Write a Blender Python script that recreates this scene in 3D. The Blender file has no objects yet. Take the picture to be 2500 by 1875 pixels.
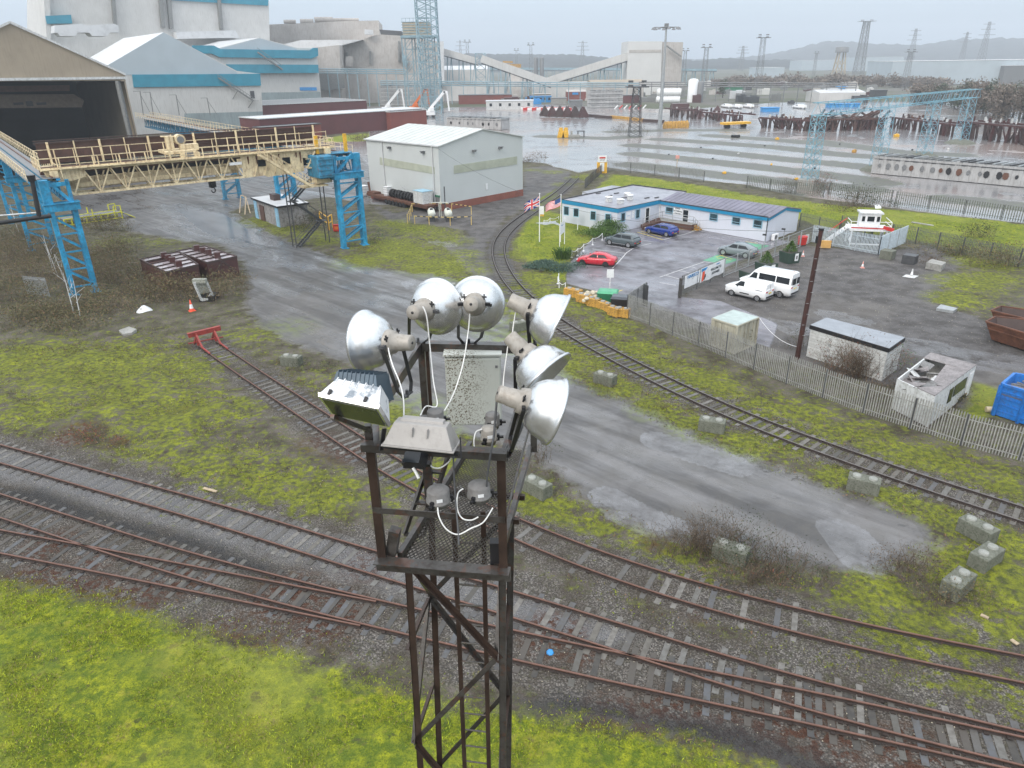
import bpy,math,random,numpy as np
from mathutils import Vector,Matrix
random.seed(7);np.random.seed(7)
R=math.radians
def VZ(t):return Vector((0.0,0.0,t))
SC=bpy.context.scene
COL=SC.collection
# camera
F0,CX0,CY0,HC=1733.7,1250.0,937.5,21.5
PITCH,ROLL=R(24.4),R(0.83)
_r0=Vector((1,0,0));_u0=Vector((0,math.sin(PITCH),math.cos(PITCH)));CF=Vector((0,math.cos(PITCH),-math.sin(PITCH)))
CR=_r0*math.cos(ROLL)-_u0*math.sin(ROLL)
CU=_u0*math.cos(ROLL)+_r0*math.sin(ROLL)
CAM=VZ((HC))
cd=bpy.data.cameras.new('camera');co=bpy.data.objects.new('camera',cd);COL.objects.link(co)
cd.sensor_fit='HORIZONTAL';cd.sensor_width=36;cd.lens=36*F0/2500;cd.clip_end=12000;cd.clip_start=0.1
co.matrix_world=Matrix(((CR.x,CU.x,-CF.x,0),(CR.y,CU.y,-CF.y,0),(CR.z,CU.z,-CF.z,HC),(0,0,0,1)))
SC.camera=co
# overcast sky, soft sun, exposure
w=bpy.data.worlds.new('World');SC.world=w;w.use_nodes=True
nt=w.node_tree;nt.nodes.clear()
out=nt.nodes.new('ShaderNodeOutputWorld');bg=nt.nodes.new('ShaderNodeBackground');bg2=nt.nodes.new('ShaderNodeBackground')
sky=nt.nodes.new('ShaderNodeTexSky');sky.sky_type='NISHITA';sky.sun_disc=False
sky.sun_elevation=R(38);sky.sun_rotation=R(215);sky.dust_density=4;sky.air_density=1.2
tc=nt.nodes.new('ShaderNodeTexCoord');sep=nt.nodes.new('ShaderNodeSeparateXYZ');rp=nt.nodes.new('ShaderNodeValToRGB')
nz=nt.nodes.new('ShaderNodeTexNoise');nz.inputs['Scale'].default_value=2.2;nz.inputs['Detail'].default_value=5
mr=nt.nodes.new('ShaderNodeMath');mr.operation='MULTIPLY_ADD';mr.inputs[1].default_value=0.13;
L=nt.links.new
L(tc.outputs['Generated'],sep.inputs[0]);L(tc.outputs['Generated'],nz.inputs['Vector'])
L(nz.outputs['Fac'],mr.inputs[0]);L(sep.outputs['Z'],mr.inputs[2]);L(mr.outputs[0],rp.inputs[0])
el=rp.color_ramp.elements
el[0].position=0.03;el[0].color=(0.38,0.485,0.62,1)
el[1].position=1.0;el[1].color=(1.42,1.46,1.50,1)
e=el.new(0.11);e.color=(0.42,0.525,0.65,1)
e=el.new(0.20);e.color=(0.50,0.60,0.67,1)
e=el.new(0.40);e.color=(0.84,0.91,0.96,1)
L(rp.outputs[0],bg.inputs[0]);bg.inputs[1].default_value=0.92
L(sky.outputs[0],bg2 .inputs[0]);bg2 .inputs[1].default_value=0.05
ad=nt.nodes.new('ShaderNodeAddShader');L(bg.outputs[0],ad.inputs[0]);L(bg2 .outputs[0],ad.inputs[1]);L(ad.outputs[0],out.inputs[0])
sl=bpy.data.lights.new('sun','SUN');so=bpy.data.objects.new('sun',sl);COL.objects.link(so)
sl.energy=0.7;sl.angle=R(18);sl.color=(1,0.97,0.93);so.rotation_euler=(R(48),0,R(-35))
SC.view_settings.view_transform='Standard';SC.view_settings.look='None';SC.view_settings.gamma=1
SC.view_settings.exposure=0.5
SC.render.engine='CYCLES';SC.cycles.max_bounces=5;SC.cycles.diffuse_bounces=2;SC.cycles.glossy_bounces=2
SC.cycles.transmission_bounces=3;SC.cycles.transparent_max_bounces=8;SC.cycles.volume_bounces=0
SC.cycles.use_denoising=True
# surveying: photo pixel -> point on a level
def ray(x,y):return CF+CR*((x-CX0)/F0)-CU*((y-CY0)/F0)
def G(x,y,z=0.0):
 d=ray(x,y);return CAM+d*((z-HC)/d.z)
def GD(x,y,dist):
 d=ray(x,y);return CAM+d*(dist/math.hypot(d.x,d.y))
def GY(x,y,Y):
 d=ray(x,y);return CAM+d*(Y/d.y)
def HT(p,y):
 lo,hi=-5.0,200.0
 for _ in range(50):
  m=(lo+hi)/2;q=Vector((p[0],p[1],m))-CAM
  v=CY0-F0*q.dot(CU)/q.dot(CF)
  if v>y:lo=m
  else:hi=m
 return m
def up(p,z):return Vector((p[0],p[1],z))
# mesh builder
class MB:
 def __init__(s):s.v=[];s.f=[];s.m=[];s.sm=[]
 def add(s,vs,fs,mi=0,smooth=False):
  b=len(s.v);s.v+=[tuple(p)for p in vs];s.f+=[tuple(b+i for i in f)for f in fs]
  s.m+=[mi]*len(fs);s.sm+=[smooth]*len(fs);return s
 def box(s,c,d,rz=0,mi=0,M=None):
  x,y,z=d[0]/2,d[1]/2,d[2]/2
  ca,sa=math.cos(rz),math.sin(rz);vs=[]
  for k in(-1,1):
   for i,j in((-1,-1),(1,-1),(1,1),(-1,1)):
    a,b=i*x,j*y
    vs.append((c[0]+a*ca-b*sa,c[1]+a*sa+b*ca,c[2]+k*z))
  if M:vs=[M@Vector(p)for p in vs]
  return s.add(vs,[(3,2,1,0),(4,5,6,7),(0,1,5,4),(1,2,6,5),(2,3,7,6),(3,0,4,7)],mi)
 def beam(s,a,b,wd,hg=None,mi=0):
  a=Vector(a);b=Vector(b);hg=wd if hg is None else hg
  d=(b-a)
  if d.length<1e-6:return s
  d.normalize();u=VZ((1))
  if abs(d.z)>0.98:u=Vector((0,1,0))
  sd=d.cross(u).normalized();u=sd.cross(d)
  sd=sd*(wd/2);u=u*(hg/2);vs=[]
  for p in(a,b):vs+=[p-sd-u,p+sd-u,p+sd+u,p-sd+u]
  return s.add(vs,[(0,1,2,3)[::-1],(4,5,6,7),(0,1,5,4)[::1],(1,2,6,5),(2,3,7,6),(3,0,4,7)],mi)
 def tube(s,a,b,r,r2=None,n=8,mi=0,cap=True):
  a=Vector(a);b=Vector(b);r2=r if r2 is None else r2;d=(b-a)
  if d.length<1e-6:return s
  d.normalize();u=VZ((1))if abs(d.z)<0.9 else Vector((1,0,0))
  x=d.cross(u).normalized();y=x.cross(d);vs=[]
  for p,q in((a,r),(b,r2)):
   for i in range(n):
    t=2*math.pi*i/n;vs.append(p+x*(q*math.cos(t))+y*(q*math.sin(t)))
  s.add(vs,[(i,(i+1)%n,n+(i+1)%n,n+i)for i in range(n)],mi,True)
  if cap:s.add(vs[:n][::-1],[tuple(range(n))],mi);s.add(vs[n:],[tuple(range(n))],mi)
  return s
 def path(s,pts,r,n=6,mi=0):
  for i in range(len(pts)-1):s.tube(pts[i],pts[i+1],r,r,n,mi,True)
  return s
 def prism(s,poly,z0,z1,mi=0,top=None):
  n=len(poly);zs=z1 if isinstance(z1,(list,tuple))else[z1]*n
  vs=[(p[0],p[1],z0)for p in poly]+[(p[0],p[1],zs[i])for i,p in enumerate(poly)]
  s.add(vs,[(i,(i+1)%n,n+(i+1)%n,n+i)for i in range(n)],mi)
  s.add(vs,[tuple(range(n))[::-1]],mi);s.add(vs,[tuple(range(n,2*n))],mi if top is None else top)
  return s
 def slab(s,pts,n,t,mi=0):
  n=Vector(n).normalized()*t;k=len(pts);a=[Vector(p)for p in pts];b=[p-n for p in a]
  s.add(a+b,[tuple(range(k)),tuple(range(k,2*k))[::-1]]+[(i,k+i,k+(i+1)%k,(i+1)%k)for i in range(k)],mi)
  return s
 def lathe(s,prof,M=None,n=24,mi=0,smooth=True):
  vs=[];k=len(prof)
  for r_,z_ in prof:
   for i in range(n):
    t=2*math.pi*i/n;vs.append(Vector((r_*math.cos(t),r_*math.sin(t),z_)))
  if M:vs=[M@p for p in vs]
  return s.add(vs,[(j*n+i,j*n+(i+1)%n,(j+1)*n+(i+1)%n,(j+1)*n+i)for j in range(k-1)for i in range(n)],mi,smooth)
 def build(s,name,mats,parent=None,world=True,bevel=0):
  me=bpy.data.meshes.new(name);vs=s.v
  if parent is not None and world:
   Mi=mat_of(parent).inverted();vs=[tuple(Mi@Vector(p))for p in vs]
  me.from_pydata(vs,[],s.f);me.update()
  ml=mats if isinstance(mats,(list,tuple))else[mats]
  for m_ in ml:me.materials.append(m_)
  if me.polygons:
   me.polygons.foreach_set('material_index',s.m);me.polygons.foreach_set('use_smooth',s.sm)
  o=bpy.data.objects.new(name,me);COL.objects.link(o)
  if parent is not None:o.parent=parent
  if bevel:
   b=o.modifiers.new('bevel','BEVEL');b.width=bevel;b.segments=1;b.limit_method='ANGLE';b.angle_limit=R(40)
  return o
def mat_of(o):
 m_=Matrix.Translation(o.location)@o.rotation_euler.to_matrix().to_4x4()
 return(mat_of(o.parent)@m_)if o.parent else m_
def tag(o,label,cat,group=None,kind=None):
 if label:o['label']=label
 if cat:o['category']=cat
 if group:o['group']=group
 if kind:o['kind']=kind
 return o
def thing(name,label,cat,loc=(0,0,0),rz=0,group=None):
 o=bpy.data.objects.new(name,None);COL.objects.link(o);o.empty_display_size=0.3
 o.location=loc;o.rotation_euler=(0,0,rz);return tag(o,label,cat,group)
def copy_tree(o,parent=None):
 c=o.copy();COL.objects.link(c)
 if parent is not None:c.parent=parent
 for ch in KIDS(o):copy_tree(ch,c)
 return c
def KIDS(o):return[x for x in list(bpy.data.objects)if x.parent==o]
def put(o,loc,rz,label=None,group=None):
 o.location=loc;o.rotation_euler=(0,0,rz)
 if label:o['label']=label
 if group:o['group']=group
 return o
 # materials
class NT:
 def __init__(s,m):s.t=m.node_tree;s.n=s.t.nodes
 def new(s,ty,**k):
  nd=s.n.new('ShaderNode'+ty)
  for a,b in k.items():
   if a.startswith('i_'):
    key=a[2:].replace('_',' ');nd.inputs[key].default_value=b
   else:setattr(nd,a,b)
  return nd
 def l(s,a,b):s.t.links.new(a,b)
 def math(s,op,a,b=None,c=None,clamp=False):
  nd=s.n.new('ShaderNodeMath');nd.operation=op;nd.use_clamp=clamp
  for i,x in enumerate((a,b,c)):
   if x is None:continue
   if isinstance(x,(int,float)):nd.inputs[i].default_value=x
   else:s.l(x,nd.inputs[i])
  return nd.outputs[0]
 def mix(s,f,a,b,bt='MIX'):
  nd=s.n.new('ShaderNodeMix');nd.data_type='RGBA';nd.blend_type=bt
  for i,x in((0,f),(6,a),(7,b)):
   if isinstance(x,(int,float)):nd.inputs[i].default_value=x
   elif isinstance(x,tuple):nd.inputs[i].default_value=x if len(x)==4 else(*x,1)
   else:s.l(x,nd.inputs[i])
  return nd.outputs[2]
 def noise(s,vec,scale,det=3,rough=0.55,dist=0):
  nd=s.new('TexNoise');nd.inputs['Scale'].default_value=scale;nd.inputs['Detail'].default_value=det
  nd.inputs['Roughness'].default_value=rough;nd.inputs['Distortion'].default_value=dist
  s.l(vec,nd.inputs['Vector']);return nd.outputs['Fac']
 def ramp(s,x,lo,hi,a=0.0,b=1.0):
  nd=s.new('MapRange');nd.inputs[1].default_value=lo;nd.inputs[2].default_value=hi
  nd.inputs[3].default_value=a;nd.inputs[4].default_value=b;s.l(x,nd.inputs[0]);return nd.outputs[0]
 def scl(s,vec,v):
  nd=s.new('Mapping');nd.inputs['Scale'].default_value=v;s.l(vec,nd.inputs['Vector']);return nd.outputs[0]
 def bump(s,h,st,dist=0.05):
  nd=s.new('Bump');nd.inputs['Strength'].default_value=st;nd.inputs['Distance'].default_value=dist
  s.l(h,nd.inputs['Height']);return nd.outputs[0]
def newmat(name):
 m_=bpy.data.materials.new(name);m_.use_nodes=True;N=NT(m_);b=N.n['Principled BSDF'];return m_,N,b
_MC={}
def paint(name,col,rough=0.5,metal=0.0,var=0.18,vs=1.5,dirt=0.0,dcol=(0.05,0.04,0.035),streak=0.0,bump=0.0,bs=30,spec=0.5,rust=0.0,rib=0,ribax='X',emit=None):
 if name in _MC:return _MC[name]
 m_,N,b=newmat(name);tcn=N.new('TexCoord');oc=tcn.outputs['Object']
 n1=N.noise(oc,vs,4)
 c=N.mix(N.ramp(n1,0.3,0.7),tuple(x*(1-var)for x in col),tuple(min(1,x*(1+var))for x in col))
 if streak>0:
  st=N.noise(N.scl(oc,(1.6,1.6,0.12)),2.2,4,0.65)
  c=N.mix(N.math('MULTIPLY',N.ramp(st,0.50,0.72),streak),c,dcol)
 if dirt>0:
  dn=N.noise(oc,vs*4.3,5,0.65)
  c=N.mix(N.math('MULTIPLY',N.ramp(dn,0.48,0.66),dirt),c,dcol)
 ro=rough
 if rust>0:
  rn=N.noise(oc,vs*2.1,6,0.7);f=N.math('MULTIPLY',N.ramp(rn,0.56,0.60),rust)
  c=N.mix(f,c,(0.16,0.055,0.025))
 N.l(c,b.inputs['Base Color']);b.inputs['Roughness'].default_value=ro;b.inputs['Metallic'].default_value=metal
 b.inputs['Specular IOR Level'].default_value=spec
 hh=None
 if rib:
  wv=N.new('TexWave');wv.bands_direction=ribax;wv.inputs['Scale'].default_value=rib;N.l(oc,wv.inputs['Vector'])
  N.l(N.bump(wv.outputs['Fac'],0.6,0.04),b.inputs['Normal'])
 elif bump:
  N.l(N.bump(N.noise(oc,bs,4),bump,0.03),b.inputs['Normal'])
 if emit:b.inputs['Emission Color'].default_value=(*emit,1);b.inputs['Emission Strength'].default_value=1
 _MC[name]=m_;return m_
def P(n):return _MC[n]
paint('concrete',(0.30,0.295,0.275),0.85,dirt=0.5,vs=1.2,bump=0.4,dcol=(0.09,0.09,0.075))
paint('lego concrete',(0.15,0.155,0.125),0.8,dirt=0.8,vs=2.5,bump=0.5,dcol=(0.05,0.058,0.035),streak=.4)
paint('stud concrete',(0.27,0.275,0.25),0.8,dirt=0.4,vs=4,dcol=(0.10,0.11,0.08))
paint('yellow block',(0.55,0.30,0.05),0.75,dirt=0.8,vs=2,streak=0.6,bump=0.4)
paint('galv',(0.36,0.38,0.39),0.45,0.3,dirt=0.25,vs=3)
paint('dull galv',(0.23,0.235,0.23),0.6,0.2,dirt=0.6,vs=3)
paint('rust',(0.13,0.055,0.032),0.75,dirt=0.5,vs=2.5,bump=0.3)
paint('rust dark',(0.055,0.03,0.026),0.55,dirt=0.5,vs=2.5,bump=0.3,spec=0.6)
paint('rust purple',(0.075,0.028,0.026),0.35,dirt=0.4,vs=1.5,bump=0.2,spec=0.6)
paint('rail rust',(0.155,0.078,0.055),0.5,0.2,dirt=0.35,vs=3)
paint('rail side',(0.03,0.02,0.016),0.8,vs=3)
paint('rail bright',(0.20,0.175,0.165),0.35,0.6,dirt=0.5,vs=3)
paint('timber',(0.085,0.08,0.078),0.7,dirt=0.5,vs=3,bump=0.5)
paint('timber grey',(0.19,0.19,0.19),0.75,dirt=0.6,vs=3,bump=0.5)
paint('concrete sleeper',(0.27,0.26,0.25),0.85,dirt=0.6,vs=3)
paint('crane blue',(0.022,0.28,0.50),0.5,var=0.35,vs=0.9,rust=.25,dirt=0.55,dcol=(0.01,0.10,0.17),streak=0.3)
paint('crane blue dull',(0.03,0.22,0.37),0.6,var=0.3,vs=0.7,dirt=0.6,dcol=(0.03,0.06,0.08),streak=0.3,rust=0.4)
paint('crane cream',(0.74,0.62,0.40),0.5,var=0.15,vs=0.8,dirt=0.25,dcol=(0.22,0.10,0.04),streak=0.6,rust=0.35)
paint('crane rust',(0.09,0.045,0.035),0.6,var=0.3,vs=1.0,dirt=0.5)
paint('yellow',(0.75,0.42,0.03),0.5,dirt=0.3,vs=1.5)
paint('lime yellow',(0.62,0.60,0.04),0.5,dirt=0.4,vs=1.5)
paint('red',(0.55,0.03,0.025),0.4,dirt=0.3,vs=2)
paint('buffer red',(0.32,0.045,0.035),0.5,dirt=0.5,vs=2,streak=0.3)
paint('white',(0.78,0.79,0.80),0.5,var=0.05,dirt=0.2,dcol=(0.3,0.3,0.28),vs=1.5)
paint('dirty white',(0.60,0.61,0.61),0.6,var=0.1,dirt=0.5,dcol=(0.2,0.2,0.17),vs=1.2,streak=0.4)
paint('black',(0.015,0.015,0.017),0.45,vs=3)
paint('tyre',(0.018,0.018,0.019),0.8,vs=5)
paint('dark grey',(0.06,0.062,0.066),0.5,vs=3)
paint('mid grey',(0.18,0.185,0.19),0.5,vs=3,dirt=0.3)
paint('glass dark',(0.012,0.016,0.02),0.12,vs=3,spec=0.4)
paint('window glass',(0.03,0.065,0.08),0.1,vs=0.7,var=0.6,spec=0.5)
paint('green',(0.02,0.16,0.08),0.5,dirt=0.3,vs=2)
paint('dark green',(0.03,0.06,0.045),0.6,dirt=0.3,vs=2)
paint('skip blue',(0.015,0.17,0.55),0.45,dirt=0.35,vs=1.2,streak=0.3,rust=0.15)
paint('sheet blue',(0.03,0.27,0.62),0.5,dirt=0.3,vs=1.2)
paint('orange',(0.75,0.18,0.03),0.5,dirt=0.3,vs=2)
def sleepermat(name,cols):
 m_,N,b=newmat(name);oc=N.new('TexCoord').outputs['Object'];oi=N.new('ObjectInfo');rp_=N.new('ValToRGB');e_=rp_.color_ramp.elements;rp_.color_ramp.interpolation='CONSTANT'
 for i,c in enumerate(cols):
  if i<2:e_[i].position=i/len(cols);e_[i].color=(*c,1)
  else:k=e_.new(i/len(cols));k.color=(*c,1)
 N.l(oi.outputs['Random'],rp_.inputs[0]);n_=N.noise(oc,3.5,5,.65);c=N.mix(N.math('MULTIPLY',N.ramp(n_,.42,.62),.65),rp_.outputs[0],(.07,.062,.05))
 N.l(c,b.inputs['Base Color']);b.inputs['Roughness'].default_value=.6;N.l(N.bump(n_,.5,.02),b.inputs['Normal']);_MC[name]=m_
sleepermat('timber',[(.05,.048,.047),(.085,.088,.095),(.065,.055,.046),(.038,.034,.03),(.09,.085,.075)])
sleepermat('timber mixed',[(.135,.13,.12),(.085,.085,.09),(.165,.155,.14),(.06,.055,.048),(.12,.11,.095),(.09,.085,.08)])
# tracks (rails surveyed from the photo, one list per rail)
def zz(o,s,pts):return[(o[0]+u/s,o[1]+v/s)for u,v in pts]
def ground_line(px,z=0.0):return[Vector(G(x,y,z)[:2])for x,y in px]
def resample(pts,n):
 d=[0]
 for i in range(1,len(pts)):d.append(d[-1]+(pts[i]-pts[i-1]).length)
 o=[]
 for k in range(n):
  t=d[-1]*k/(n-1);i=0
  while i<len(pts)-2 and d[i+1]<t:i+=1
  q=(t-d[i])/max(1e-9,d[i+1]-d[i]);o.append(pts[i].lerp(pts[i+1],q))
 return o
def smooth(pts,it=6):
 for _ in range(it):
  pts=[pts[0]]+[(pts[i-1]+pts[i]*2+pts[i+1])/4 for i in range(1,len(pts)-1)]+[pts[-1]]
 return pts
def centre(a,b,n=60,it=10):
 A=resample(ground_line(a),n*4);B=resample(ground_line(b),n)
 c=[]
 for q in B:
  p=min(A,key=lambda t:(t-q).length_squared);c.append((p+q)/2)
 L_=sum((c[i+1]-c[i]).length for i in range(len(c)-1))
 return smooth(resample(c,max(8,int(L_/1.0))),it)
def extend(c,a=0,b=0):
 d0=(c[0]-c[3]).normalized();d1=(c[-1]-c[-4]).normalized()
 return[c[0]+d0*(a-i)for i in range(int(a))]+c+[c[-1]+d1*(i+1)for i in range(int(b))]
z3=(1200,400);z4=(1400,900);z0=(0,800);z2=(800,1050);zb=(700,650);zL=(0,1100)
T1=centre(zz(z3,3.16,[(635,85),(600,130),(480,225),(330,325),(170,440),(70,530),(20,610),(5,680),(25,790),(80,900),(150,980),(255,1075)])+zz(z3,3.16,[(560,1310),(850,1485),(1150,1650)])+zz(z4,1.7018,[(560,165),(700,235),(900,310),(1170,410),(1400,500),(1872,640)]),zz(z3,3.16,[(672,110),(620,170),(540,245),(400,340),(250,440),(150,520),(100,590),(90,670),(110,760),(170,870),(250,980),(345,1075)])+zz(z3,3.16,[(590,1255),(960,1450),(1330,1640)])+zz(z4,1.7018,[(480,90),(700,185),(1000,300),(1400,430),(1872,590)]),120,14)
T1=extend(T1,0,12)
T2=centre(zz(z0,2.458,[(0,707),(400,815),(800,930),(1165,1020),(1600,1155),(2212,1340)])+[(1143,1413),(1245,1445),(1400,1493),(1600,1560),(1811,1623),(2093,1699),(2281,1746),(2500,1799)],zz(z0,2.458,[(0,825),(400,935),(800,1055),(1200,1165),(1600,1290),(2212,1490)])+[(1019,1443),(1213,1502),(1322,1535),(1400,1561),(1576,1609),(1764,1681),(2046,1758),(2164,1793),(2500,1872)],90,14)
T2=extend(T2,14,8)
T3=centre([(0,1207),(72,1236),(181,1268),(235,1286),(400,1337),(651,1406),(900,1467),(989,1487),(1078,1508),(1242,1542),(1400,1582),(1488,1599),(1658,1629),(1929,1684),(2093,1723),(2500,1812)],[(0,1265),(90,1297),(190,1328),(235,1345),(325,1378),(407,1402),(570,1447),(675,1475),(800,1510),(989,1552),(1208,1604),(1297,1624),(1400,1646),(1594,1693),(1764,1731),(2046,1784),(2281,1834),(2420,1870)],90,16)
T3=extend(T3,14,8)
T4=centre([(0,1298),(90,1315),(181,1333),(235,1343),(346,1363),(488,1392),(691,1430),(900,1471)],zz(z0,2.458,[(0,1365),(400,1440),(850,1530),(1200,1600),(1480,1659)])+[(760,1508),(900,1537)],60,12)
T4=extend(T4,14,0)
T5=centre([(450,800),(485,805),(545,847),(618,898),(692,942),(773,999),(891,1081),(990,1143),(1120,1207),(1247,1264),(1400,1329),(1576,1393),(1764,1446),(1958,1499),(2152,1543),(2340,1579),(2500,1608)],[(450,825),(484,847),(525,875),(545,891),(651,967),(773,1044),(891,1125),(954,1165),(1100,1246),(1247,1318),(1400,1385),(1576,1446),(1764,1505),(1958,1552),(2152,1599),(2340,1643),(2500,1673)],90,12)
T5=extend(T5[3:],0,10)
TRACKS=[T1,T2,T3,T4,T5]
# ground regions: outlines surveyed on the photo, stored as distances on the ground mesh
def PG(*px):return np.array([G(x,y)[:2]for x,y in px])
FAR=1400.0
R_ROAD=[PG((150,500),(205,545),(330,566),(430,585),(545,598),(602,650),(606,700),(598,750),(640,800),(720,840),(800,868),(870,890),(960,985),(1100,1060),(1255,1085),(1330,1130),(1400,1188),(1482,1252),(1560,1285),(1635,1308),(1740,1330),(1900,1370),(2050,1396),(2129,1392),(2222,1362),(2290,1318),(2281,1300),(2193,1247),(2105,1217),(1929,1158),(1705,1059),(1517,976),(1400,926),(1330,870),(1290,830),(1235,775),(1190,735),(1150,690),(1080,675),(1011,668),(869,648),(796,620),(760,612),(700,590),(640,560),(600,548),(556,520),(600,500),(700,495),(800,480),(900,500),(905,440),(905,380),(700,380),(300,400)),]
R_YARD=[PG((905,500),(915,420),(880,380),(780,372),(690,350),(900,345),(905,300),(1000,295),(1090,262),(1180,262),(1300,255),(1500,262),(1660,268),(1900,250),(2500,250),(3300,330),(3300,700),(2500,545),(2330,527),(2100,497),(1930,476),(1830,452),(1718,440),(1600,425),(1478,408),(1440,416),(1413,422),(1380,412),(1352,408),(1340,400),(1290,395),(1160,400),(1000,500))]
R_CAR=[PG((1383,650),(1412,620),(1440,590),(1500,560),(1560,545),(1620,528),(1700,555),(1935,590),(1900,600),(1800,640),(1660,700),(1655,725),(1760,735),(1900,790),(1880,850),(1740,800),(1660,765),(1600,755),(1533,745),(1530,720),(1450,710),(1383,692))]
R_GRAV=[PG((1660,728),(1700,700),(1800,650),(1950,600),(2000,605),(2160,610),(2270,600),(2350,635),(2320,680),(2280,740),(2400,780),(2500,770),(3000,850),(3000,1080),(2550,970),(2460,950),(2380,930),(2350,1000),(2150,940),(2000,900),(1850,870),(1750,830),(1560,760),(1600,740)),PG((910,500),(960,520),(1060,505),(1280,460),(1280,410),(1340,405),(1390,420),(1400,440),(1370,455),(1300,495),(1230,535),(1195,590),(1190,640),(1230,700),(1290,760),(1260,790),(1180,700),(1140,660),(1080,590),(1140,580),(1130,560),(1010,545),(950,540))]
R_LAWN=[PG((-700,1380),(0,1420),(100,1442),(250,1470),(400,1520),(550,1565),(700,1605),(850,1660),(1000,1700),(1100,1730),(1250,1745),(1400,1765),(1600,1800),(1750,1840),(1850,1875),(2000,1960),(2000,2400),(-900,2400)),PG((1275,560),(1290,535),(1330,515),(1480,545),(1450,585),(1400,610),(1385,650),(1380,690),(1330,660),(1290,640),(1255,590)),PG((1455,460),(1500,425),(1600,437),(1718,455),(1850,480),(2000,498),(2180,512),(2400,535),(3300,660),(3300,800),(2500,625),(2350,606),(2180,580),(2000,552),(1960,540),(1850,510),(1600,470)),PG((2372,930),(2400,938),(2460,958),(2480,1000),(2400,1025),(2340,1010)),PG((800,335),(905,325),(920,378),(850,372),(780,360)),PG((1295,475),(1360,455),(1370,500),(1300,520))]
R_COAL=[PG((1250,1700),(1400,1705),(1600,1745),(1800,1770),(1960,1830),(2050,1880),(2000,1900),(1850,1870),(1700,1812),(1500,1765),(1300,1745)),PG((0,1190),(100,1195),(300,1270),(470,1310),(600,1360),(690,1395),(620,1400),(480,1350),(300,1300),(100,1240),(0,1225))]
R_BLUEG=[PG((-50,1080),(300,1165),(650,1265),(900,1335),(1300,1465),(1560,1550),(1500,1585),(1200,1525),(900,1425),(600,1345),(300,1250),(-50,1155))]
STR=[[(1735,331),(1900,342),(2060,356)],[(1611,340),(1750,349),(1900,360),(2060,378),(2140,383)],[(1551,355),(1700,366),(1900,387),(2060,402),(2150,412)],[(1551,376),(1700,391),(1900,413),(2100,437),(2140,446)],[(1545,402),(1700,421),(1850,437),(2000,452),(2110,461)],[(2000,345),(2200,372),(2340,378)],[(1700,455),(1850,470),(1900,476)],[(2330,487),(2500,505),(2700,530)],[(1330,333),(1400,335),(1480,338),(1540,334)],[(1500,322),(1640,318),(1800,318)]]
R_PUD=[PG((2130,812),(2200,828),(2290,845),(2400,870),(2520,880),(2600,920),(2500,915),(2400,895),(2290,870),(2220,850)),PG((1900,785),(1960,800),(1985,810),(1940,812)),PG((2010,765),(2060,772),(2110,786),(2060,782)),PG((1600,1072),(1690,1098),(1790,1132),(1800,1142),(1700,1112),(1610,1082)),PG((1480,1212),(1560,1256),(1660,1298),(1600,1290),(1510,1248)),PG((2040,1290),(2075,1305),(2120,1350),(2128,1372),(2100,1366),(2070,1328)),PG((1100,600),(1080,598),(1060,590)),PG((717,650),(745,640),(755,652),(735,660)),PG((400,500),(560,520),(640,570),(680,600),(600,600),(480,570)),PG((640,640),(660,610),(700,620),(690,650)),PG((1000,690),(1080,700),(1090,712),(1010,700))]
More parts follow.
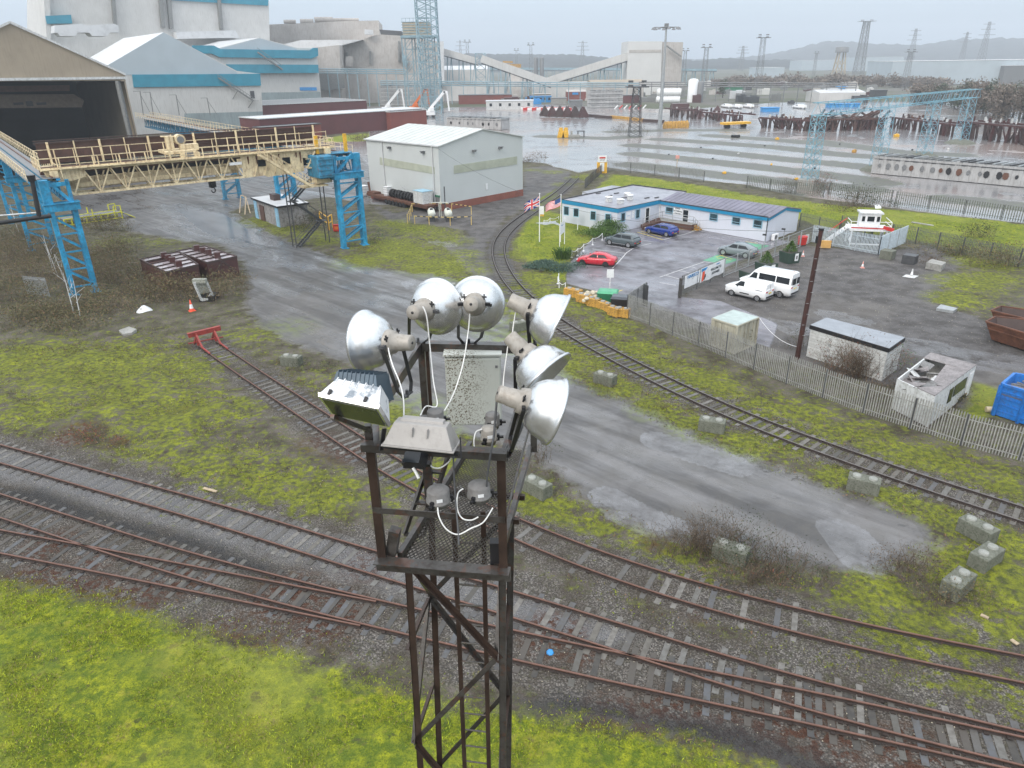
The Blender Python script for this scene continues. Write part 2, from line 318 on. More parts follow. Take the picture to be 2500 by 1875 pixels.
MOSS=[(60,880,5,.9),(230,900,6,1),(300,970,4,.8),(450,900,5,.7),(560,1000,3,.6),(400,1080,4,.6),(420,1010,4,.9),(650,1185,3,.8),(780,1210,2.5,.9),(560,1160,4,.6),(100,1000,4,.7),(500,1130,3,.6),(700,800,4,.5),(600,820,3,.5),(990,620,5,1),(1070,650,5,1),(950,600,5,.9),(1010,560,4,.9),(1120,700,4,1),(880,640,4,.9),(1100,590,4,.7),(1130,620,3,.8),(1270,620,3,1),(1300,680,3,1),(1330,720,3,1),(1265,700,3,.8),(1250,750,3,1),(1220,800,3,1),(1300,600,3,.9),(1400,745,3,.6),(1260,840,3,1),(1350,900,3,1),(1440,760,3,.5),(1450,880,3,.8),(1400,850,3,.9),(1480,800,3,.8),(1550,860,3,.9),(1600,900,3,.8),(1700,930,3,.9),(1650,960,2.5,.7),(1500,945,2,1),(1600,1000,2,1),(1700,1045,2,1),(1820,1085,2,1),(1900,1080,2,1),(1850,1010,3,.8),(1750,950,2.5,.8),(1950,1010,3,.7),(2000,1060,2.5,.7),(2100,1060,2.5,.7),(2200,1110,2.5,.8),(2300,1130,2.5,.8),(2400,1160,2.5,.6),(2450,1190,3,.6),(2050,1160,1.5,1),(2200,1220,1.5,1),(2300,1260,1.5,.9),(2440,1320,2,.9),(2400,1400,2.5,1),(2480,1440,2.5,.9),(2150,1450,1.8,.9),(2200,1540,2.5,.9),(2350,1570,2,.8),(2100,1500,2,.6),(2450,1520,2,.7),(2000,1580,2,.3),(2330,1640,2,.6),(2450,1690,2,.6),(1290,1230,1.6,1),(1350,1250,1.5,.9),(1450,1290,1.5,.7),(1560,1320,1.5,.6),(1650,1370,1.5,.7),(1750,1420,1.3,.5),(1010,1170,2.5,.8),(1100,1140,2,.9),(1010,1010,3,1),(1080,1060,2,.6),(720,1010,2,.3),(760,930,3,.3),(2400,640,4,1),(2360,690,4,1),(2330,730,3,1),(2430,680,3,.8),(2400,610,5,.7),(880,580,3,.5),(700,560,4,.8),(620,545,4,.9),(760,575,3,.8),(800,590,3,.7),(540,530,4,.2),(280,590,4,.4),(400,590,4,.4),(1000,530,6,.3),(960,545,3,.9),(1050,570,5,.6),(1170,660,3,.6),(1180,645,3,.5),(1380,450,3,.9),(1410,435,3,1),(1440,430,3,.9),(1350,420,3,.9),(1300,415,3,.7),(1340,530,2,.8),(1350,500,4,1),(560,560,3,.3)]
REDD=[(190,1060,1.6,1),(280,1080,1.2,.5),(70,1430,2,.8),(200,1460,2,.8),(300,1480,2,.8),(430,1410,2,.7),(700,1460,2,.8),(800,1500,2,.8),(1350,1550,1.5,.9),(1420,1600,1,.6),(1820,1680,1.2,.4),(1960,1790,2,1),(1650,1790,2,.9),(1800,1830,2,.8),(1500,1770,1.5,.9),(850,1100,2,.6),(780,1080,2,.5),(900,1380,2,.5),(2230,1840,1.5,.8),(1600,1330,1,.5),(1700,1500,1,.4),(450,1000,1.5,.3),(120,1330,1.5,.8),(230,1370,1.3,.6),(20,1470,2,.6),(150,1450,2,.7),(550,1540,2,.5),(640,1590,2,.5)]
def sdf(Pn,poly,marg=14.0):
 o=np.full(len(Pn),-marg);lo=poly.min(0)-marg;hi=poly.max(0)+marg
 idx=np.where((Pn[:,0]>lo[0])&(Pn[:,0]<hi[0])&(Pn[:,1]>lo[1])&(Pn[:,1]<hi[1]))[0]
 if not len(idx):return o
 q=Pn[idx];d2=np.full(len(q),1e12);ins=np.zeros(len(q),bool);n=len(poly)
 for i in range(n):
  a=poly[i];b=poly[(i+1)%n];e=b-a;wv=q-a
  t=np.clip((wv@e)/(e@e+1e-12),0,1);d=wv-t[:,None]*e;d2=np.minimum(d2,(d**2).sum(1))
  c=((a[1]>q[:,1])!=(b[1]>q[:,1]))&(q[:,0]<(b[0]-a[0])*(q[:,1]-a[1])/(b[1]-a[1]+1e-12)+a[0]);ins^=c
 d=np.sqrt(d2);o[idx]=np.where(ins,d,-d);return np.clip(o,-marg,marg)
def region(Pn,polys,marg=14.0):
 r=np.full(len(Pn),-marg)
 for p in polys:r=np.maximum(r,sdf(Pn,p,marg))
 return r
def pdist(Pn,line,marg=12.0):
 line=np.array([(p[0],p[1])for p in line]);o=np.full(len(Pn),marg);lo=line.min(0)-marg;hi=line.max(0)+marg
 idx=np.where((Pn[:,0]>lo[0])&(Pn[:,0]<hi[0])&(Pn[:,1]>lo[1])&(Pn[:,1]<hi[1]))[0]
 if not len(idx):return o
 q=Pn[idx];d2=np.full(len(q),1e12)
 st=3 if len(line)>30 else 1;ln=line[::st]if(len(line)-1)%st==0 else np.vstack([line[::st],line[-1:]])
 for i in range(len(ln)-1):
  a=ln[i];e=ln[i+1]-a;wv=q-a;t=np.clip((wv@e)/(e@e+1e-12),0,1)
  d=wv-t[:,None]*e;d2=np.minimum(d2,(d**2).sum(1))
 o[idx]=np.minimum(np.sqrt(d2),marg);return o
def blobs(Pn,bl):
 r=np.zeros(len(Pn))
 for x,y,rad,s in bl:
  c=np.array(G(x,y)[:2]);d2=((Pn-c)**2).sum(1);r=np.maximum(r,s*np.exp(-d2/(rad*rad)))
 return r
def wrap_noise(x,y,s,seed=0):
 return(np.sin(x*s+1.3*seed+1.7*np.sin(y*s*.7+seed))+np.sin(y*s*1.3+2.1*seed+1.3*np.sin(x*s*.9+2*seed)))*.5
def make_ground():
 dep=np.tan(PITCH+np.arctan(np.linspace(1.0,-0.4330,640)));dep=dep[dep>0.018]
 rad=np.concatenate([[0.5,4,8],HC/dep]);rad=rad[np.concatenate([[True],np.diff(rad)>1e-3])]
 last=rad[-1];rad=np.concatenate([rad,np.geomspace(last*1.08,5200,26)])
 az=np.concatenate([np.radians(np.linspace(-56,56,740)),np.radians(np.linspace(60,300,30))])
 nr,na=len(rad),len(az)
 A,Rr=np.meshgrid(az,rad);X=(Rr*np.sin(A)).ravel();Y=(Rr*np.cos(A)).ravel()
 Pn=np.stack([X,Y],1);Rf=Rr.ravel()
 a=region(Pn,R_ROAD);b=region(Pn,R_YARD);c=region(Pn,R_CAR);d=region(Pn,R_GRAV);f=region(Pn,R_LAWN)
 co_=region(Pn,R_COAL);bl=region(Pn,R_BLUEG);pu=region(Pn,R_PUD,6)
 tr=np.full(len(Pn),12.0)
 for i,T in enumerate(TRACKS):tr=np.minimum(tr,pdist(Pn,T)+(0.0 if i in(1,2,3)else 0.5))
 st=np.full(len(Pn),12.0)
 for s_ in STR:st=np.minimum(st,pdist(Pn,[G(x,y)[:2]for x,y in s_]))
 mo=blobs(Pn,MOSS);rd=blobs(Pn,REDD)
 sc=np.where(Y>330,1,0.0)
 free=np.clip(-np.maximum.reduce([a,b,c,d])/1.5,0,1)*np.clip((tr-2.2)/2,0,1)*np.clip((350-Rf)/100,0,1)
 Z=free*(0.10*wrap_noise(X,Y,.9,1)+0.05*wrap_noise(X,Y,2.7,2)+0.05)
 Z-=np.clip(4-tr,0,1)*0.0
 Z=np.where(Rf>700,Z-0.3,Z)
 me=bpy.data.meshes.new('ground')
 me.vertices.add(len(Pn));me.vertices.foreach_set('co',np.stack([X,Y,Z],1).ravel())
 i,j=np.meshgrid(np.arange(nr-1),np.arange(na),indexing='ij');j2=(j+1)%na
 q=np.stack([i*na+j,i*na+j2,(i+1)*na+j2,(i+1)*na+j],-1).reshape(-1,4)[:,::-1]
 me.loops.add(q.size);me.loops.foreach_set('vertex_index',q.ravel())
 me.polygons.add(len(q));me.polygons.foreach_set('loop_start',np.arange(0,q.size,4));me.update()
 me.polygons.foreach_set('use_smooth',np.ones(len(q),bool))
 def at(nm,r_,g_,b_,a_):
  ca=me.color_attributes.new(nm,'FLOAT_COLOR','POINT');ca.data.foreach_set('color',np.stack([r_,g_,b_,a_],1).astype(np.float32).ravel())
 at('A1',a,b,c,d);at('A2',f,co_,bl,pu);at('A3',tr,st,mo,rd);at('A4',sc,free,sc,sc)
 me.validate();me.update()
 o=bpy.data.objects.new('ground',me);COL.objects.link(o);o['kind']='structure'
 return o
GROUND=make_ground()
def ground_mat():
 m_,N,b=newmat('ground');g=N.new('NewGeometry');p=g.outputs['Position']
 def att(nm):
  t=N.new('Attribute',attribute_name=nm);s_=N.new('SeparateColor');N.l(t.outputs['Color'],s_.inputs[0]);return s_.outputs[0],s_.outputs[1],s_.outputs[2],t.outputs['Alpha']
 road,yard,car,grav=att('A1');lawn,coal,blueg,pud=att('A2');tr,st,moss,redd=att('A3')
 n_big=N.noise(p,0.12,4);n_mid=N.noise(p,0.6,5,0.6);n_fin=N.noise(p,3.0,5,0.65);n_grit=N.noise(p,16,3,0.7);n_mo=N.noise(p,1.3,6,0.72)
 vor=N.new('TexVoronoi');vor.inputs['Scale'].default_value=13;N.l(p,vor.inputs['Vector'])
 vor2=N.new('TexVoronoi');vor2 .inputs['Scale'].default_value=5.5;N.l(p,vor2 .inputs['Vector'])
 nm=N.math('SUBTRACT',n_mid,0.5);nf=N.math('SUBTRACT',n_fin,0.5)
 def edge(sd,am,af,wid,off=0.0):
  t=N.math('MULTIPLY_ADD',nm,am,sd);t=N.math('MULTIPLY_ADD',nf,af,t);return N.ramp(t,off-wid,off+wid)
 soil=N.mix(N.ramp(n_mid,.38,.62),(0.075,0.06,0.046),(0.20,0.175,0.15));soil=N.mix(N.ramp(n_grit,.35,.65,.0,.6),soil,(0.035,0.03,0.024))
 soil=N.mix(N.math('MULTIPLY',N.ramp(n_fin,.44,.60),0.7),soil,(0.095,0.105,0.045))
 mth=N.math('ADD',N.math('MULTIPLY',moss,0.50),N.math('MULTIPLY_ADD',n_mo,1.4,-0.78));mth=N.math('MULTIPLY_ADD',nf,.5,mth)
 mf=N.ramp(mth,0.02,0.22)
 mossc=N.mix(N.ramp(n_fin,.38,.60),(0.07,0.09,0.018),(0.44,0.48,0.010));mossc=N.mix(N.ramp(n_grit,.40,.60,0,.55),mossc,(0.05,0.06,0.02))
 mossc=N.mix(N.ramp(n_mid,.50,.72),N.mix(0.5,mossc,(0.085,0.10,0.03)),mossc)
 col=N.mix(N.math('MULTIPLY',mf,N.ramp(n_grit,.30,.55,.45,1)),soil,mossc)
 spk=N.ramp(vor.outputs['Distance'],0.10,0.06);spc=N.new('SeparateColor');N.l(vor.outputs['Color'],spc.inputs[0])
 col=N.mix(N.math('MULTIPLY',spk,N.ramp(spc.outputs[0],.84,.90)),col,(0.40,0.38,0.34))
 col=N.mix(N.math('MULTIPLY',N.ramp(redd,.15,.55),N.ramp(n_fin,.44,.58)),col,(0.095,0.048,0.032))
 balc=N.mix(spc.outputs[1],(0.10,0.088,0.075),(0.38,0.35,0.32))
 balc=N.mix(N.ramp(vor.outputs['Distance'],.32,.75),balc,(0.09,0.082,0.075))
 balc=N.mix(N.ramp(n_mid,.40,.62),N.mix(.65,balc,(0.085,0.07,0.055)),balc);balc=N.mix(N.math('MULTIPLY',N.ramp(n_fin,.52,.62),N.ramp(n_big,.45,.6,0,.6)),balc,(0.10,0.10,0.05))
 balc=N.mix(N.math('MULTIPLY',edge(blueg,1.4,.6,.5),.8),balc,N.mix(N.ramp(n_grit,.3,.7),(0.12,0.12,0.125),(0.36,0.355,0.36)))
 balc=N.mix(N.math('MULTIPLY',N.ramp(mth,.14,.30),.85),balc,mossc)
 balc=N.mix(N.math('MULTIPLY',N.ramp(redd,.2,.6),N.ramp(n_fin,.44,.56)),balc,(0.10,0.05,0.034))
 bf=edge(N.math('SUBTRACT',2.3,tr),3.2,1.4,.35)
 col=N.mix(N.math('MULTIPLY',bf,.92),col,balc)
 coalc=N.mix(n_grit,(0.03,0.03,0.032),(0.075,0.073,0.072))
 col=N.mix(N.math('MULTIPLY',edge(coal,1.6,.8,.4),.85),col,coalc)
 lawnc=N.mix(N.ramp(n_fin,.40,.62),(0.12,0.165,0.018),(0.35,0.37,0.022));lawnc=N.mix(N.ramp(n_grit,.46,.62,0,.65),lawnc,(0.055,0.085,0.012));lawnc=N.mix(N.math('MULTIPLY',N.ramp(N.noise(p,2.1,4,.6),.60,.66),.85),lawnc,(0.06,0.06,0.025));lawnc=N.mix(N.math('MULTIPLY',N.ramp(N.noise(p,.45,5,.7),.56,.62),.6),lawnc,(0.42,0.38,0.05))
 lawnc=N.mix(N.ramp(n_mid,.36,.62),N.mix(.6,lawnc,(0.085,0.13,0.02)),lawnc)
 lawnc=N.mix(N.ramp(n_big,.46,.60,0,.5),lawnc,(0.25,0.27,0.055))
 lawnc=N.mix(N.math('MULTIPLY',N.ramp(N.noise(p,0.9,6,.7),.60,.70),.75),lawnc,(0.07,0.06,0.04))
 lf=edge(lawn,3.2,1.6,.5)
 col=N.mix(lf,col,lawnc)
 gc=N.mix(N.ramp(n_grit,.35,.65),(0.06,0.057,0.058),(0.20,0.19,0.185));gc=N.mix(N.ramp(n_mid,.4,.6),N.mix(.8,gc,(0.06,0.054,0.05)),gc);gc=N.mix(N.math('MULTIPLY',N.ramp(n_fin,.58,.66),.6),gc,(0.03,0.028,0.028));gc=N.mix(N.ramp(n_big,.48,.62,0,.35),gc,(0.20,0.185,0.165))
 gc=N.mix(N.math('MULTIPLY',spk,N.ramp(spc.outputs[0],.86,.9)),gc,(0.34,0.33,0.31))
 gc=N.mix(N.math('MULTIPLY',N.ramp(moss,.25,.6),N.ramp(n_mo,.42,.55)),gc,mossc)
 gf=edge(grav,3.0,1.2,.4);col=N.mix(gf,col,gc)
 lane=N.noise(N.scl(p,(1.0,1.0,1.0)),0.35,5,.6,.6)
 rot=N.new('Mapping');rot.inputs['Rotation'].default_value=(0,0,R(-52));rot.inputs['Scale'].default_value=(0.055,0.75,1);
 rr=N.new('VectorRotate');rr.inputs['Angle'].default_value=R(43);rr.inputs['Axis'].default_value=(0,0,1);N.l(p,rr.inputs['Vector'])
 lanes=N.math('ADD',N.math('MULTIPLY',N.noise(N.scl(rr.outputs[0],(0.07,0.62,1)),1.0,5,.62,.35),.70),N.math('MULTIPLY',N.noise(p,.33,6,.65,.8),.30))
 rc=N.mix(N.ramp(lanes,.41,.60),(0.040,0.036,0.034),(0.150,0.141,0.138))
 rc=N.mix(N.ramp(n_mid,.42,.68,0,.6),rc,(0.09,0.08,0.066));rc=N.mix(N.math('MULTIPLY',N.ramp(n_mo,.60,.66),.7),rc,(0.035,0.033,0.03));rc=N.mix(N.ramp(n_grit,.3,.7,0,.35),rc,(0.05,0.05,0.05))
 rc=N.mix(N.math('MULTIPLY',N.ramp(moss,.22,.55),N.ramp(n_mo,.42,.6,0,.9)),rc,(0.12,0.15,0.02))
 rf=edge(road,3.2,1.3,.45);col=N.mix(rf,col,rc)
 pos_y=N.new('SeparateXYZ');N.l(p,pos_y.inputs[0])
 yc=N.mix(N.ramp(n_big,.35,.65),(0.17,0.17,0.175),(0.26,0.25,0.25))
 yc=N.mix(N.math('MULTIPLY',N.ramp(N.noise(p,.025,3),.48,.6),.6),yc,(0.30,0.22,0.185))
 yc=N.mix(N.math('MULTIPLY',N.ramp(N.noise(p,.3,6,.7),.56,.66),.6),yc,(0.08,0.08,0.075))
 stf=edge(N.math('SUBTRACT',4.6,st),4.5,1.6,.6)
 mud=N.mix(N.ramp(n_fin,.35,.65),(0.05,0.048,0.036),(0.105,0.10,0.082));mud=N.mix(N.ramp(n_mid,.5,.7,0,.5),mud,(0.11,0.14,0.04))
 yc=N.mix(stf,yc,mud);yf=edge(yard,1.5,.5,.4);col=N.mix(yf,col,yc)
 cc=N.mix(N.ramp(n_mid,.38,.62),(0.062,0.055,0.062),(0.16,0.155,0.175));cc=N.mix(N.ramp(n_big,.45,.6,0,.6),cc,(0.21,0.20,0.225))
 cf=edge(car,.25,.1,.08);col=N.mix(cf,col,cc)
 farf=N.ramp(pos_y.outputs[1],330,380);farc=N.mix(N.ramp(N.noise(p,.02,5,.6),.4,.6),(0.10,0.11,0.07),(0.16,0.15,0.14))
 col=N.mix(N.math('MULTIPLY',farf,N.math('SUBTRACT',1.0,yf)),col,farc)
 pf=edge(pud,2.4,1.2,.45)
 paved=N.math('MAXIMUM',N.math('MAXIMUM',rf,cf),N.math('MULTIPLY',gf,.15))
 wetn=N.math('MULTIPLY',paved,N.ramp(N.math('ADD',N.math('MULTIPLY',lanes,.7),N.math('MULTIPLY',n_big,.4)),.50,.64))
 wety=N.math('MULTIPLY',yf,N.math('MULTIPLY',N.math('SUBTRACT',1.0,stf),N.ramp(N.noise(p,.12,5,.6),.30,.44)))
 wet=N.math('MAXIMUM',N.math('MAXIMUM',wetn,wety),pf,clamp=True)
 ro=N.new('MapRange');N.l(wet,ro.inputs[0]);ro.inputs[3].default_value=0.55;ro.inputs[4].default_value=0.16
 soft=N.math('SUBTRACT',1.0,N.math('MAXIMUM',paved,yf),clamp=True)
 ro2=N.math('MAXIMUM',ro.outputs[0],N.math('MULTIPLY',N.math('SUBTRACT',soft,pf),.85))
 N.l(ro2,b.inputs['Roughness'])
 col=N.mix(N.math('MULTIPLY',pf,N.ramp(lanes,.38,.56,.4,.85)),col,(0.185,0.185,0.195))  # pale puddle base: silty water plus painted sky reflection
 N.l(col,b.inputs['Base Color'])
 sp=N.new('MapRange');N.l(soft,sp.inputs[0]);sp.inputs[3].default_value=0.8;sp.inputs[4].default_value=0.15;N.l(sp.outputs[0],b.inputs['Specular IOR Level'])
 hgt=N.math('ADD',N.math('MULTIPLY',n_fin,0.7),N.math('MULTIPLY',n_grit,.25))
 hgt=N.math('ADD',hgt,N.math('MULTIPLY',N.math('MULTIPLY',bf,vor.outputs['Distance']),-.5))
 inv=N.math('SUBTRACT',1.0,wet)
 hgt=N.math('MULTIPLY',hgt,N.math('ADD',N.math('MULTIPLY',soft,.9),N.math('MULTIPLY',inv,.12)))
 bn=N.bump(hgt,1.0,0.30);N.l(bn,b.inputs['Normal'])
 return m_
GROUND.data.materials.append(ground_mat())
# railway tracks
def offset(c,d):
 o=[]
 for i,p in enumerate(c):
  t=(c[min(i+1,len(c)-1)]-c[max(i-1,0)]);t.normalize();o.append(p+Vector((-t.y,t.x))*d)
 return o
def sweep(mb,c,prof,mi=0,z=0.0):
 k=len(prof);vs=[]
 for i,p in enumerate(c):
  t=(c[min(i+1,len(c)-1)]-c[max(i-1,0)]);t.normalize();n=Vector((-t.y,t.x))
  for a,b in prof:vs.append((p.x+n.x*a,p.y+n.y*a,b+z))
 fs=[(i*k+j,i*k+(j+1)%k,(i+1)*k+(j+1)%k,(i+1)*k+j)for i in range(len(c)-1)for j in range(k)]
 mb.add(vs,fs,mi);mb.add(vs[:k],[tuple(range(k))],mi);mb.add(vs[-k:],[tuple(range(k))[::-1]],mi)
HEAD=[(-.035,.12),(-.035,.16),(.035,.16),(.035,.12)]
WEB=[(-.075,.02),(-.012,.045),(-.012,.125),(.012,.125),(.012,.045),(.075,.02)]
def rail(parent,c,top='rail rust',side='rail side',name='rail',z=0.0,a=None,b=None):
 c=c[a:b]if(a is not None or b is not None)else c
 mb=MB();sweep(mb,c,WEB,1,z);sweep(mb,c,HEAD,0,z);return mb.build(name,[P(top),P(side)],parent)
def sleepers(parent,c,mat_,step=0.72,ln=2.55,wd=.25,z=0.012,rng=None,skip=0.0,jit=0.05,chairs=True,bury=0.0):
 ds=[0]
 for i in range(1,len(c)):ds.append(ds[-1]+(c[i]-c[i-1]).length)
 t=step/2;out_=[];i=0
 while t<ds[-1]:
  while ds[i+1]<t:i+=1
  q=(t-ds[i])/(ds[i+1]-ds[i]);p=c[i].lerp(c[i+1],q);d=c[i+1]-c[i]
  out_.append((p,math.atan2(d.y,d.x)+random.uniform(-jit,jit)*.4));t+=step*random.uniform(.96,1.04)
 out_=[s_ for s_ in out_ if random.random()>=skip]
 if rng:out_=[s_ for s_ in out_ if rng(s_[0])]
 out_.sort(key=lambda s_:s_[0].length)
 def one(mb,p,an):
  l_=ln*random.uniform(.96,1.03);sh=random.uniform(-.05,.05);ca,sa=math.cos(an),math.sin(an)
  cx,cy=p.x-sa*sh,p.y+ca*sh;zz_=z+random.uniform(-.012,.012)-(random.uniform(0,.026)if bury else 0)
  mb.box((cx,cy,zz_-.06),(wd*random.uniform(.92,1.08),l_,.16),an)
  if chairs:
   for s_ in(-.7525,.7525):mb.box((p.x-sa*s_,p.y+ca*s_,z+.035),(.16,.30,.05),an,1)
 for p,an in out_[:100]:
  mb=MB();one(mb,p,an);mb.build('sleeper',[mat_,P('rail side')],parent)
 if len(out_)>100:
  mb=MB()
  for p,an in out_[100:]:one(mb,p,an)
  o=mb.build('sleeper',[mat_,P('rail side')],parent);o['kind']='stuff'
def track(label,c,top,mat_,**k):
 t=thing('railway_track',label,'railway track',(c[0].x,c[0].y,0),group='railway tracks')
 for s_ in(-.7525,.7525):
  r_=rail(t,offset(c,s_),top)
 sleepers(t,c,mat_,**k);return t
tk=track('single track curving out of the flooded yard past the lawn and along the palisade fence',T1,'rail bright',P('timber mixed'),step=.66,skip=.03)
mb=MB()
for s_ in(.66,-.66):sweep(mb,[p for p in offset(T1,s_)][20:90],[(-.025,.03),(-.025,.14),(.025,.14),(.025,.03)],0)
mb.build('check_rail',P('rail side'),tk)
def inview(p):
 q=Vector((p.x,p.y,0))-CAM;d=q.dot(CF)
 return d>1 and-80<CX0+F0*q.dot(CR)/d<2580 and CY0-F0*q.dot(CU)/d<1960
track('long track with dark sleepers on pale grey ballast, upper of the foreground tracks',T2,'rail rust',P('timber mixed'),skip=.06,rng=inview,bury=1)
track('rusty track in the foreground beneath the pale ballast track, merging into it at the right',T3,'rail rust',P('timber'),skip=.06,rng=inview,bury=1)
track('rusty track nearest the bright grass at the lower left, ending in the crossing',T4,'rail rust',P('timber'),skip=.3,rng=inview,bury=1)
def t5rng(p):
 q=Vector((p.x,p.y,0))-CAM;x=CX0+F0*q.dot(CR)/q.dot(CF)
 return not(560<x<600 or x>1980 or(1250<x<1600 and random.random()<.55)or random.random()<.12)
track('weedy siding running from the red buffer stop behind the light tower to the lower right',T5,'rail rust',P('timber mixed'),rng=t5rng,step=.68,bury=1)
# buffer stop on the siding
bs=thing('buffer_stop','red steel rail buffer stop at the end of the weedy siding','buffer stop',(T5[0].x,T5[0].y,0),math.atan2((T5[2]-T5[0]).y,(T5[2]-T5[0]).x))
mb=MB();mb.box((-.1,0,1.12),(.16,2.7,.34));mb.box((-.16,0,1.30),(.30,2.75,.05));mb.build('beam',P('buffer red'),bs,False)
for s_ in(-.75,.75):
 mb=MB();mb.beam((0,s_,1.0),(-.9,s_,.05),.14);mb.beam((0,s_,1.1),(1.0,s_,.15),.13);mb.beam((0,s_,.15),(0,s_,1.2),.16)
 mb.beam((1.0,s_,.22),(2.6,s_,.16),.10);mb.beam((.2,s_*1.0,.9),(.9,s_*1.0,.2),.07);mb.build('frame',P('buffer red'),bs,False)
mb=MB();mb.beam((-.05,-1.5,.5),(.0,1.4,.35),.09);mb.build('cross_bar',P('buffer red'),bs,False)
# stacking concrete blocks
def block(p,an,label,L_=1.6,W_=.8,H_=.8,mt='lego concrete',cat='concrete block',group='concrete stacking blocks',z=0.0,studs=2):
 o=thing('concrete_block',label,cat,(p.x,p.y,z),an,group)
 mb=MB();mb.box((0,0,H_/2),(L_,W_,H_));mb.build('body',P(mt),o,False,bevel=.03)
 for i in range(studs):
  mb=MB();x=(i-(studs-1)/2)*L_/studs
  mb.lathe([(.23,H_-.01),(.22,H_+.09),(.18,H_+.10),(.0,H_+.085)],Matrix.Translation((x,0,0)),14);mb.build('stud',P('stud concrete'if mt=='lego concrete'else 'concrete'),o,False)
 return o
for(x,y),(x2,y2),lb in[((690,893),(727,897),'concrete stacking block with two studs left of the lamp tower beside the siding'),((1100,715),(1138,710),'small far concrete stacking block at the road end of the mossy grass, above the lamps'),((1253,812),(1290,805),'concrete stacking block beside the curved track, partly behind the floodlights'),((1455,935),(1488,945),'mossy concrete block overgrown with weeds, on the verge above the road'),((1712,1052),(1758,1060),'concrete stacking block on the mossy verge midway along the curved track'),((1275,1195),(1330,1225),'concrete stacking block on moss right of the lamp tower by the wet road'),((2068,1195),(2140,1212),'wide concrete stacking block tight under the curved track at the right'),((1745,1362),(1810,1385),'concrete stacking block among bare bushes at the lower road edge'),((2345,1300),(2400,1330),'pale weathered concrete block at the far end of the wet road'),((2395,1402),(2440,1372),'concrete stacking block turned end-on, middle of three at the road end'),((2330,1470),(2370,1435),'concrete stacking block lowest of the three at the road end, next to the weeds')]:
 a=G(x,y);b=G(x2,y2);an=math.atan2((b-a).y,(b-a).x);block((a+b)/2+Vector((-math.sin(an),math.cos(an),0))*.3,an,lb)
 # near floodlight tower
paint('tower steel',(0.085,0.08,0.075),0.3,0.45,var=.3,vs=3,dirt=.6,dcol=(.035,.022,.016),rust=.35)
paint('tower rust',(0.055,0.036,0.028),0.38,0.3,var=.35,vs=3,dirt=.5,dcol=(.03,.02,.018))
paint('lamp metal',(0.68,0.69,0.70),0.27,0.82,var=.05,vs=2,dirt=.3,dcol=(.34,.34,.32),streak=.4)
paint('lamp housing',(0.34,0.315,0.28),0.5,0.2,var=.1,vs=4,dirt=.4,dcol=(.16,.13,.10))
paint('lamp glass',(0.045,0.05,0.04),0.25,var=.3,vs=4,spec=.3)
paint('cable white',(0.72,0.72,0.70),.5,vs=5)
paint('gear grey',(0.17,0.165,0.16),.45,var=.1,vs=6,dirt=.3)
def cabinet_mat():
 m_,N,b=newmat('cabinet');oc=N.new('TexCoord').outputs['Object']
 base=N.mix(N.noise(oc,3,4),(.46,.48,.43),(.60,.62,.58))
 n1=N.noise(oc,55,4,.7);n2=N.noise(oc,4,4);sp=N.new('SeparateXYZ');N.l(oc,sp.inputs[0])
 fx=N.ramp(sp.outputs[0],.32,-.35);f=N.math('MULTIPLY',N.ramp(n1,.53,.57),N.ramp(N.math('ADD',fx,N.math('MULTIPLY',n2,.7)),.55,.95))
 c=N.mix(f,base,(.10,.07,.035))
 rn=N.noise(N.scl(oc,(6,6,1)),2.2,4);c=N.mix(N.math('MULTIPLY',N.ramp(rn,.58,.68),N.ramp(sp.outputs[2],.9,1.25)),c,(.22,.10,.03))
 N.l(c,b.inputs['Base Color']);b.inputs['Roughness'].default_value=.5;_MC['cabinet']=m_
cabinet_mat()
paint('heat sink',(0.055,0.085,0.115),.4,.3,vs=4)
def peel_mat():
 m_,N,b=newmat('peeled silver');oc=N.new('TexCoord').outputs['Object']
 f=N.ramp(N.noise(oc,9,5,.6),.36,.46);N.l(N.mix(f,(.20,.23,.26),(.62,.63,.64)),b.inputs['Base Color']);b.inputs['Roughness'].default_value=.5;_MC['peeled silver']=m_
peel_mat()
def mesh_mat():
 m_,N,b=newmat('expanded mesh');oc=N.new('TexCoord').outputs['Object']
 _MC['expanded mesh']=m_;N.l(N.mix(N.noise(oc,5,4),(.03,.026,.024),(.09,.08,.07)),b.inputs['Base Color']);b.inputs['Roughness'].default_value=.55;b.inputs['Metallic'].default_value=.3
mesh_mat()
ZT,ZF=18.42,17.13
fl,fr=G(893,1089,ZT),G(1230,1110,ZT)
bl_,br_=G(1022,848,ZT+.02),G(1256,853,ZT+.02)
ex=(fr-fl).normalized();Wc=(fr-fl).length;ey=Vector((-ex.y,ex.x,0));Dc=((bl_+br_)/2-(fl+fr)/2).dot(ey)
ORI=Vector((fl.x,fl.y,0))
def TP(a,d,z):return ORI+ex*a+ey*d+VZ((z))
tw=thing('floodlight_tower','tall rusty lattice lighting tower with a mesh platform in the foreground','lighting tower',tuple(TP(Wc/2,Dc/2,0)))
def ang(a,b,w=.075,t=.008,mt='tower steel',nm='frame_bar',flip=1,par=None):
 a=Vector(a);b=Vector(b);d=(b-a).normalized();mb=MB()
 u=VZ((1))if abs(d.z)<.9 else ey;s_=d.cross(u).normalized()*flip;u2=s_.cross(d).normalized()*flip
 for q,r_ in((s_,u2),(u2,s_)):
  o_=q*(w/2);vs=[]
  for p in(a,b):vs+=[p+r_*0,p+q*w,p+q*w+r_*t,p+r_*t]
  mb.add(vs,[(0,1,2,3),(7,6,5,4),(0,4,5,1),(1,5,6,2),(2,6,7,3),(3,7,4,0)])
 return mb.build(nm,P(mt),par or tw)
def bar(a,b,w=.06,h=None,mt='tower steel',nm='frame_bar'):mb=MB();mb.beam(a,b,w,h);return mb.build(nm,P(mt),tw)
W,D=Wc,Dc
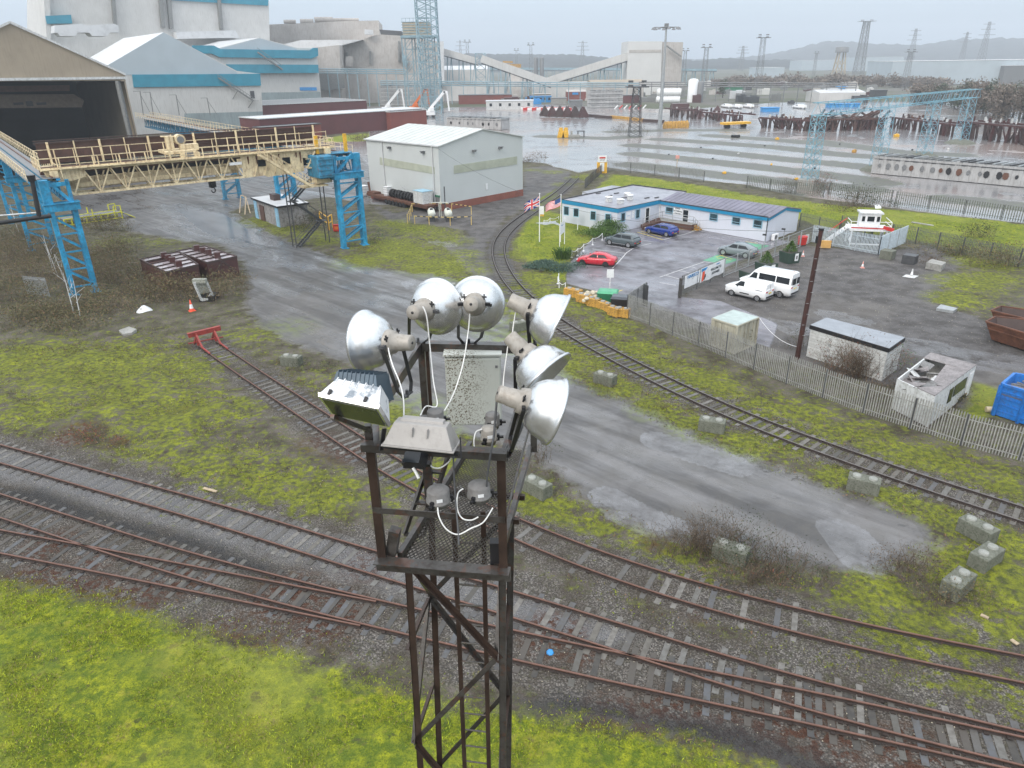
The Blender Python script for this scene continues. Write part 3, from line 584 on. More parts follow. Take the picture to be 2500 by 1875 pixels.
for a,d,t_ in((0.03,0.03,0),(W-.03,.03,0),(W-.02,D,.0),((bl_-ORI).dot(ex)+.03,(bl_-ORI).dot(ey),.0)):
 bar(TP(a,d,ZF-.02),TP(a,d,ZT+(.0 if d<.5 else.02)),.078,.065,'tower rust'if d<.5 else 'tower steel','post')
bar(TP(-.03,0,ZT),TP(W+.03,0,ZT),.10,.07,nm='top_rail');bar(TP(0,-.01,ZF+.62),TP(W,-.01,ZF+.62),.012,.06,nm='mid_rail')
bar(TP(-.02,0,ZF),TP(W+.04,0,ZF),.05,.13,nm='toe_beam');bar(TP(-.02,-.04,ZF+.068),TP(W+.04,-.04,ZF+.068),.13,.012,nm='toe_beam')
bar(up(bl_,ZT+.04),up(br_+ex*.08,ZT+.04),.11,.10,nm='top_rail');bar(TP(W,0,ZT-.03),TP(W,D,ZT-.03),.07,.07,nm='top_rail')
ang(TP(W-.0,-.02,ZT-.02),TP(W-.0,D+.1,ZT-.45),.06);bar(TP(W,.05,ZF+.62),TP(W,D,ZF+.62),.012,.05,nm='mid_rail')
bar(TP(-.12,0.62,ZT-.02),up(bl_,ZT+.03)+ex*.03,.03,.12,nm='outrigger');bar(TP(-.12,.62,ZT-.02),TP(.1,.0,ZT),.06,.06,nm='outrigger')
bar(TP(.25,1.0,ZF),TP(.25,1.0,ZT-.2),.09,.09,nm='post');bar(up(bl_,ZF)+ex*.1,up(bl_,ZT)+ex*.1,.04,.04,'tower rust','post')
for d in(.9,1.35):bar(TP(.35,d,ZF-.03),TP(W,d,ZF-.03),.05,.06,'tower rust','floor_bearer')
bar(TP(.18,.1,ZF+.02),TP(.42,D,ZF+.02),.05,.10,nm='floor_edge');bar(TP(.10,.1,ZF+.06),TP(.16,.1,ZF+.34),.10,.10,nm='bracket')
bar(TP(W-.1,.05,ZF+.02),TP(W-.06,D,ZF+.02),.05,.10,nm='floor_edge');bar(TP(W-.12,.1,ZF+.05),TP(W-.12,.1,ZF+.30),.09,.09,'black','bracket')
mb=MB();px_,py_=.052,.034
def strand(p,q):mb.beam(p,q,.009,.007)
nx_,ny_=int((W-.2)/px_),int((D-.1)/(py_*2))
for j in range(ny_+1):
 for i in range(nx_):
  d0=.05+j*py_*2;a0=.18+.24*d0/D+i*px_*(W-.3-.24*d0/D)/(W-.2)*1.0;s_=px_*(W-.3-.24*d0/D)/(W-.2)
  strand(TP(a0,d0,ZF+.0),TP(a0+s_/2,d0+py_,ZF));strand(TP(a0+s_/2,d0+py_,ZF),TP(a0+s_,d0,ZF))
  strand(TP(a0,d0,ZF),TP(a0+s_/2,d0-py_,ZF));strand(TP(a0+s_/2,d0-py_,ZF),TP(a0+s_,d0,ZF))
mb.build('mesh_floor',P('expanded mesh'),tw)
zt=ZF-.05
def on_depth(x,y,d_):n=ey;r_=ray(x,y);return CAM+r_*((TP(0,d_,0)-CAM).dot(n)/r_.dot(n))
LG=[(on_depth(x0,1403,d_),on_depth(x1,1875,d_))for x0,x1,d_ in((989,1019,.15),(1217,1220,.15),(1238,1234,.95),(1050,1067,.95))]
def leg_at(i,z):a,b=LG[i];return a.lerp(b,(z-a.z)/(b.z-a.z))
for i in range(4):ang(leg_at(i,zt),leg_at(i,0),.072,.012,'tower rust'if i in(0,3)else 'tower steel','leg')
lv=[zt,15.9,14.5,13.0,11.4,9.7,7.9,6.0,4.0,2.0,.1]
for k in range(len(lv)-1):
 za,zb_=lv[k],lv[k+1]
 for i,j in((0,1),(1,2),(2,3),(3,0)):
  p,q=(leg_at(i,za),leg_at(j,zb_))if(k+(i in(0,2)))%2 else(leg_at(j,za),leg_at(i,zb_))
  ang(p,q,.055,.008,'tower rust'if i==0 and k%2==0 else 'tower steel','brace')
  if k:ang(leg_at(i,za),leg_at(j,za),.05,.007,'tower rust','brace')if i in(1,3)else None
lad=MB();lp=lambda a,z:TP(.62+a,.55,z)+Vector((-.055*(zt-z)/5,0,0))
for a in(0,.30):lad.beam(lp(a,ZF+.3),lp(a,0),.05,.02)
lad.build('ladder_stile',P('tower rust'),tw)
for k in range(62):lad=MB();lad.tube(lp(0,ZF-.1-k*.27),lp(.30,ZF-.1-k*.27),.011,n=5);lad.build('rung',P('tower steel'),tw)
lad=MB()
for s_ in(0,.2):lad.beam(TP(.02+s_,.75+.0*s_,ZF-.2),TP(.30+s_*.9,1.25,ZT-.6),.03,.05)
for k in range(4):t_=k/3;a_=TP(.02,.75,ZF-.2).lerp(TP(.30,1.25,ZT-.6),t_);b_=TP(.22,.75,ZF-.2).lerp(TP(.48,1.25,ZT-.6),t_);lad.beam(a_,b_,.06,.02)
lad.build('side_ladder',P('tower steel'),tw)
# bell floodlights: reflector, housing, yoke
def aim(p,rear,look):
 z=look.normalized();x=z.cross(VZ((1))).normalized();y=x.cross(z)
 return Matrix(((x.x,y.x,z.x,p.x),(x.y,y.y,z.y,p.y),(x.z,y.z,z.z,p.z),(0,0,0,1)))
def bell(label,c,tail,dist,dist2,foot,hs=1.0,Rr=.285):
 pc=CAM+ray(*c).normalized()*dist;pt=CAM+ray(*tail).normalized()*dist2
 look=(pc-pt);M_=aim(pc,None,look);L_=look.length
 t=thing('floodlight',label,'floodlight',tuple(pc),group='round floodlights on the tower')
 mb=MB();dp=.27
 pr=[(.085,-dp),(.13,-dp+.015),(.19,-dp+.055),(.235,-dp+.12),(.255,-dp+.18),(Rr-.008,-.03),(Rr+.006,-.025),(Rr+.008,0),(Rr,.0),(.24,-.10),(.15,-.2),(.0,-.22)]
 mb.lathe(pr,M_,40);r_=mb.build('reflector',P('lamp metal'),t)
 mb=MB();hl=max(.24,L_-dp+.02)
 mb.lathe([(.0,-dp-hl),(.066,-dp-hl),(.072,-dp-hl+.01),(.074,-dp-hl*.62),(.079,-dp-hl*.6),(.082,-dp-.06),(.105,-dp-.055),(.112,-dp-.02),(.118,-dp+.0),(.118,-dp+.035),(.09,-dp+.04)],M_,24);hz=mb.build('housing',P('lamp housing'),t)
 mb=MB();mb.lathe([(.0,-dp-hl-.006),(.012,-dp-hl-.006),(.014,-dp-hl+.002)],M_,10);mb.build('screw',P('black'),hz)
 for s_ in(-1,1):
  mb=MB();mb.box((s_*.10,.07,-dp-.04),(.05,.018,.018),0,0,M_);mb.box((s_*.10,.07,-dp-.04),(.014,.06,.012),0,0,M_);mb.build('clip',P('black'),t)
 mb=MB();ft=Vector(foot);ax=M_.to_3x3()@Vector((1,0,0));piv=M_@Vector((0,-.0,-dp-.02))
 for s_ in(-1,1):
  a=piv+ax*(s_*.16);b=ft+ax*(s_*.13)+(piv-ft)*.16
  mb.beam(piv+ax*s_*.11,a,.03,.03);mb.beam(a,b,.035,.010);mb.beam(b,ft+ax*(s_*.07),.035,.010)
 mb.beam(ft-ax*.08,ft+ax*.08,.05,.012);mb.tube(ft-VZ((.03)),ft+VZ((.05)),.016);mb.build('yoke',P('black'if 'left'not in label else 'dark grey'),t)
 return t,pt
topb=ZT+.09
f1,e1=bell('round floodlight with its back to the viewer, left of the top pair',(1068,748),(1013,762),7.35,6.95,up(bl_,topb))
f2,e2=bell('round floodlight with its back squarely to the viewer, right of the top pair',(1165,742),(1150,743),7.45,6.85,up(bl_.lerp(br_,.53),topb))
f3,e3=bell('round floodlight facing left, on the left outrigger of the tower',(890,833),(973,836),6.75,6.55,TP(.12,.92,ZT+.08))
f4,e4=bell('round floodlight facing right, highest of the three on the right side',(1362,789),(1268,744),6.75,6.75,TP(W+.12,1.35,ZT+.0))
f5,e5=bell('round floodlight tilted down, middle of the three on the right side',(1336,920),(1252,830),6.35,6.45,TP(W+.06,.85,ZT+.0))
f6,e6=bell('round floodlight facing right, lowest of the three on the right side',(1356,1005),(1222,962),5.9,5.8,TP(W+.02,.18,ZT-.05))
# rectangular floodlights
def frame_from(p,xa,up_):
 x=Vector(xa).normalized();z=Vector(up_).normalized();y=z.cross(x).normalized();z=x.cross(y)
 return Matrix(((x.x,y.x,z.x,p.x),(x.y,y.y,z.y,p.y),(x.z,y.z,z.z,p.z),(0,0,0,1)))
def tbox(mb,M_,w0,d0,w1,d1,z0,z1,mi=0):
 vs=[M_@Vector((sx*w,sy*d,z))for z,w,d in((z0,w0/2,d0/2),(z1,w1/2,d1/2))for sx,sy in((-1,-1),(1,-1),(1,1),(-1,1))]
 mb.add(vs,[(3,2,1,0),(4,5,6,7),(0,1,5,4),(1,2,6,5),(2,3,7,6),(3,0,4,7)],mi)
pL=CAM+ray(868,998).normalized()*5.75
MF=frame_from(pL,ex*1-VZ((.10))+ey*-.12,Vector((0.0,.80,.62)))
t=thing('floodlight','square floodlight with peeling silver body and green glass, at the tower left corner','floodlight',tuple(pL))
mb=MB();tbox(mb,MF,.50,.34,.52,.36,-.03,.0);mb.build('rim',P('lamp metal'),t)
mb=MB();tbox(mb,MF,.45,.29,.45,.29,-.036,-.028);mb.build('glass',P('lamp glass'),t)
mb=MB();tbox(mb,MF,.50,.34,.38,.24,.0,.17)
for k in range(-3,4):tbox(mb,MF@Matrix.Translation((k*.06,0,0)),.008,.33,.006,.25,.0,.185)
mb.build('body',P('peeled silver'),t)
for k in(-.17,.13):mb=MB();mb.box((k,-.17,.02),(.022,.03,.05),0,0,MF);mb.build('clip',P('black'),t)
mb=MB();mb.beam(MF@Vector((-.2,-.02,-.02))+VZ((-.10)),TP(.02,.1,ZT+.1),.035);mb.beam(TP(.0,.1,ZT),TP(.0,.1,ZT+.16),.06);mb.build('bracket',P('tower steel'),t)
pB=CAM+ray(884,946).normalized()*6.25
MB2=frame_from(pB,ex*1-ey*.1,Vector((0,.35,.94)))
t=thing('floodlight','dark blue finned floodlight tucked behind the peeling one','floodlight',tuple(pB))
mb=MB();tbox(mb,MB2,.46,.34,.36,.26,-.10,.13)
for k in range(-4,5):tbox(mb,MB2@Matrix.Translation((k*.04,0,0)),.006,.34,.006,.27,-.08,.145)
mb.build('body',P('heat sink'),t);mb=MB();tbox(mb,MB2,.42,.32,.42,.32,-.11,-.08);mb.build('rim',P('dark grey'),t)
mb=MB();mb.beam(pB+VZ((-.1)),TP(-.02,.62,ZT),.05);mb.build('bracket',P('tower steel'),t)
pW=CAM+ray(1030,1062).normalized()*5.72
MW=frame_from(pW,ex+VZ((-.05)),Vector((0,.15,1)))
t=thing('floodlight','wide pale grey floodlight lying on the front rail of the platform','floodlight',tuple(pW))
mb=MB();tbox(mb,MW,.56,.27,.42,.14,-.06,.11);tbox(mb,MW,.585,.29,.585,.29,-.075,-.06);tbox(mb,MW@Matrix.Translation((0,.03,0)),.36,.10,.34,.08,.10,.13)
for k in(-.05,.07):tbox(mb,MW@Matrix.Translation((k,-.09,.02)),.01,.06,.006,.05,.0,.07)
mb.build('body',P('gear pale')if 'gear pale'in _MC else paint('gear pale',(.33,.315,.30),.5,.1,var=.08,vs=4,dirt=.3,dcol=(.2,.19,.18)),t,bevel=.012)
mb=MB();tbox(mb,MW,.52,.24,.52,.24,-.085,-.074);mb.build('glass',P('lamp glass'),t)
mb=MB()
for s_ in(-1,1):mb.beam(MW@Vector((s_*.31,0,.02)),MW@Vector((s_*.33,-.02,-.16)),.012,.04)
mb.beam(MW@Vector((-.31,-.03,-.12)),MW@Vector((.31,-.03,-.12)),.04,.012);mb.build('bracket',P('black'),t)
pS=CAM+ray(1012,1120).normalized()*6.2
MS=frame_from(pS,ex,Vector((0,-.5,.8)));t=thing('floodlight','small black lamp hanging under the wide grey floodlight','floodlight',tuple(pS))
mb=MB();tbox(mb,MS,.20,.14,.12,.10,-.05,.08);tbox(mb,MS,.25,.04,.25,.04,-.10,-.05);mb.build('body',P('black'),t);mb=MB();tbox(mb,MS@Matrix.Translation((0,-.03,.0)),.14,.1,.14,.1,.079,.085);mb.build('glass',P('glass dark'),t)
cb=thing('cabinet','weathered pale steel electrical cabinet hung on the back of the platform','cabinet',tuple(TP(.52,D-.12,ZT-.62)),0)
a0=TP(.74,D-.10,ZT-.0);a1=TP(1.12,D-.10,ZT)
cx_=(G(1085,870,ZT));
pa=GY(1085,868,TP(.8,D-.12,0).y);pb=GY(1222,868,TP(.8,D-.12,0).y);pc_=GY(1152,1035,TP(.8,D-.12,0).y)
cb.location=(((pa+pb)/2).x,((pa+pb)/2).y,pc_.z);cw,ch=(pb-pa).length,(pa.z-pc_.z)
mb=MB();mb.box((0,.08,ch/2),(cw,.18,ch));mb.build('case',P('cabinet'),cb,False,bevel=.008)
mb=MB();mb.box((0,-.025,ch/2-.01),(cw-.01,.035,ch-.03));mb.build('door',P('cabinet'),cb,False,bevel=.012)
mb=MB();mb.box((cw/2-.05,-.047,ch-.13),(.03,.012,.03));mb.build('lock',P('mid grey'),cb,False)
mb=MB();mb.box((0,.07,ch+.012),(cw+.03,.24,.02));mb.build('lid',P('cabinet'),cb,False)
def drum(label,x,y,dist,r=.098,h=.165,mt='gear grey'):
 p=CAM+ray(x,y).normalized()*dist;t=thing('gear_housing',label,'gear housing',(p.x,p.y,p.z-h),group='round gear housings on the platform')
 mb=MB();mb.lathe([(0,h),(r*.55,h),(r*.6,h-.004),(r*.9,h-.008),(r,h-.02),(r*1.02,.4*h),(r*1.12,.36*h),(r*1.12,.28*h),(r*.95,.2*h),(r*.85,0),(0,0)],None,28)
 mb.build('drum',P(mt),t,False)
 for k in range(3):
  a_=k*2.1-2.0;mb=MB();mb.box((math.cos(a_)*r*1.12,math.sin(a_)*r*1.12,.35*h),(.03,.03,.06),a_);mb.tube((math.cos(a_)*r*1.0,math.sin(a_)*r,.35*h),(math.cos(a_)*(r+.06),math.sin(a_)*(r+.06),.35*h),.014);mb.build('clip',P('black'),t,False)
 mb=MB();mb.box((r*.2,-r*1.01,h*.6),(.05,.004,.03),.2);mb.build('label_plate',P('white'),t,False)
 return t
drum('round gear drum at the left of the front pair on the mesh floor',1069,1192,6.12)
drum('round gear drum at the right of the front pair on the mesh floor',1169,1180,6.18)
drum('dark gear drum standing at the foot of the cabinet, left side',1062,1000,6.75,.078)
drum('dark gear drum behind the right floodlights, nearly hidden by the cabinet',1202,1008,6.95,.070)
drum('pale grey gear drum below the lowest right floodlight',1193,1042,6.45,.072,.17,'lamp housing')
def cable(label,pts,r=.0065,mt='cable white'):
 ps=[Vector(p)for p in pts];o_=[]
 for i in range(len(ps)-1):
  p0,p1,p2,p3=ps[max(i-1,0)],ps[i],ps[i+1],ps[min(i+2,len(ps)-1)]
  for k in range(7):t_=k/7;o_.append(.5*((2*p1)+(p2-p0)*t_+(2*p0-5*p1+4*p2-p3)*t_**2+(3*p1-p0-3*p2+p3)*t_**3))
 o_.append(ps[-1]);mb=MB();mb.path(o_,r,6);o=mb.build('cable',P(mt));return tag(o,label,'cable','cables of the tower lights')
def C(x,y,d):return CAM+ray(x,y).normalized()*d
cable('white cable falling from the left floodlight of the top pair to a drum',[C(1032,748,6.9),C(1042,775,6.9),C(1050,850,6.95),C(1058,930,6.85),C(1067,990,6.75),C(1040,992,6.7),C(1026,1015,6.6)])
cable('white cable falling from the right one of the top pair of floodlights',[C(1147,766,6.95),C(1143,810,6.95),C(1130,890,6.9),C(1108,960,6.8),C(1085,1003,6.7)])
cable('white cable taped in spirals down from the left floodlight',[C(952,835,6.55),C(948,850,6.5),C(958,890,6.4),C(976,935,6.2),C(985,975,6.1),C(986,1015,6.05)])
cable('white cable running down from the middle right floodlight',[C(1242,825,6.5),C(1238,860,6.5),C(1230,920,6.5),C(1228,960,6.5)])
cable('thin cable under the highest right floodlight',[C(1259,762,6.8),C(1255,785,6.8),C(1250,820,6.8)],.007)
cable('dark cable bundle hanging beside the lowest right floodlight',[C(1213,975,6.0),C(1210,1010,6.0),C(1206,1060,6.0),C(1200,1095,6.0),C(1190,1160,6.1),C(1188,1190,6.15)],.010,'dark grey')
cable('white cable looping on the floor from the left front drum',[C(1068,1230,6.1),C(1072,1262,6.1),C(1090,1292,6.1),C(1118,1305,6.1),C(1150,1290,6.1),C(1180,1275,6.1),C(1203,1240,6.15)])
cable('white cable curling out of the right front drum',[C(1131,1193,6.15),C(1118,1205,6.15),C(1116,1240,6.15),C(1128,1265,6.15),C(1150,1270,6.15),C(1168,1262,6.15)])
cable('dark cable strung straight down between the front drums',[C(1107,1110,6.0),C(1108,1150,6.05),C(1112,1220,6.1),C(1118,1290,6.1),C(1120,1330,6.1)],.008,'dark grey')
cable('white cable curving from the pale drum below the right lamps',[C(1177,1048,6.4),C(1162,1055,6.4),C(1157,1080,6.4),C(1162,1100,6.4),C(1180,1112,6.4),C(1192,1114,6.4)])
cable('white cable behind the wide floodlight, arching over the mesh',[C(1045,1125,6.3),C(1055,1140,6.3),C(1075,1142,6.3),C(1095,1128,6.3),C(1108,1108,6.2)])
cable('white cable poking out beneath the small black lamp',[C(1008,1142,6.2),C(1016,1155,6.2),C(1022,1168,6.2)],.014)
# crane runway frame of reference
VA=R(38);V=Vector((math.cos(VA),math.sin(VA),0));U=Vector((-V.y,V.x,0));O=Vector((-44.6,72.0,0));SPAN=31.06
def K(a,b,z=0.0):return O+V*a+U*b+VZ((z))
def VP(x,y,P0,d):
 r_=ray(x,y);n=Vector((-d[1],d[0],0));return CAM+r_*((P0-CAM).dot(n)/r_.dot(n))
def column(label,a,b,h=11.5,w_=2.2,mt='crane blue',side=1,cap=True,depth=1.1):
 t=thing('crane_column',label,'crane column',tuple(K(a,b)),VA,'blue lattice columns of the crane runway')
 zc=8.8
 for s_ in(-1,1):
  mb=MB();mb.box((s_*w_/2,0,zc/2),(.42 if s_<0 else.5,.9,zc));mb.box((s_*w_/2,0,.06),(.9,1.2,.12));mb.build('leg',P(mt),t,False)
 mb=MB();z=.7;k=0
 n=4
 for i in range(n+1):
  zz_=.9+i*(zc-1.6)/n
  mb.beam((-w_/2,-.3,zz_),(w_/2,-.3,zz_),.12,.16)
  if i<n:mb.beam((w_/2*side,-.36,zz_+.1),(-w_/2*side,-.36,zz_+(zc-1.6)/n-.1),.12,.2);mb.beam((w_/2*side,.3,zz_+.1),(-w_/2*side,.3,zz_+(zc-1.6)/n-.1),.12,.2)
 mb.build('bracing',P(mt),t,False)
 if cap:
  mb=MB();mb.box((0,0,zc+.15),(w_+1.1,1.3,.7));mb.box((0,0,zc+.53),(w_+1.3,1.5,.06));mb.build('cap_beam',P(mt),t,False)
  mb=MB();mb.box((-w_/2*side-.05,0,(zc+h)/2+.25),(.8,.9,h-zc-.5));mb.beam((w_/2*side,0,zc+.5),(-w_/2*side*.6,0,h-.2),.3);mb.beam((w_/2*side,0,zc+.5),(w_/2*side,0,h-.1),.35);mb.beam((-w_/2,0,h-.5),(w_/2,0,h-.5),.35)
  mb.build('head_frame',P(mt),t,False)
 mb=MB()
 for i in range(4):mb.box((-w_/2*1-.5,0,1.6+i*2.0),(.35,.08,.12))
 mb.build('step_irons',P('dull galv'),t,False)
 return t
column('bright blue lattice crane column at the left end of the cream gantry, standing in brambles',0,0,11.6,2.0)
column('bright blue lattice crane column carrying the right end of the cream gantry',SPAN,0,11.5,2.9,side=-1)
column('blue crane column with the brick hut at its foot, behind the right end of the gantry',SPAN+1.2,24,11.0,2.6,'crane blue',-1)
column('farther blue crane column under the middle of the gantry, at the road edge',SPAN+.5,48,11.0,2.6,'crane blue dull',-1)
column('blue crane column beyond the left gantry column, with crossed struts',-.5,26,11.2,2.6,'crane blue')
column('blue crane column at the left edge of the photo behind the pipe',-.5,49,11.2,2.6,'crane blue')
def runway(label,a,b0,b1,mt,z=9.6,h=1.9,n=40):
 t=thing('runway_girder',label,'crane runway',tuple(K(a,b0)),VA+R(90),'runway girders of the travelling crane')
 q=lambda s_,z_,o=0:K(a+o,b0+(b1-b0)*s_,z_)
 mb=MB()
 for o_ in(-.55,.55):mb.beam(q(0,z+h,o_),q(1,z+h,o_),.35,.22);mb.beam(q(0,z,o_),q(1,z,o_),.3,.2)
 mb.build('chords',P(mt),t);mb=MB()
 for i in range(n):
  for o_ in(-.55,.55):mb.beam(q(i/n,z,o_),q((i+.5)/n,z+h,o_),.10,.12);mb.beam(q((i+.5)/n,z+h,o_),q((i+1)/n,z,o_),.10,.12)
  if i%2==0:mb.beam(q(i/n,z,-.55),q(i/n,z+h,-.55),.16)
 mb.build('lattice',P(mt),t)
 mb=MB();mb.beam(q(0,z+h+.16,0),q(1,z+h+.16,0),1.4,.06);mb.beam(q(0,z+h+.16,-1.5),q(1,z+h+.16,-1.5),1.2,.05);mb.build('walkway',P('mid grey'),t)
 mb=MB();mb.beam(q(0,z+h+.26,.1),q(1,z+h+.26,.1),.12,.16);mb.build('crane_rail',P('rail rust'),t)
 mb=MB()
 for o_ in(-2.05,1.0):
  for z_ in(.65,1.15):mb.beam(q(0,z+h+z_,o_),q(1,z+h+z_,o_),.05)
  for i in range(n+1):mb.beam(q(i/n,z+h,o_),q(i/n,z+h+1.15,o_),.06)
 mb.build('handrail',P('crane cream'),t);return t
runway('blue lattice runway girder on the left, running back into the dark shed',-.2,.3,150,'crane blue',n=80)
runway('blue runway girder on the right behind the gantry, running back to the tan shed',SPAN+.6,1.0,100,'crane blue dull',z=9.3,n=60)
# travelling bridge
br=thing('gantry_crane','cream and rusty overhead travelling crane bridging the two blue runways','gantry crane',tuple(K(SPAN/2,3)),VA)
L0_,L1_=-.2,SPAN-1.0;B0=1.6
zb_,zt_=9.75,12.2
def q(a,z,b=B0):return K(a,b,z)
mb=MB();sp_=19.0
for b in(B0,B0+1.8):
 mb.beam(q(1.6,zb_,b),q(sp_,zb_+.02,b),.18,.2);mb.beam(q(-.3,zt_,b),q(L1_,zt_-.1,b),.2,.25);mb.beam(q(-.3,zt_,b),q(1.6,zb_,b),.2)
 n=7
 for i in range(n):
  a0=1.6+(sp_-1.6)*i/n;a1=1.6+(sp_-1.6)*(i+1)/n;am=(a0+a1)/2
  mb.beam(q(a0,zb_,b),q(am,zt_,b),.13);mb.beam(q(am,zt_,b),q(a1,zb_,b),.13)
  if b==B0:mb.beam(q(a1,zb_,b),q(a1-.1,zt_+1.1,b),.10)
 for i in range(10):a0=1.6+(sp_-1.6)*i/9;mb.beam(q(a0,zb_,B0),q(a0,zb_,B0+1.8),.1)
mb.build('truss',P('crane cream'),br)
mb=MB();mb.slab([q(1.2,11.15,B0+1.75),q(sp_,11.15,B0+1.75),q(sp_,10.1,B0+1.75),q(1.8,10.1,B0+1.75)],V.cross(VZ((1))),.08);mb.build('web_plate',P('crane cream'),br)
mb=MB();mb.slab([q(.0,12.0,B0+1.85),q(sp_,12.0,B0+1.85),q(sp_,11.2,B0+1.85),q(.6,11.2,B0+1.85)],V.cross(VZ((1))),.08);mb.build('web_plate',P('black'),br)
mb=MB();nrm=V.cross(VZ((1)))
mb.slab([q(sp_,zt_-.15),q(sp_,zb_-.1),q(21.3,zb_-.05),q(21.8,zb_-.25),q(26.3,zb_+.0),q(26.3,zt_-.2)],nrm,.12)
mb.build('side_plate',P('crane cream'),br);mb=MB();mb.slab([q(26.3,zt_-.2),q(26.3,zt_-.9),q(28.0,10.9),q(29.9,11.2),q(29.9,zt_-.2)],nrm,.12);mb.build('side_plate',P('crane cream'),br);mb=MB();mb.slab([q(-.6,zt_),q(-.3,zt_-.9),q(1.6,11.1),q(3.0,11.4),q(3.0,zt_)],nrm,.1)
mb.build('side_plate',P('crane cream'),br)
mb=MB()
for a in(20.2,21.4,22.6,23.9,25.2):mb.beam(q(a,zb_,B0-.05),q(a+(.9 if a<23 else-.9),zt_-.3,B0-.05),.1)
mb.build('stiffener',P('crane cream'),br)
for a in(21.0,24.0):mb=MB();mb.box(q(a+.2,11.15,B0-.10),(.95,.06,.75),VA);mb.build('window',P('glass dark'),br,bevel=.1)
mb=MB();mb.beam(q(-.8,zt_+.18,B0+.4),q(30.3,zt_+.05,B0+.4),1.9,.08);mb.beam(q(-.8,zt_+.2,B0-.35),q(30.3,zt_+.1,B0-.35),.06,.3);mb.build('walkway',P('crane cream'),br)
mb=MB();mb.beam(q(-.8,zt_+.26,B0+1.0),q(30.3,zt_+.14,B0+1.0),.6,.1);mb.beam(q(-.8,zt_-.2,B0+1.0),q(30.3,zt_-.3,B0+1.0),.5,.4);mb.build('track_beam',P('crane rust'),br)
mb=MB()
for b,hs in((B0-.4,(.45,1.1)),(B0+1.5,(.9,1.75))):
 for z_ in hs:mb.beam(q(-.8,zt_+z_+.15,b),q(30.3,zt_+z_,b),.06)
 for i in range(19):a=-.8+31.1*i/18;mb.beam(q(a,zt_+.1,b),q(a,zt_+hs[1]+.12,b),.09 if(i%2)else.06)
for z_ in(.5,1.1):
 mb.beam(q(-.8,zt_+z_,B0-.4),q(-.8,zt_+z_,B0+6),.06);mb.beam(q(30.3,zt_+z_,B0-.4),q(30.3,zt_+z_,B0+6),.06)
for i in range(6):mb.beam(q(-.8,zt_,B0+i*1.1),q(-.8,zt_+1.1,B0+i*1.1),.06);mb.beam(q(30.3,zt_,B0+i*1.1),q(30.3,zt_+1.1,B0+i*1.1),.06)
mb.build('handrail',P('crane cream'),br)
BB=B0+4.4
mb=MB()
mb.slab([q(-.2,14.6,BB),q(30.0,14.4,BB),q(30.0,12.4,BB),q(-.2,12.5,BB)],nrm,.12);mb.build('rear_panel',P('crane rust'),br)
mb=MB()
for z_ in(14.75,14.5):mb.beam(q(-.4,z_,BB-.2),q(30.2,z_-.1,BB-.2),.09)
for z_ in(12.9,13.2,13.5,13.8,14.1):mb.beam(q(13.8,z_-.05,BB-.25),q(29.8,z_-.12,BB-.25),.07)
mb.build('cable_rails',P('rust dark'),br)
mb=MB()
for i in range(13):
 a=.8+29*i/12;mb.beam(q(a,12.3,BB-.35),q(a,14.6,BB-.35),.22 if i%2==0 else.09,.1)
for z_ in(13.0,):mb.beam(q(0,z_,BB-.4),q(30,z_,BB-.4),.07)
mb.build('panel_posts',P('crane cream'),br)
mb=MB();mb.slab([q(1,11.9,BB),q(30,11.8,BB),q(30,10.2,BB),q(1.2,10.3,BB)],nrm,.3);mb.build('rear_girder',P('crane cream'),br)
for a in(0.2,29.3):
 mb=MB();mb.beam(q(a,11.9,B0-.8),q(a,11.9,BB+.8),.7,.7);mb.build('end_carriage',P('crane cream'),br)
 for b in(B0+.2,BB-.2):mb=MB();mb.tube(q(a-.15,11.62,b),q(a+.15,11.62,b),.32,n=16);mb.build('wheel',P('rust'),br)
mb=MB();mb.box(q(12.8,zt_+.75,B0+2.3),(3.2,3.2,.35),VA);mb.box(q(12.0,zt_+1.5,B0+1.6),(.7,.8,1.9),VA);mb.box(q(13.9,zt_+1.15,B0+1.5),(1.9,.9,.7),VA);mb.box(q(13.2,zt_+.35,B0+.9),(1.1,.6,.5),VA);mb.box(q(14.3,zt_+.3,B0+.8),(.8,.6,.7),VA)
mb.beam(q(11.4,zt_+.2,B0+1),q(12.4,zt_+2.4,B0+1.9),.12);mb.beam(q(11.3,zt_+2.4,B0+1.9),q(12.9,zt_+2.3,B0+1.9),.5,.14);mb.build('trolley',P('crane cream'),br,bevel=.04)
mb=MB();mb.tube(q(13.1,zt_+2.0,B0+1.2),q(13.1,zt_+2.0,B0+2.1),.55,n=20);mb.build('hoist_drum',P('crane cream'),br)
mb=MB();mb.tube(q(13.1,zt_+2.0,B0+1.1),q(13.1,zt_+2.0,B0+1.2),.36,n=20);mb.build('drum_hub',P('mid grey'),br)
mb=MB();mb.box(q(13.6,zt_+.42,B0+.55),(.9,.2,.5),VA);mb.build('motor',P('mid grey'),br)
mb=MB()
for a in(15.8,15.95,16.1):mb.beam(q(a,11,B0+2.4),q(a,9.2,B0+2.4),.03)
mb.build('hoist_rope',P('black'),br);mb=MB();mb.box(q(15.95,9.0,B0+2.4),(.75,.35,.7),VA);mb.tube(q(15.8,8.9,B0+2.4),q(16.1,8.9,B0+2.4),.35);mb.build('hook_block',P('black'),br)
mb=MB();hp=[q(15.95+.22*math.sin(t_),8.35-.28*math.cos(t_)*1,B0+2.4)for t_ in[x*.35-2.6 for x in range(14)]];mb.path([q(15.95,8.7,B0+2.4)]+hp[::-1][:11],.07);mb.build('hook',P('black'),br)
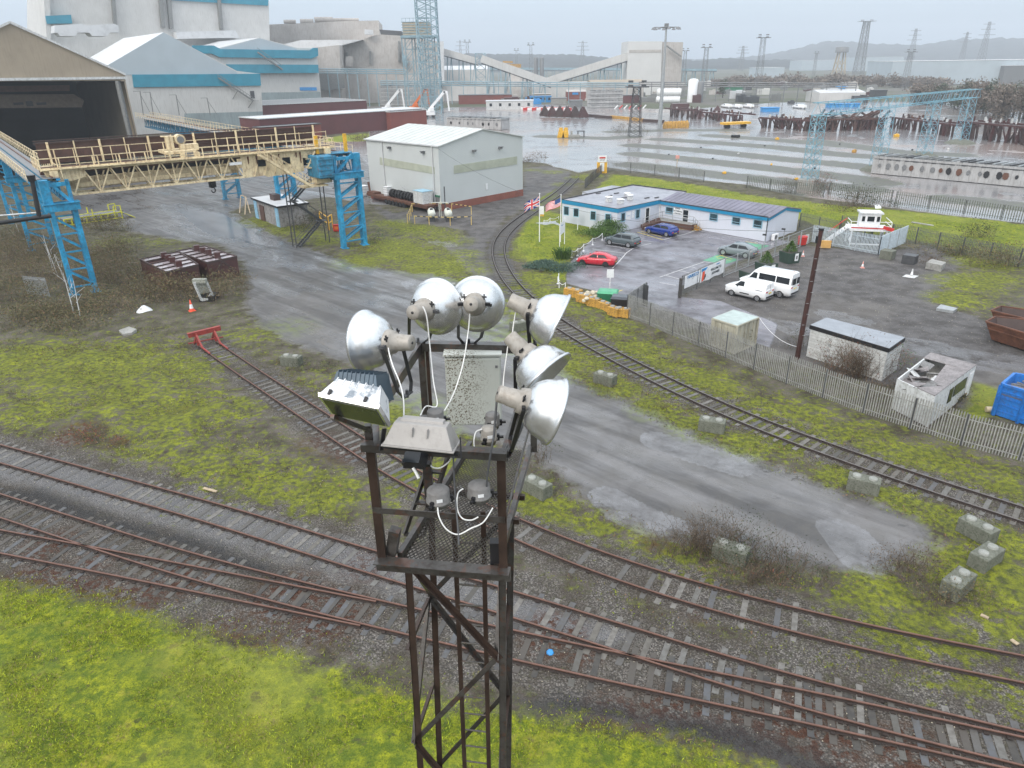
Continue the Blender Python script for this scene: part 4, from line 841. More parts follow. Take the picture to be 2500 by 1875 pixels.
for a in(19.6,20.6,22.4,23.3,25.4,25.9):
 mb=MB();l_=random.uniform(.5,1.4);mb.slab([q(a,zt_-.2,B0-.07),q(a+.22,zt_-.2,B0-.07),q(a+.16,zt_-.2-l_,B0-.07),q(a+.06,zt_-.3-l_,B0-.07)],nrm,.02);mb.build('rust_run',P('rust'),br)
mb=MB()
for i in range(8):a=2.4+i*1.25;mb.beam(q(a,10.4,B0+.9),q(a+(.8 if i%2 else-.7),11.3,B0+1.3),.22,.14)
mb.beam(q(2,10.55,B0+1),q(14,10.5,B0+1),.3,.45);mb.box(q(15.6,10.7,B0+.8),(1.3,.7,.8),VA);mb.box(q(17.2,10.75,B0+.8),(1.0,.7,.7),VA);mb.build('drive_gear',P('crane cream'),br)
mb=MB();mb.box(q(18.2,11.35,B0-.1),(1.4,.15,.3),VA);mb.build('sign_board',P('white'),br)
mb=MB();mb.box(q(27.8,10.15,B0-.1),(2.6,1.5,.12),VA);mb.box(q(28.4,9.1,B0),(2.0,1.6,1.8),VA);mb.box(q(27.0,8.0,B0-.4),(3.2,1.9,.15),VA);mb.box(q(29.3,10.9,B0),(.15,1.4,2.0),VA);mb.beam(q(26.4,10.2,B0-.8),q(27.6,12.0,B0-.8),.14);mb.build('cab',P('crane cream'),br)
mb=MB();mb.box(q(28.4,9.2,B0-.82),(1.0,.06,1.0),VA);mb.box(q(27.6,11.1,B0+.6),(2.4,.06,1.6),VA);mb.build('cab_window',P('glass dark'),br)
mb=MB();p0_,p1_=q(20.6,12.2,B0-.9),q(26.3,8.1,B0-1.3)
for s_ in(0,.8):mb.beam(p0_-U*s_,p1_-U*s_,.08,.28)
for i in range(18):c=p0_.lerp(p1_,(i+.5)/18)-U*.4;mb.box(c,(.26,.8,.04),VA)
mb.build('stairs',P('crane cream'),br);mb=MB()
for s_ in(0,.8):
 for z_ in(.5,1.0):mb.beam(p0_-U*s_+VZ((z_)),p1_-U*s_+VZ((z_)),.045)
 for i in range(8):c=p0_.lerp(p1_,i/7)-U*s_;mb.beam(c,c+VZ((1)),.05)
for z_ in(.5,1.0):mb.beam(q(26.3,10.2+z_,B0-.85),q(29.2,10.2+z_,B0-.85),.05);mb.beam(q(25.6,8.0+z_,B0-1.35),q(28.6,8.0+z_,B0-1.35),.05)
mb.build('stair_rail',P('crane cream'),br)
t=thing('girder_end','faded blue box girder end butting against the right crane column','steel girder',tuple(K(SPAN-3,3)),VA)
mb=MB();c0=q(SPAN-3.1,10.3,B0-1.0);mb.box(c0,(2.0,3.4,2.6),VA);mb.build('box',P('crane blue dull'),t,bevel=.12)
mb=MB()
for z_ in(-.9,-.3,.3,.9):mb.beam(c0-U*1.74-V*1.0+VZ((z_)),c0-U*1.74+V*1.0+VZ((z_)),.1)
for a in(1.2,2.6,4.0):mb.beam(q(SPAN-3+a,11.4,B0-.5),q(SPAN-2+a,9.4,B0-.5),.18)
mb.box(q(SPAN-1.2,11.55,B0),(5.0,2.2,.1),VA);mb.build('ribs',P('crane blue dull'),t)
for a in(-2.9,.9):mb=MB();mb.box(q(SPAN+a,12.6,B0-.2),(.35,.35,2.2),VA);tag(mb.build('buffer_post',P('yellow')),'yellow post on top of the %s side of the right crane column'%('gantry'if a<0 else 'outer'),'post','yellow posts above the right crane column')
st=thing('stair_tower','dark steel zigzag stairs climbing to the runway beside the right crane column','stairs',tuple(K(SPAN-3,6)),VA)
mb=MB()
zs=[0,2.9,5.8,8.7]
for i in range(3):
 a0,a1=(SPAN-5.5,SPAN-2.0)if i%2==0 else(SPAN-2.0,SPAN-5.5)
 for b in(4.5,5.3):mb.beam(K(a0,b+i*.05,zs[i]),K(a1,b+i*.05,zs[i+1]),.06,.22);mb.beam(K(a0,b,zs[i]+1),K(a1,b,zs[i+1]+1),.05)
 for k in range(12):p=K(a0,4.9,zs[i]).lerp(K(a1,4.9,zs[i+1]),(k+.5)/12);mb.box(p,(.24,.8,.04),VA)
 mb.box(K(a1,4.9,zs[i+1]),(1.2,1.2,.06),VA)
for a in(SPAN-6,SPAN-1.4):
 for b in(4.3,5.5):mb.beam(K(a,b,0),K(a,b,10),.12)
mb.build('steps',P('dark grey'),st)
pp=thing('pipe','black pipe under a thin white one at the left edge before the blue columns','pipe',tuple(G(100,560,4)))
pd=O+U*-4.0;A_=VP(-60,552,pd,V);B_=VP(125,527,pd,V)
mb=MB();mb.tube(A_,B_,.19,n=12);mb.build('pipe_run',P('black'),pp);mb=MB();mb.tube(A_+VZ((.75)),VP(95,519,pd,V),.07);mb.build('thin_pipe',P('dirty white'),pp)
mb=MB();c1=VP(96,530,pd,V);c2=VP(78,440,pd,V);mb.tube(c1,c2,.2,n=10);mb.tube(c2-VZ((.1)),c2+VZ((.45)),.3,.38,10);mb.build('vent_stack',P('black'),pp)
# steelworks buildings on the left and centre
paint('cladding grey',(0.55,0.545,0.53),0.6,var=.07,vs=.15,streak=.35,dcol=(.22,.19,.16),spec=.3)
paint('tower pale',(0.60,0.60,0.59),0.6,var=.05,vs=.1,streak=.2,dcol=(.35,.33,.3),spec=.3)
paint('cladding blue grey',(0.40,0.46,0.50),0.55,var=.05,vs=.15,spec=.3)
paint('cladding low',(0.26,0.31,0.32),0.6,var=.12,vs=.2,streak=.5,dcol=(.12,.13,.12),spec=.3)
paint('cladding tan',(0.34,0.285,0.215),0.65,var=.12,vs=.15,streak=.35,dcol=(.18,.15,.12),spec=.3)
paint('roof white',(0.58,0.59,0.60),0.5,var=.05,vs=.1,dirt=.15,spec=.3)
paint('fascia blue',(0.03,0.24,0.34),0.45,var=.12,vs=.3,spec=.4)
paint('works stone',(0.46,0.435,0.41),0.7,var=.12,vs=.08,streak=.5,dcol=(.20,.15,.12),dirt=.2,spec=.3)
paint('shed shade',(0.012,0.012,0.014),.8)  # near-black interior surfaces: the shed's shade put into their colour
paint('brick wall',(0.20,0.055,0.040),.8,var=.1,vs=.3,dirt=.2,dcol=(.12,.05,.04))
paint('brick dark',(0.115,0.035,0.035),.8,var=.1,vs=.3)
paint('pale lattice',(0.22,0.33,0.38),.6,vs=.3)
def facade(label,name,P0,d,px,depth,wallm,roofm,par=None,flat=False):
 """wall outline traced on its own vertical plane, carried back by its real depth"""
 pts=[VP(x,y,P0,d)for x,y in px];n=Vector((-d[1],d[0],0))
 if n.dot(P0-CAM)<0:n=-n
 back=[p+n*depth for p in pts];k=len(pts);mb=MB()
 mb.add(pts+back,[tuple(range(k)),tuple(range(k,2*k))[::-1]],0)
 for i in range(k):
  j=(i+1)%k;e=(pts[j]-pts[i]);slope=abs(e.z)<max(.9*math.hypot(e.x,e.y),.01)and(pts[i].z+pts[j].z)/2>3
  mb.add([pts[i],pts[j],back[j],back[i]],[(0,1,2,3)],1 if slope else 0)
 return mb,pts,n
def panel(par,nm,P0,d,px,off,mt,th=.25):
 n=Vector((-d[1],d[0],0));
 if n.dot(P0-CAM)<0:n=-n
 pts=[VP(x,y,P0,d)for x,y in px];mb=MB();mb.slab([p-n*off for p in pts],-n,th);return mb.build(nm,P(mt),par)
d2=Vector((V.x,V.y,0))
S1=G(316,275,2)*1;P1=K(SPAN,100);P1=K(SPAN+.5,102)
b1=thing('steel_shed','tan gabled steel shed with a black open front at the left edge','industrial building',tuple(up(K(5,104),0)),VA)
px=[(-420,185),(24,57),(304,187),(-420,188)]
mb,pts,n_=facade('','',P1,d2,[(-250,183),(24,57),(306,184),(306,197),(-250,200)],110,'cladding tan','roof white')
mb.build('roof',[P('cladding tan'),P('cladding tan')],b1)
mb=MB();e0,e1_=VP(-260,197,P1,d2),VP(308,190,P1,d2);mb.beam(e0-n_*.3,e1_-n_*.3,.3,.5);mb.beam(VP(-260,183,P1,d2)-n_*.3,VP(24,54,P1,d2)-n_*.3,.3,.4);mb.beam(VP(24,54,P1,d2)-n_*.3,VP(306,182,P1,d2)-n_*.3,.3,.4);mb.build('trim',P('dirty white'),b1)
e1_=VP(306,197,P1,d2);mb=MB();g_=up(e1_,0)
mb.slab([g_,e1_,e1_+n_*110,g_+n_*110],d2,.3)
for q_,w_ in((e1_-V*.5,1.2),):mb.box((q_+up((0,0),0))*1,(1,1,.2),VA)
mb.build('side_wall',P('cladding tan'),b1)
mb=MB();mb.beam(g_-V*1.4,up(e1_-V*1.6,e1_.z),.7,1.0);mb.build('corner_post',P('dull galv'),b1)
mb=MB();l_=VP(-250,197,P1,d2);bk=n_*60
mb.slab([up(l_+bk,0),l_+bk,e1_+bk,up(e1_+bk,0)],-n_,.3);mb.slab([up(l_,0),l_,l_+bk,up(l_+bk,0)],d2,.3);mb.build('inner_wall',P('shed shade'),b1)
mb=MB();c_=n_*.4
mb.slab([l_+c_,e1_+c_,e1_+n_*60,l_+n_*60],(0,0,1),.3);mb.build('ceiling',P('shed shade'),b1)
mb=MB();fl_=[up(l_,.03),up(e1_,.03),up(e1_+bk,.03),up(l_+bk,.03)];mb.slab(fl_,(0,0,1),.02);mb.build('shed_floor',P('shed shade'),b1)
t=thing('gantry_crane','shaded tan crane girder hanging inside the mouth of the tan shed','gantry crane',tuple(up(l_,0)))
PI_=P1+n_*10;mb=MB();A_=[VP(x,y,PI_,d2)for x,y in((-200,232),(180,230),(205,245),(200,262),(-200,266))];mb.slab(A_,-n_,1.2);mb.build('girder',paint('shaded tan',(.13,.10,.075),.8,dirt=.4),t)  # the shade inside the shed is put into this tan
mb=MB();A_=[VP(x,y,PI_,d2)-n_*.1 for x,y in((-200,212),(170,208),(170,222),(-200,228))];mb.slab(A_,-n_,.5);mb.build('top_girder',P('crane rust'),t)
for x in(45,72,101):mb=MB();c0=VP(x,253,PI_,d2)-n_*.05;(mb.box(c0,(1.9 if x!=72 else 1.3,.1,.5 if x!=72 else 1.0),VA));mb.build('slot',P('black'),t)
# pale blue-banded shed (second)
P2=up(G(644,310),0)
b2=thing('steel_shed','pale gabled shed with a teal band and an outside stair, nearest of the banded sheds','industrial building',tuple(P2),VA)
mb,pts,n_=facade('','',P2,d2,[(240,345),(240,176),(258,162),(399,79),(578,173),(635,180),(644,310)],60,'','')
mb.build('shell',[P('cladding grey'),P('roof white')],b2)
panel(b2,'gable',P2,d2,[(258,162),(399,79),(578,176),(578,181),(258,183)],.1,'cladding blue grey',.2)
panel(b2,'fascia',P2,d2,[(322,182),(634,180),(636,209),(326,213)],.6,'fascia blue',.6)
panel(b2,'lower_cladding',P2,d2,[(450,277),(641,272),(644,311),(450,320)],.12,'cladding low',.2)
mb=MB();sA,sB=VP(530,190,P2,d2)-n_*1.2,VP(615,246,P2,d2)-n_*1.2
for s_ in(0,1.0):mb.beam(sA-n_*s_,sB-n_*s_,.12,.4);mb.beam(sA-n_*s_+VZ((1.1)),sB-n_*s_+VZ((1.1)),.09)
for i in range(12):p=sA.lerp(sB,i/11);mb.beam(p,p+VZ((1.1)),.08)
mb.box(sB-n_*.5,(3.5,1.4,.15),VA);mb.beam(sB,VP(606,263,P2,d2),.2);mb.beam(sA.lerp(sB,.55),VP(568,242,P2,d2),.2);mb.build('outside_stair',P('dull galv'),b2)
panel(b2,'door',P2,d2,[(610,222),(620,222),(622,240),(612,240)],.15,'dark grey',.1)
mb=MB()
for x in(343,367,430,505):
 mb=MB();a_,b_=VP(x,280,P2,d2)-n_*4,VP(x-8,222+(x-343)*.1,P2,d2)-n_*4;mb.beam(a_,b_,.25);mb.beam(b_,b_-V*2.2,.15);mb.beam(a_+V*2.5,b_.lerp(a_,.15),.15);mb.build('davit',P('dull galv'),b2)
for i,x in enumerate((145,223)):
 Pv=P2+n_*70;mb=MB();A_=[VP(x+a,b,Pv,d2)for a,b in((-12,62),(55,58),(66,62),(68,79),(45,80),(38,88),(2,88),(-5,80),(-12,80))];mb.slab(A_,-n_,9)
 o=mb.build('roof_vent',P('roof white'),b2)
 # huge grey plant behind
P0b=P2+n_*160
b0=thing('steel_plant','towering grey plant block with a teal top band behind the banded sheds','industrial building',tuple(up(P0b,0)),VA)
mb,pts,_=facade('','',P0b,d2,[(112,140),(112,-190),(650,-190),(660,140)],70,'','');
pts2=mb
zlow=min(p.z for p in pts);mb.build('shell',[P('cladding grey'),P('roof white')],b0)
mb=MB();c=[up(VP(x,120,P0b,d2),0)for x in(112,660)];mb.slab([up(c[0],0)+n_*.5,up(c[0],zlow+6)+n_*.5,up(c[1],zlow+6)+n_*.5,up(c[1],0)+n_*.5],-n_,60);mb.build('base',P('cladding grey'),b0)
panel(b0,'fascia',P0b,d2,[(405,-40),(654,-30),(653,14),(405,0)],1.2,'fascia blue',1.2)
for xa,xb,y1 in((265,276,75),(380,392,68),(400,412,70),(523,533,72)):panel(b0,'pipe_riser',P0b,d2,[(xa,-60),(xb-2,-60),(xb+9,y1),(xa+12,y1)],2.5,'dull galv',2.5)
panel(b0,'side_tower',P0b,d2,[(100,-60),(118,-60),(122,95),(112,95)],3,'cladding grey',18);panel(b0,'side_fascia',P0b,d2,[(108,40),(170,37),(173,58),(112,59)],4,'fascia blue',3)
# third shed, stepped teal bands
P3=up(G(788,247),0);P3=P3*.82;P3 .z=0
b3=thing('steel_shed','pale shed with two stepped teal bands, right of the stair-clad shed','industrial building',tuple(P3),VA)
mb,pts,n_=facade('','',P3,d2,[(455,300),(455,125),(535,117),(633,92),(727,117),(773,118),(786,258)],70,'','');mb.build('shell',[P('cladding grey'),P('roof white')],b3)
panel(b3,'gable',P3,d2,[(540,118),(633,93),(724,119),(724,124),(540,124)],.15,'cladding blue grey',.2)
panel(b3,'fascia',P3,d2,[(468,111),(519,111),(536,120),(755,123),(762,117),(773,117),(774,136),(758,143),(535,140),(515,131),(470,131)],1.6,'fascia blue',1.5)
panel(b3,'fascia',P3,d2,[(551,157),(772,158),(773,178),(560,179)],2.6,'fascia blue',2.5)
panel(b3,'lower_cladding',P3,d2,[(630,226),(781,224),(784,250),(635,252)],.3,'cladding low',.3);panel(b3,'blue_panel',P3,d2,[(731,213),(772,213),(773,221),(732,221)],.4,'sheet blue',.2)
mb=MB();sA,sB=VP(622,128,P3,d2)-n_*4,VP(682,170,P3,d2)-n_*4;mb.beam(sA,sB,1.2,.6);mb.beam(sA+VZ((2)),sB+VZ((2)),.2);mb.build('outside_stair',P('dull galv'),b3)
panel(b3,'roof_monitor',P3+n_*60,d2,[(430,78),(575,74),(585,92),(432,95)],0,'roof white',12)
# stone-coloured works, centre left
dx=Vector((1,0.12,0)).normalized();P4=up(GD(900,200,470),0);n4=Vector((-dx.y,dx.x,0))
b4=thing('steel_works','sprawling stained works building with round roof ducts, behind the blue tower','industrial building',tuple(P4))
mb,pts,_=facade('','',P4+n4*40,dx,[(655,260),(655,60),(730,57),(820,52),(924,50),(928,100),(1000,260)],60,'','');mb.build('upper_block',[P('works stone'),P('works stone')],b4)
mb,pts,_=facade('','',P4,dx,[(826,262),(828,111),(882,96),(926,84),(992,88),(1040,96),(1072,102),(1086,262)],90,'','');mb.build('main_hall',[P('works stone'),P('works stone')],b4)
mb,pts,_=facade('','',P4-n4*30,dx,[(690,262),(692,126),(773,116),(828,110),(834,215),(834,262)],50,'','');mb.build('low_hall',[P('works stone'),P('works stone')],b4)
mb,pts,_=facade('','',P4-n4*10,dx,[(640,120),(735,98),(885,97),(830,112),(780,118)],40,'','');mb.build('lean_roof',[P('roof white'),P('roof white')],b4)
for x0,x1,y0,y1 in((693,722,48,58),(733,765,46,58),(768,812,41,55),(812,876,44,53)):
 a_=VP(x0,(y0+y1)/2,P4+n4*45,dx);b_=VP(x1,(y0+y1)/2,P4+n4*45,dx);r_=(VP(x0,y0,P4+n4*45,dx).z-VP(x0,y1,P4+n4*45,dx).z)/2;mb=MB();mb.tube(a_,b_,r_,n=14);mb.build('roof_duct',P('works stone'),b4)
panel(b4,'dark_roof_plant',P4+n4*20,dx,[(926,72),(980,76),(1000,88),(930,84)],0,'dark grey',8)
for x,y0,y1 in((902,125,157),(972,100,150),(845,128,160)):panel(b4,'flue',P4,dx,[(x,y0),(x+4,y0),(x+4,y1),(x,y1)],2,'dull galv',2)
panel(b4,'blue_duct',P4,dx,[(981,125),(990,138),(996,155),(990,165),(982,150)],3,'pale lattice',3);panel(b4,'vent_box',P4,dx,[(891,72),(911,74),(912,86),(891,84)],4,'roof white',4)
panel(b4,'silo',P4-n4*5,dx,[(845,138),(862,138),(862,162),(845,162)],4,'works stone',4);panel(b4,'service_bay',P4-n4*34,dx,[(776,176),(840,176),(842,215),(778,222)],1,'dull galv',2)
panel(b4,'end_tower',P4-n4*2,dx,[(1068,101),(1083,101),(1085,205),(1070,205)],1,'roof white',8)
# blue lattice tower carrying a cream tank house, and the mast beside it
def lattice(par,base,top,w0,w1,nb,mt,th=.3,nm='lattice',rz=0):
 mb=MB();b=Vector(base);t_=Vector(top)
 def c(i,s_):w_=(w0+(w1-w0)*s_)/2;a=rz+i*math.pi/2+math.pi/4;return b.lerp(t_,s_)+Vector((math.cos(a),math.sin(a),0))*w_*1.414
 for i in range(4):mb.beam(c(i,0),c(i,1),th)
 for k in range(nb):
  for i in range(4):
   mb.beam(c(i,k/nb),c((i+1)%4,(k+1)/nb),th*.55);mb.beam(c((i+1)%4,k/nb),c(i,(k+1)/nb),th*.55);mb.beam(c(i,(k+1)/nb),c((i+1)%4,(k+1)/nb),th*.6)
 return mb.build(nm,P(mt),par)
Pt=up(GD(1030,232,380),0);dT=Vector((1,0,0))
t=thing('tank_tower','blue braced steel tower holding up a cream slatted box beside the works','tower',tuple(Pt))
q0,q1=VP(990,230,Pt,dT),VP(1062,230,Pt,dT);top_z=VP(1020,88,Pt,dT).z
mb=MB()
for i in range(4):
 for b in(0,12):
  x=q0 .x+(q1 .x-q0 .x)*i/3;mb.beam((x,Pt.y+b,0),(x,Pt.y+b,top_z),.5)
  for k in range(6):
   if i<3:x2=q0 .x+(q1 .x-q0 .x)*(i+1)/3;mb.beam((x,Pt.y+b,top_z*k/6),(x2,Pt.y+b,top_z*(k+1)/6),.25);mb.beam((x,Pt.y+b,top_z*(k+1)/6),(x2,Pt.y+b,top_z*(k+1)/6),.25)
mb.build('frame',P('pale lattice'),t)
a_,b_=VP(979,87,Pt,dT),VP(1062,53,Pt,dT);paint('cream slats',(.42,.36,.27),.7,vs=.2,dirt=.3)
mb=MB();mb.box(((a_.x+b_.x)/2-1,Pt.y+6,(a_.z+b_.z)/2),(b_.x-a_.x-4,13,b_.z-a_.z));mb.build('box',P('cream slats'),t);mb=MB()
for k in range(6):z_=a_.z+(b_.z-a_.z)*k/5;mb.box(((a_.x+b_.x)/2-1,Pt.y-.6,z_),(b_.x-a_.x-3,.3,.25))
for k in range(8):x=a_.x+1+(b_.x-a_.x-4)*k/7;mb.beam((x,Pt.y-.8,b_.z),(x,Pt.y-.8,b_.z+1.6),.15)
mb.beam((a_.x+1,Pt.y-.8,b_.z+1.6),(b_.x-3,Pt.y-.8,b_.z+1.6),.15);mb.box(((a_.x+b_.x)/2,Pt.y+5,a_.z-.6),(b_.x-a_.x,16,.9));mb.build('slats',P('pale lattice'),t)
Pm=up(GD(1052,238,360),0);t=thing('lattice_mast','tall pale blue lattice mast rising out of the top of the photo','mast',tuple(Pm));zt0=VP(1048,-70,Pm,dT).z
lattice(t,Pm+Vector((.5,0,0)),Vector((Pm.x,Pm.y,zt0)),9,9,16,'pale lattice',.42)
mb=MB();mb.beam(Pm,Vector((Pm.x,Pm.y,zt0)),.5);mb.beam(Pm+Vector((2,0,0)),Vector((Pm.x+2,Pm.y,zt0)),.35);mb.build('riser_pipe',P('pale lattice'),t)
# flat-roofed brick buildings in front of the sheds
def flatbox(label,A,B,depth,h,wm,rm,name='brick_building',cat='building',group=None,par_h=.35,trim='dirty white'):
 A=Vector(A);B=Vector(B);d=(B-A).normalized();n=Vector((-d.y,d.x,0));L_=(B-A).length
 t=thing(name,label,cat,tuple(A),math.atan2(d.y,d.x),group)
 mb=MB();mb.box((L_/2,depth/2,h/2),(L_,depth,h));mb.build('walls',P(wm),t,False)
 mb=MB();mb.box((L_/2,depth/2,h+.06),(L_+.3,depth+.3,.12));mb.build('roof',P(rm),t,False)
 mb=MB()
 for y_ in(-.1,depth+.1):mb.box((L_/2,y_,h+.16),(L_+.4,.25,.25))
 for x_ in(-.1,L_+.1):mb.box((x_,depth/2,h+.16),(.25,depth,.24))
 mb.build('parapet',P(trim),t,False);return t
flatbox('long dark red brick building with a flat white-edged roof, below the banded sheds',up(G(640,343),0),up(G(1040,309),0),14,6.2,'brick dark','roof white')
flatbox('dark red flat-roofed brick building with a grey roof, behind the long brick one',up(G(636,300),0),up(G(898,284),0),40,6.6,'brick dark','mid grey')
flatbox('low orange-red brick annex at the left end of the long brick building',up(G(640,350),0),up(G(787,338),0),5,4.3,'brick wall','mid grey',trim='dark grey')
flatbox('orange brick end block with a teal door on the long brick building',up(G(956,318),0),up(G(1043,310.5),0),6,5.9,'brick wall','mid grey')
# lettering
def text(parent,body,size,loc,rz,mt,tilt=90,name='lettering',wx=1.0,bold=0.0,name_parent_world=True):
 cu=bpy.data.curves.new('t','FONT');cu.body=body;cu.size=size;cu.extrude=.004;cu.align_x='CENTER';cu.align_y='CENTER';cu.space_line=.95;cu.offset=bold
 ob=bpy.data.objects.new('t',cu);COL.objects.link(ob);dg=bpy.context.evaluated_depsgraph_get();me=bpy.data.meshes.new_from_object(ob.evaluated_get(dg))
 M_=Matrix.Translation(loc)@Matrix.Rotation(rz,4,'Z')@Matrix.Rotation(R(tilt),4,'X')@Matrix.Diagonal((wx,1,1,1));me.transform(M_)
 if parent is not None and name_parent_world:me.transform(mat_of(parent).inverted())
 bpy.data.objects.remove(ob);me.materials.clear();me.materials.append(P(mt));o=bpy.data.objects.new(name,me);COL.objects.link(o);o.parent=parent;return o
paint('shed cladding',(0.54,0.565,0.56),.55,var=.03,vs=.3,rib=2.2,ribax='DIAGONAL',spec=.3)
paint('shed cladding',(0.54,0.565,0.56),.55)
paint('rooflight',(0.40,0.42,0.34),.5,var=.12,vs=.8,spec=.3)
paint('office wall',(0.60,0.63,0.70),.6,var=.04,vs=.3,streak=.12,dcol=(.35,.37,.4),spec=.3)
paint('office blue',(0.015,0.23,0.42),.4,var=.06)
paint('frame blue',(0.30,0.50,0.62),.5)
paint('felt roof',(0.28,0.28,0.31),.3,var=.25,vs=.35,dirt=.55,dcol=(.10,.09,.14),spec=.6)
paint('felt dark',(0.13,0.12,0.165),.35,var=.3,vs=.5,streak=0,dirt=.4,dcol=(.22,.22,.25),spec=.5)
# pale warehouse
A=up(G(1078,516),0);B_=up(G(1272.5,468),0);ze=9.83;B_=up(G(1275.6,334,ze),0);wd=(B_-A).normalized();wn=Vector((-wd.y,wd.x,0));WL=(B_-A).length
C_=G(908.5,338.6,ze);WD=(up(C_,0)-A).dot(wn);zr_=HT((A+B_)/2,316)
wh=thing('warehouse','pale green-grey metal warehouse with a low gable roof and brick plinth','warehouse',tuple(A),math.atan2(wd.y,wd.x))
mb=MB();g0=[(0,0,1.1),(WL,0,1.1),(WL,0,ze),(WL/2,0,zr_),(0,0,ze)];g1=[(x,WD,z)for x,y,z in g0]
mb.add(g0+g1,[(0,1,2,3,4),(9,8,7,6,5),(0,4,9,5),(1,6,7,2)]);mb.build('walls',P('shed cladding'),wh,False)
mb=MB();mb.box((WL/2,WD/2,.55),(WL+.1,WD+.1,1.1));mb.build('plinth',paint('plinth brick',(.24,.085,.06),.8,var=.15,vs=.8,dirt=.3,dcol=(.12,.07,.05)),wh,False)
mb=MB();sl=(zr_-ze)/(WL/2);ov=.25
mb.slab([(-ov,-ov,ze-sl*ov+.12),(WL/2,-ov,zr_+.12),(WL/2,WD+ov,zr_+.12),(-ov,WD+ov,ze-sl*ov+.12)],(-sl,0,1),.14)
mb.slab([(WL/2,-ov,zr_+.12),(WL+ov,-ov,ze-sl*ov+.12),(WL+ov,WD+ov,ze-sl*ov+.12),(WL/2,WD+ov,zr_+.12)],(sl,0,1),.14);mb.build('roof',paint('shed roof',(.52,.54,.52),.55,var=.06,vs=.3,spec=.3,dirt=.1),wh,False)
mb=MB()
for k in range(1,12):y=WD*k/12;mb.beam((0,y,ze+.15),(WL/2,y,zr_+.15),.05,.03);mb.beam((WL/2,y,zr_+.15),(WL,y,ze+.15),.05,.03)
mb.build('roof_seams',P('shed roof'),wh,False)
def wpt(x,y,P0,d):p=VP(x,y,P0,d);return p
for pxs,P0,dd in(([(1108,404),(1262,381.5),(1262,401),(1108,424)],A,wd),([(927.5,384),(1061,408),(1061,425),(928,402)],A,wn)):
 pts=[VP(x,y,P0,dd)for x,y in pxs];nn=(-wn if dd is wd else-wd);mb=MB();mb.slab([p+nn*.06 for p in pts],nn,.05);mb.build('rooflight_band',P('rooflight'),wh)
for i,(x,y,dd)in enumerate(((953,361,wn),(1035,372,wn),(1155,369,wd),(1219.5,361,wd))):
 p=VP(x,y,A,dd);nn=(-wn if dd is wd else-wd);mb=MB();mb.box(p+nn*.25,(.5,.5,.25),math.atan2(wd.y,wd.x));mb.beam(p,p+nn*.4+VZ((.2)),.1);mb.box(p+nn*.35+VZ((.18)),(.6,.6,.1),math.atan2(wd.y,wd.x));mb.build('wall_lamp',P('mid grey'),wh)
for x0,y0,x1,y1 in((932.5,343,942,458),(1055,357,1060,498)):a_=VP(x0,y0,A,wn)-wd*.12;b2_=VP(x1,y1,A,wn)-wd*.12;mb=MB();mb.tube((a_.x,a_.y,ze),(a_.x,a_.y,.2),.09);mb.build('downpipe',P('roof white'),wh)
p=VP(1070,503,A,wn)-wd*.05;mb=MB();mb.box((p.x,p.y,1.15),(.9,.1,2.1),math.atan2(wn.y,wn.x));mb.build('door',P('mid grey'),wh);mb=MB();mb.box((p.x,p.y,2.3),(1.1,.14,.25),math.atan2(wn.y,wn.x));mb.build('door_light',P('green'),wh)
mb=MB();p=VP(1188,455,A,wd)-wn*.06;mb.box(p,(.45,.04,1.0),math.atan2(wd.y,wd.x));mb.build('notice',P('white'),wh)
for z_ in(9.9,):
 mb=MB();mb.beam(A+VZ((ze+.05))-wn*.25-wd*.2,A+wn*(WD+.2)+VZ((ze+.05))-wd*.3,.15,.2);mb.build('gutter',P('roof white'),wh)
 # yellow barriers along the warehouse, and the gas tank compound
def barrier(label,pts,h=1.0,mt='stripe yellow',group='yellow and black barriers',black=True,r=.05,legs=True,name='barrier'):
 t=thing(name,label,'barrier',tuple(pts[0]),0,group);mb=MB();mk=MB()
 for i in range(len(pts)-1):
  a,b=pts[i]+VZ((h)),pts[i+1]+VZ((h));n=max(2,int((b-a).length/.45))
  for k in range(n):(mk if(k%2 and black)else mb).beam(a.lerp(b,k/n),a.lerp(b,(k+1)/n),r*2)
 mb.build('rail',P(mt),t)
 if mk.v:mk.build('black_band',P('black'),t)
 if legs:
  for p in pts:l_=MB();l_.beam(p,p+VZ((h+.05)),r*2.2);l_.build('post',P(mt),t)
 return t
paint('stripe yellow',(0.62,0.45,0.16),.5,dirt=.3,vs=2,rust=.2)
barrier('orange yellow hooped barrier against the brick plinth of the warehouse',[G(1191,483),G(1207,480.5),G(1226,478),G(1245,474)],1.1,black=False)
def seg(x,y):return up(G(x,y),0)
barrier('yellow and black barrier in front of the two gas tanks',[seg(1013,547.5),seg(1048,549.5),seg(1099.5,551),seg(1151,549)],1.2)
barrier('slanting yellow barrier at the left end of the gas tank compound',[seg(995.5,546),seg(1000,538),seg(1003.5,528),seg(1006.5,518)],1.3)
barrier('yellow and black barrier behind the two gas tanks',[seg(1007,517),seg(1057,517),seg(1103,517),seg(1151,524)],1.25)
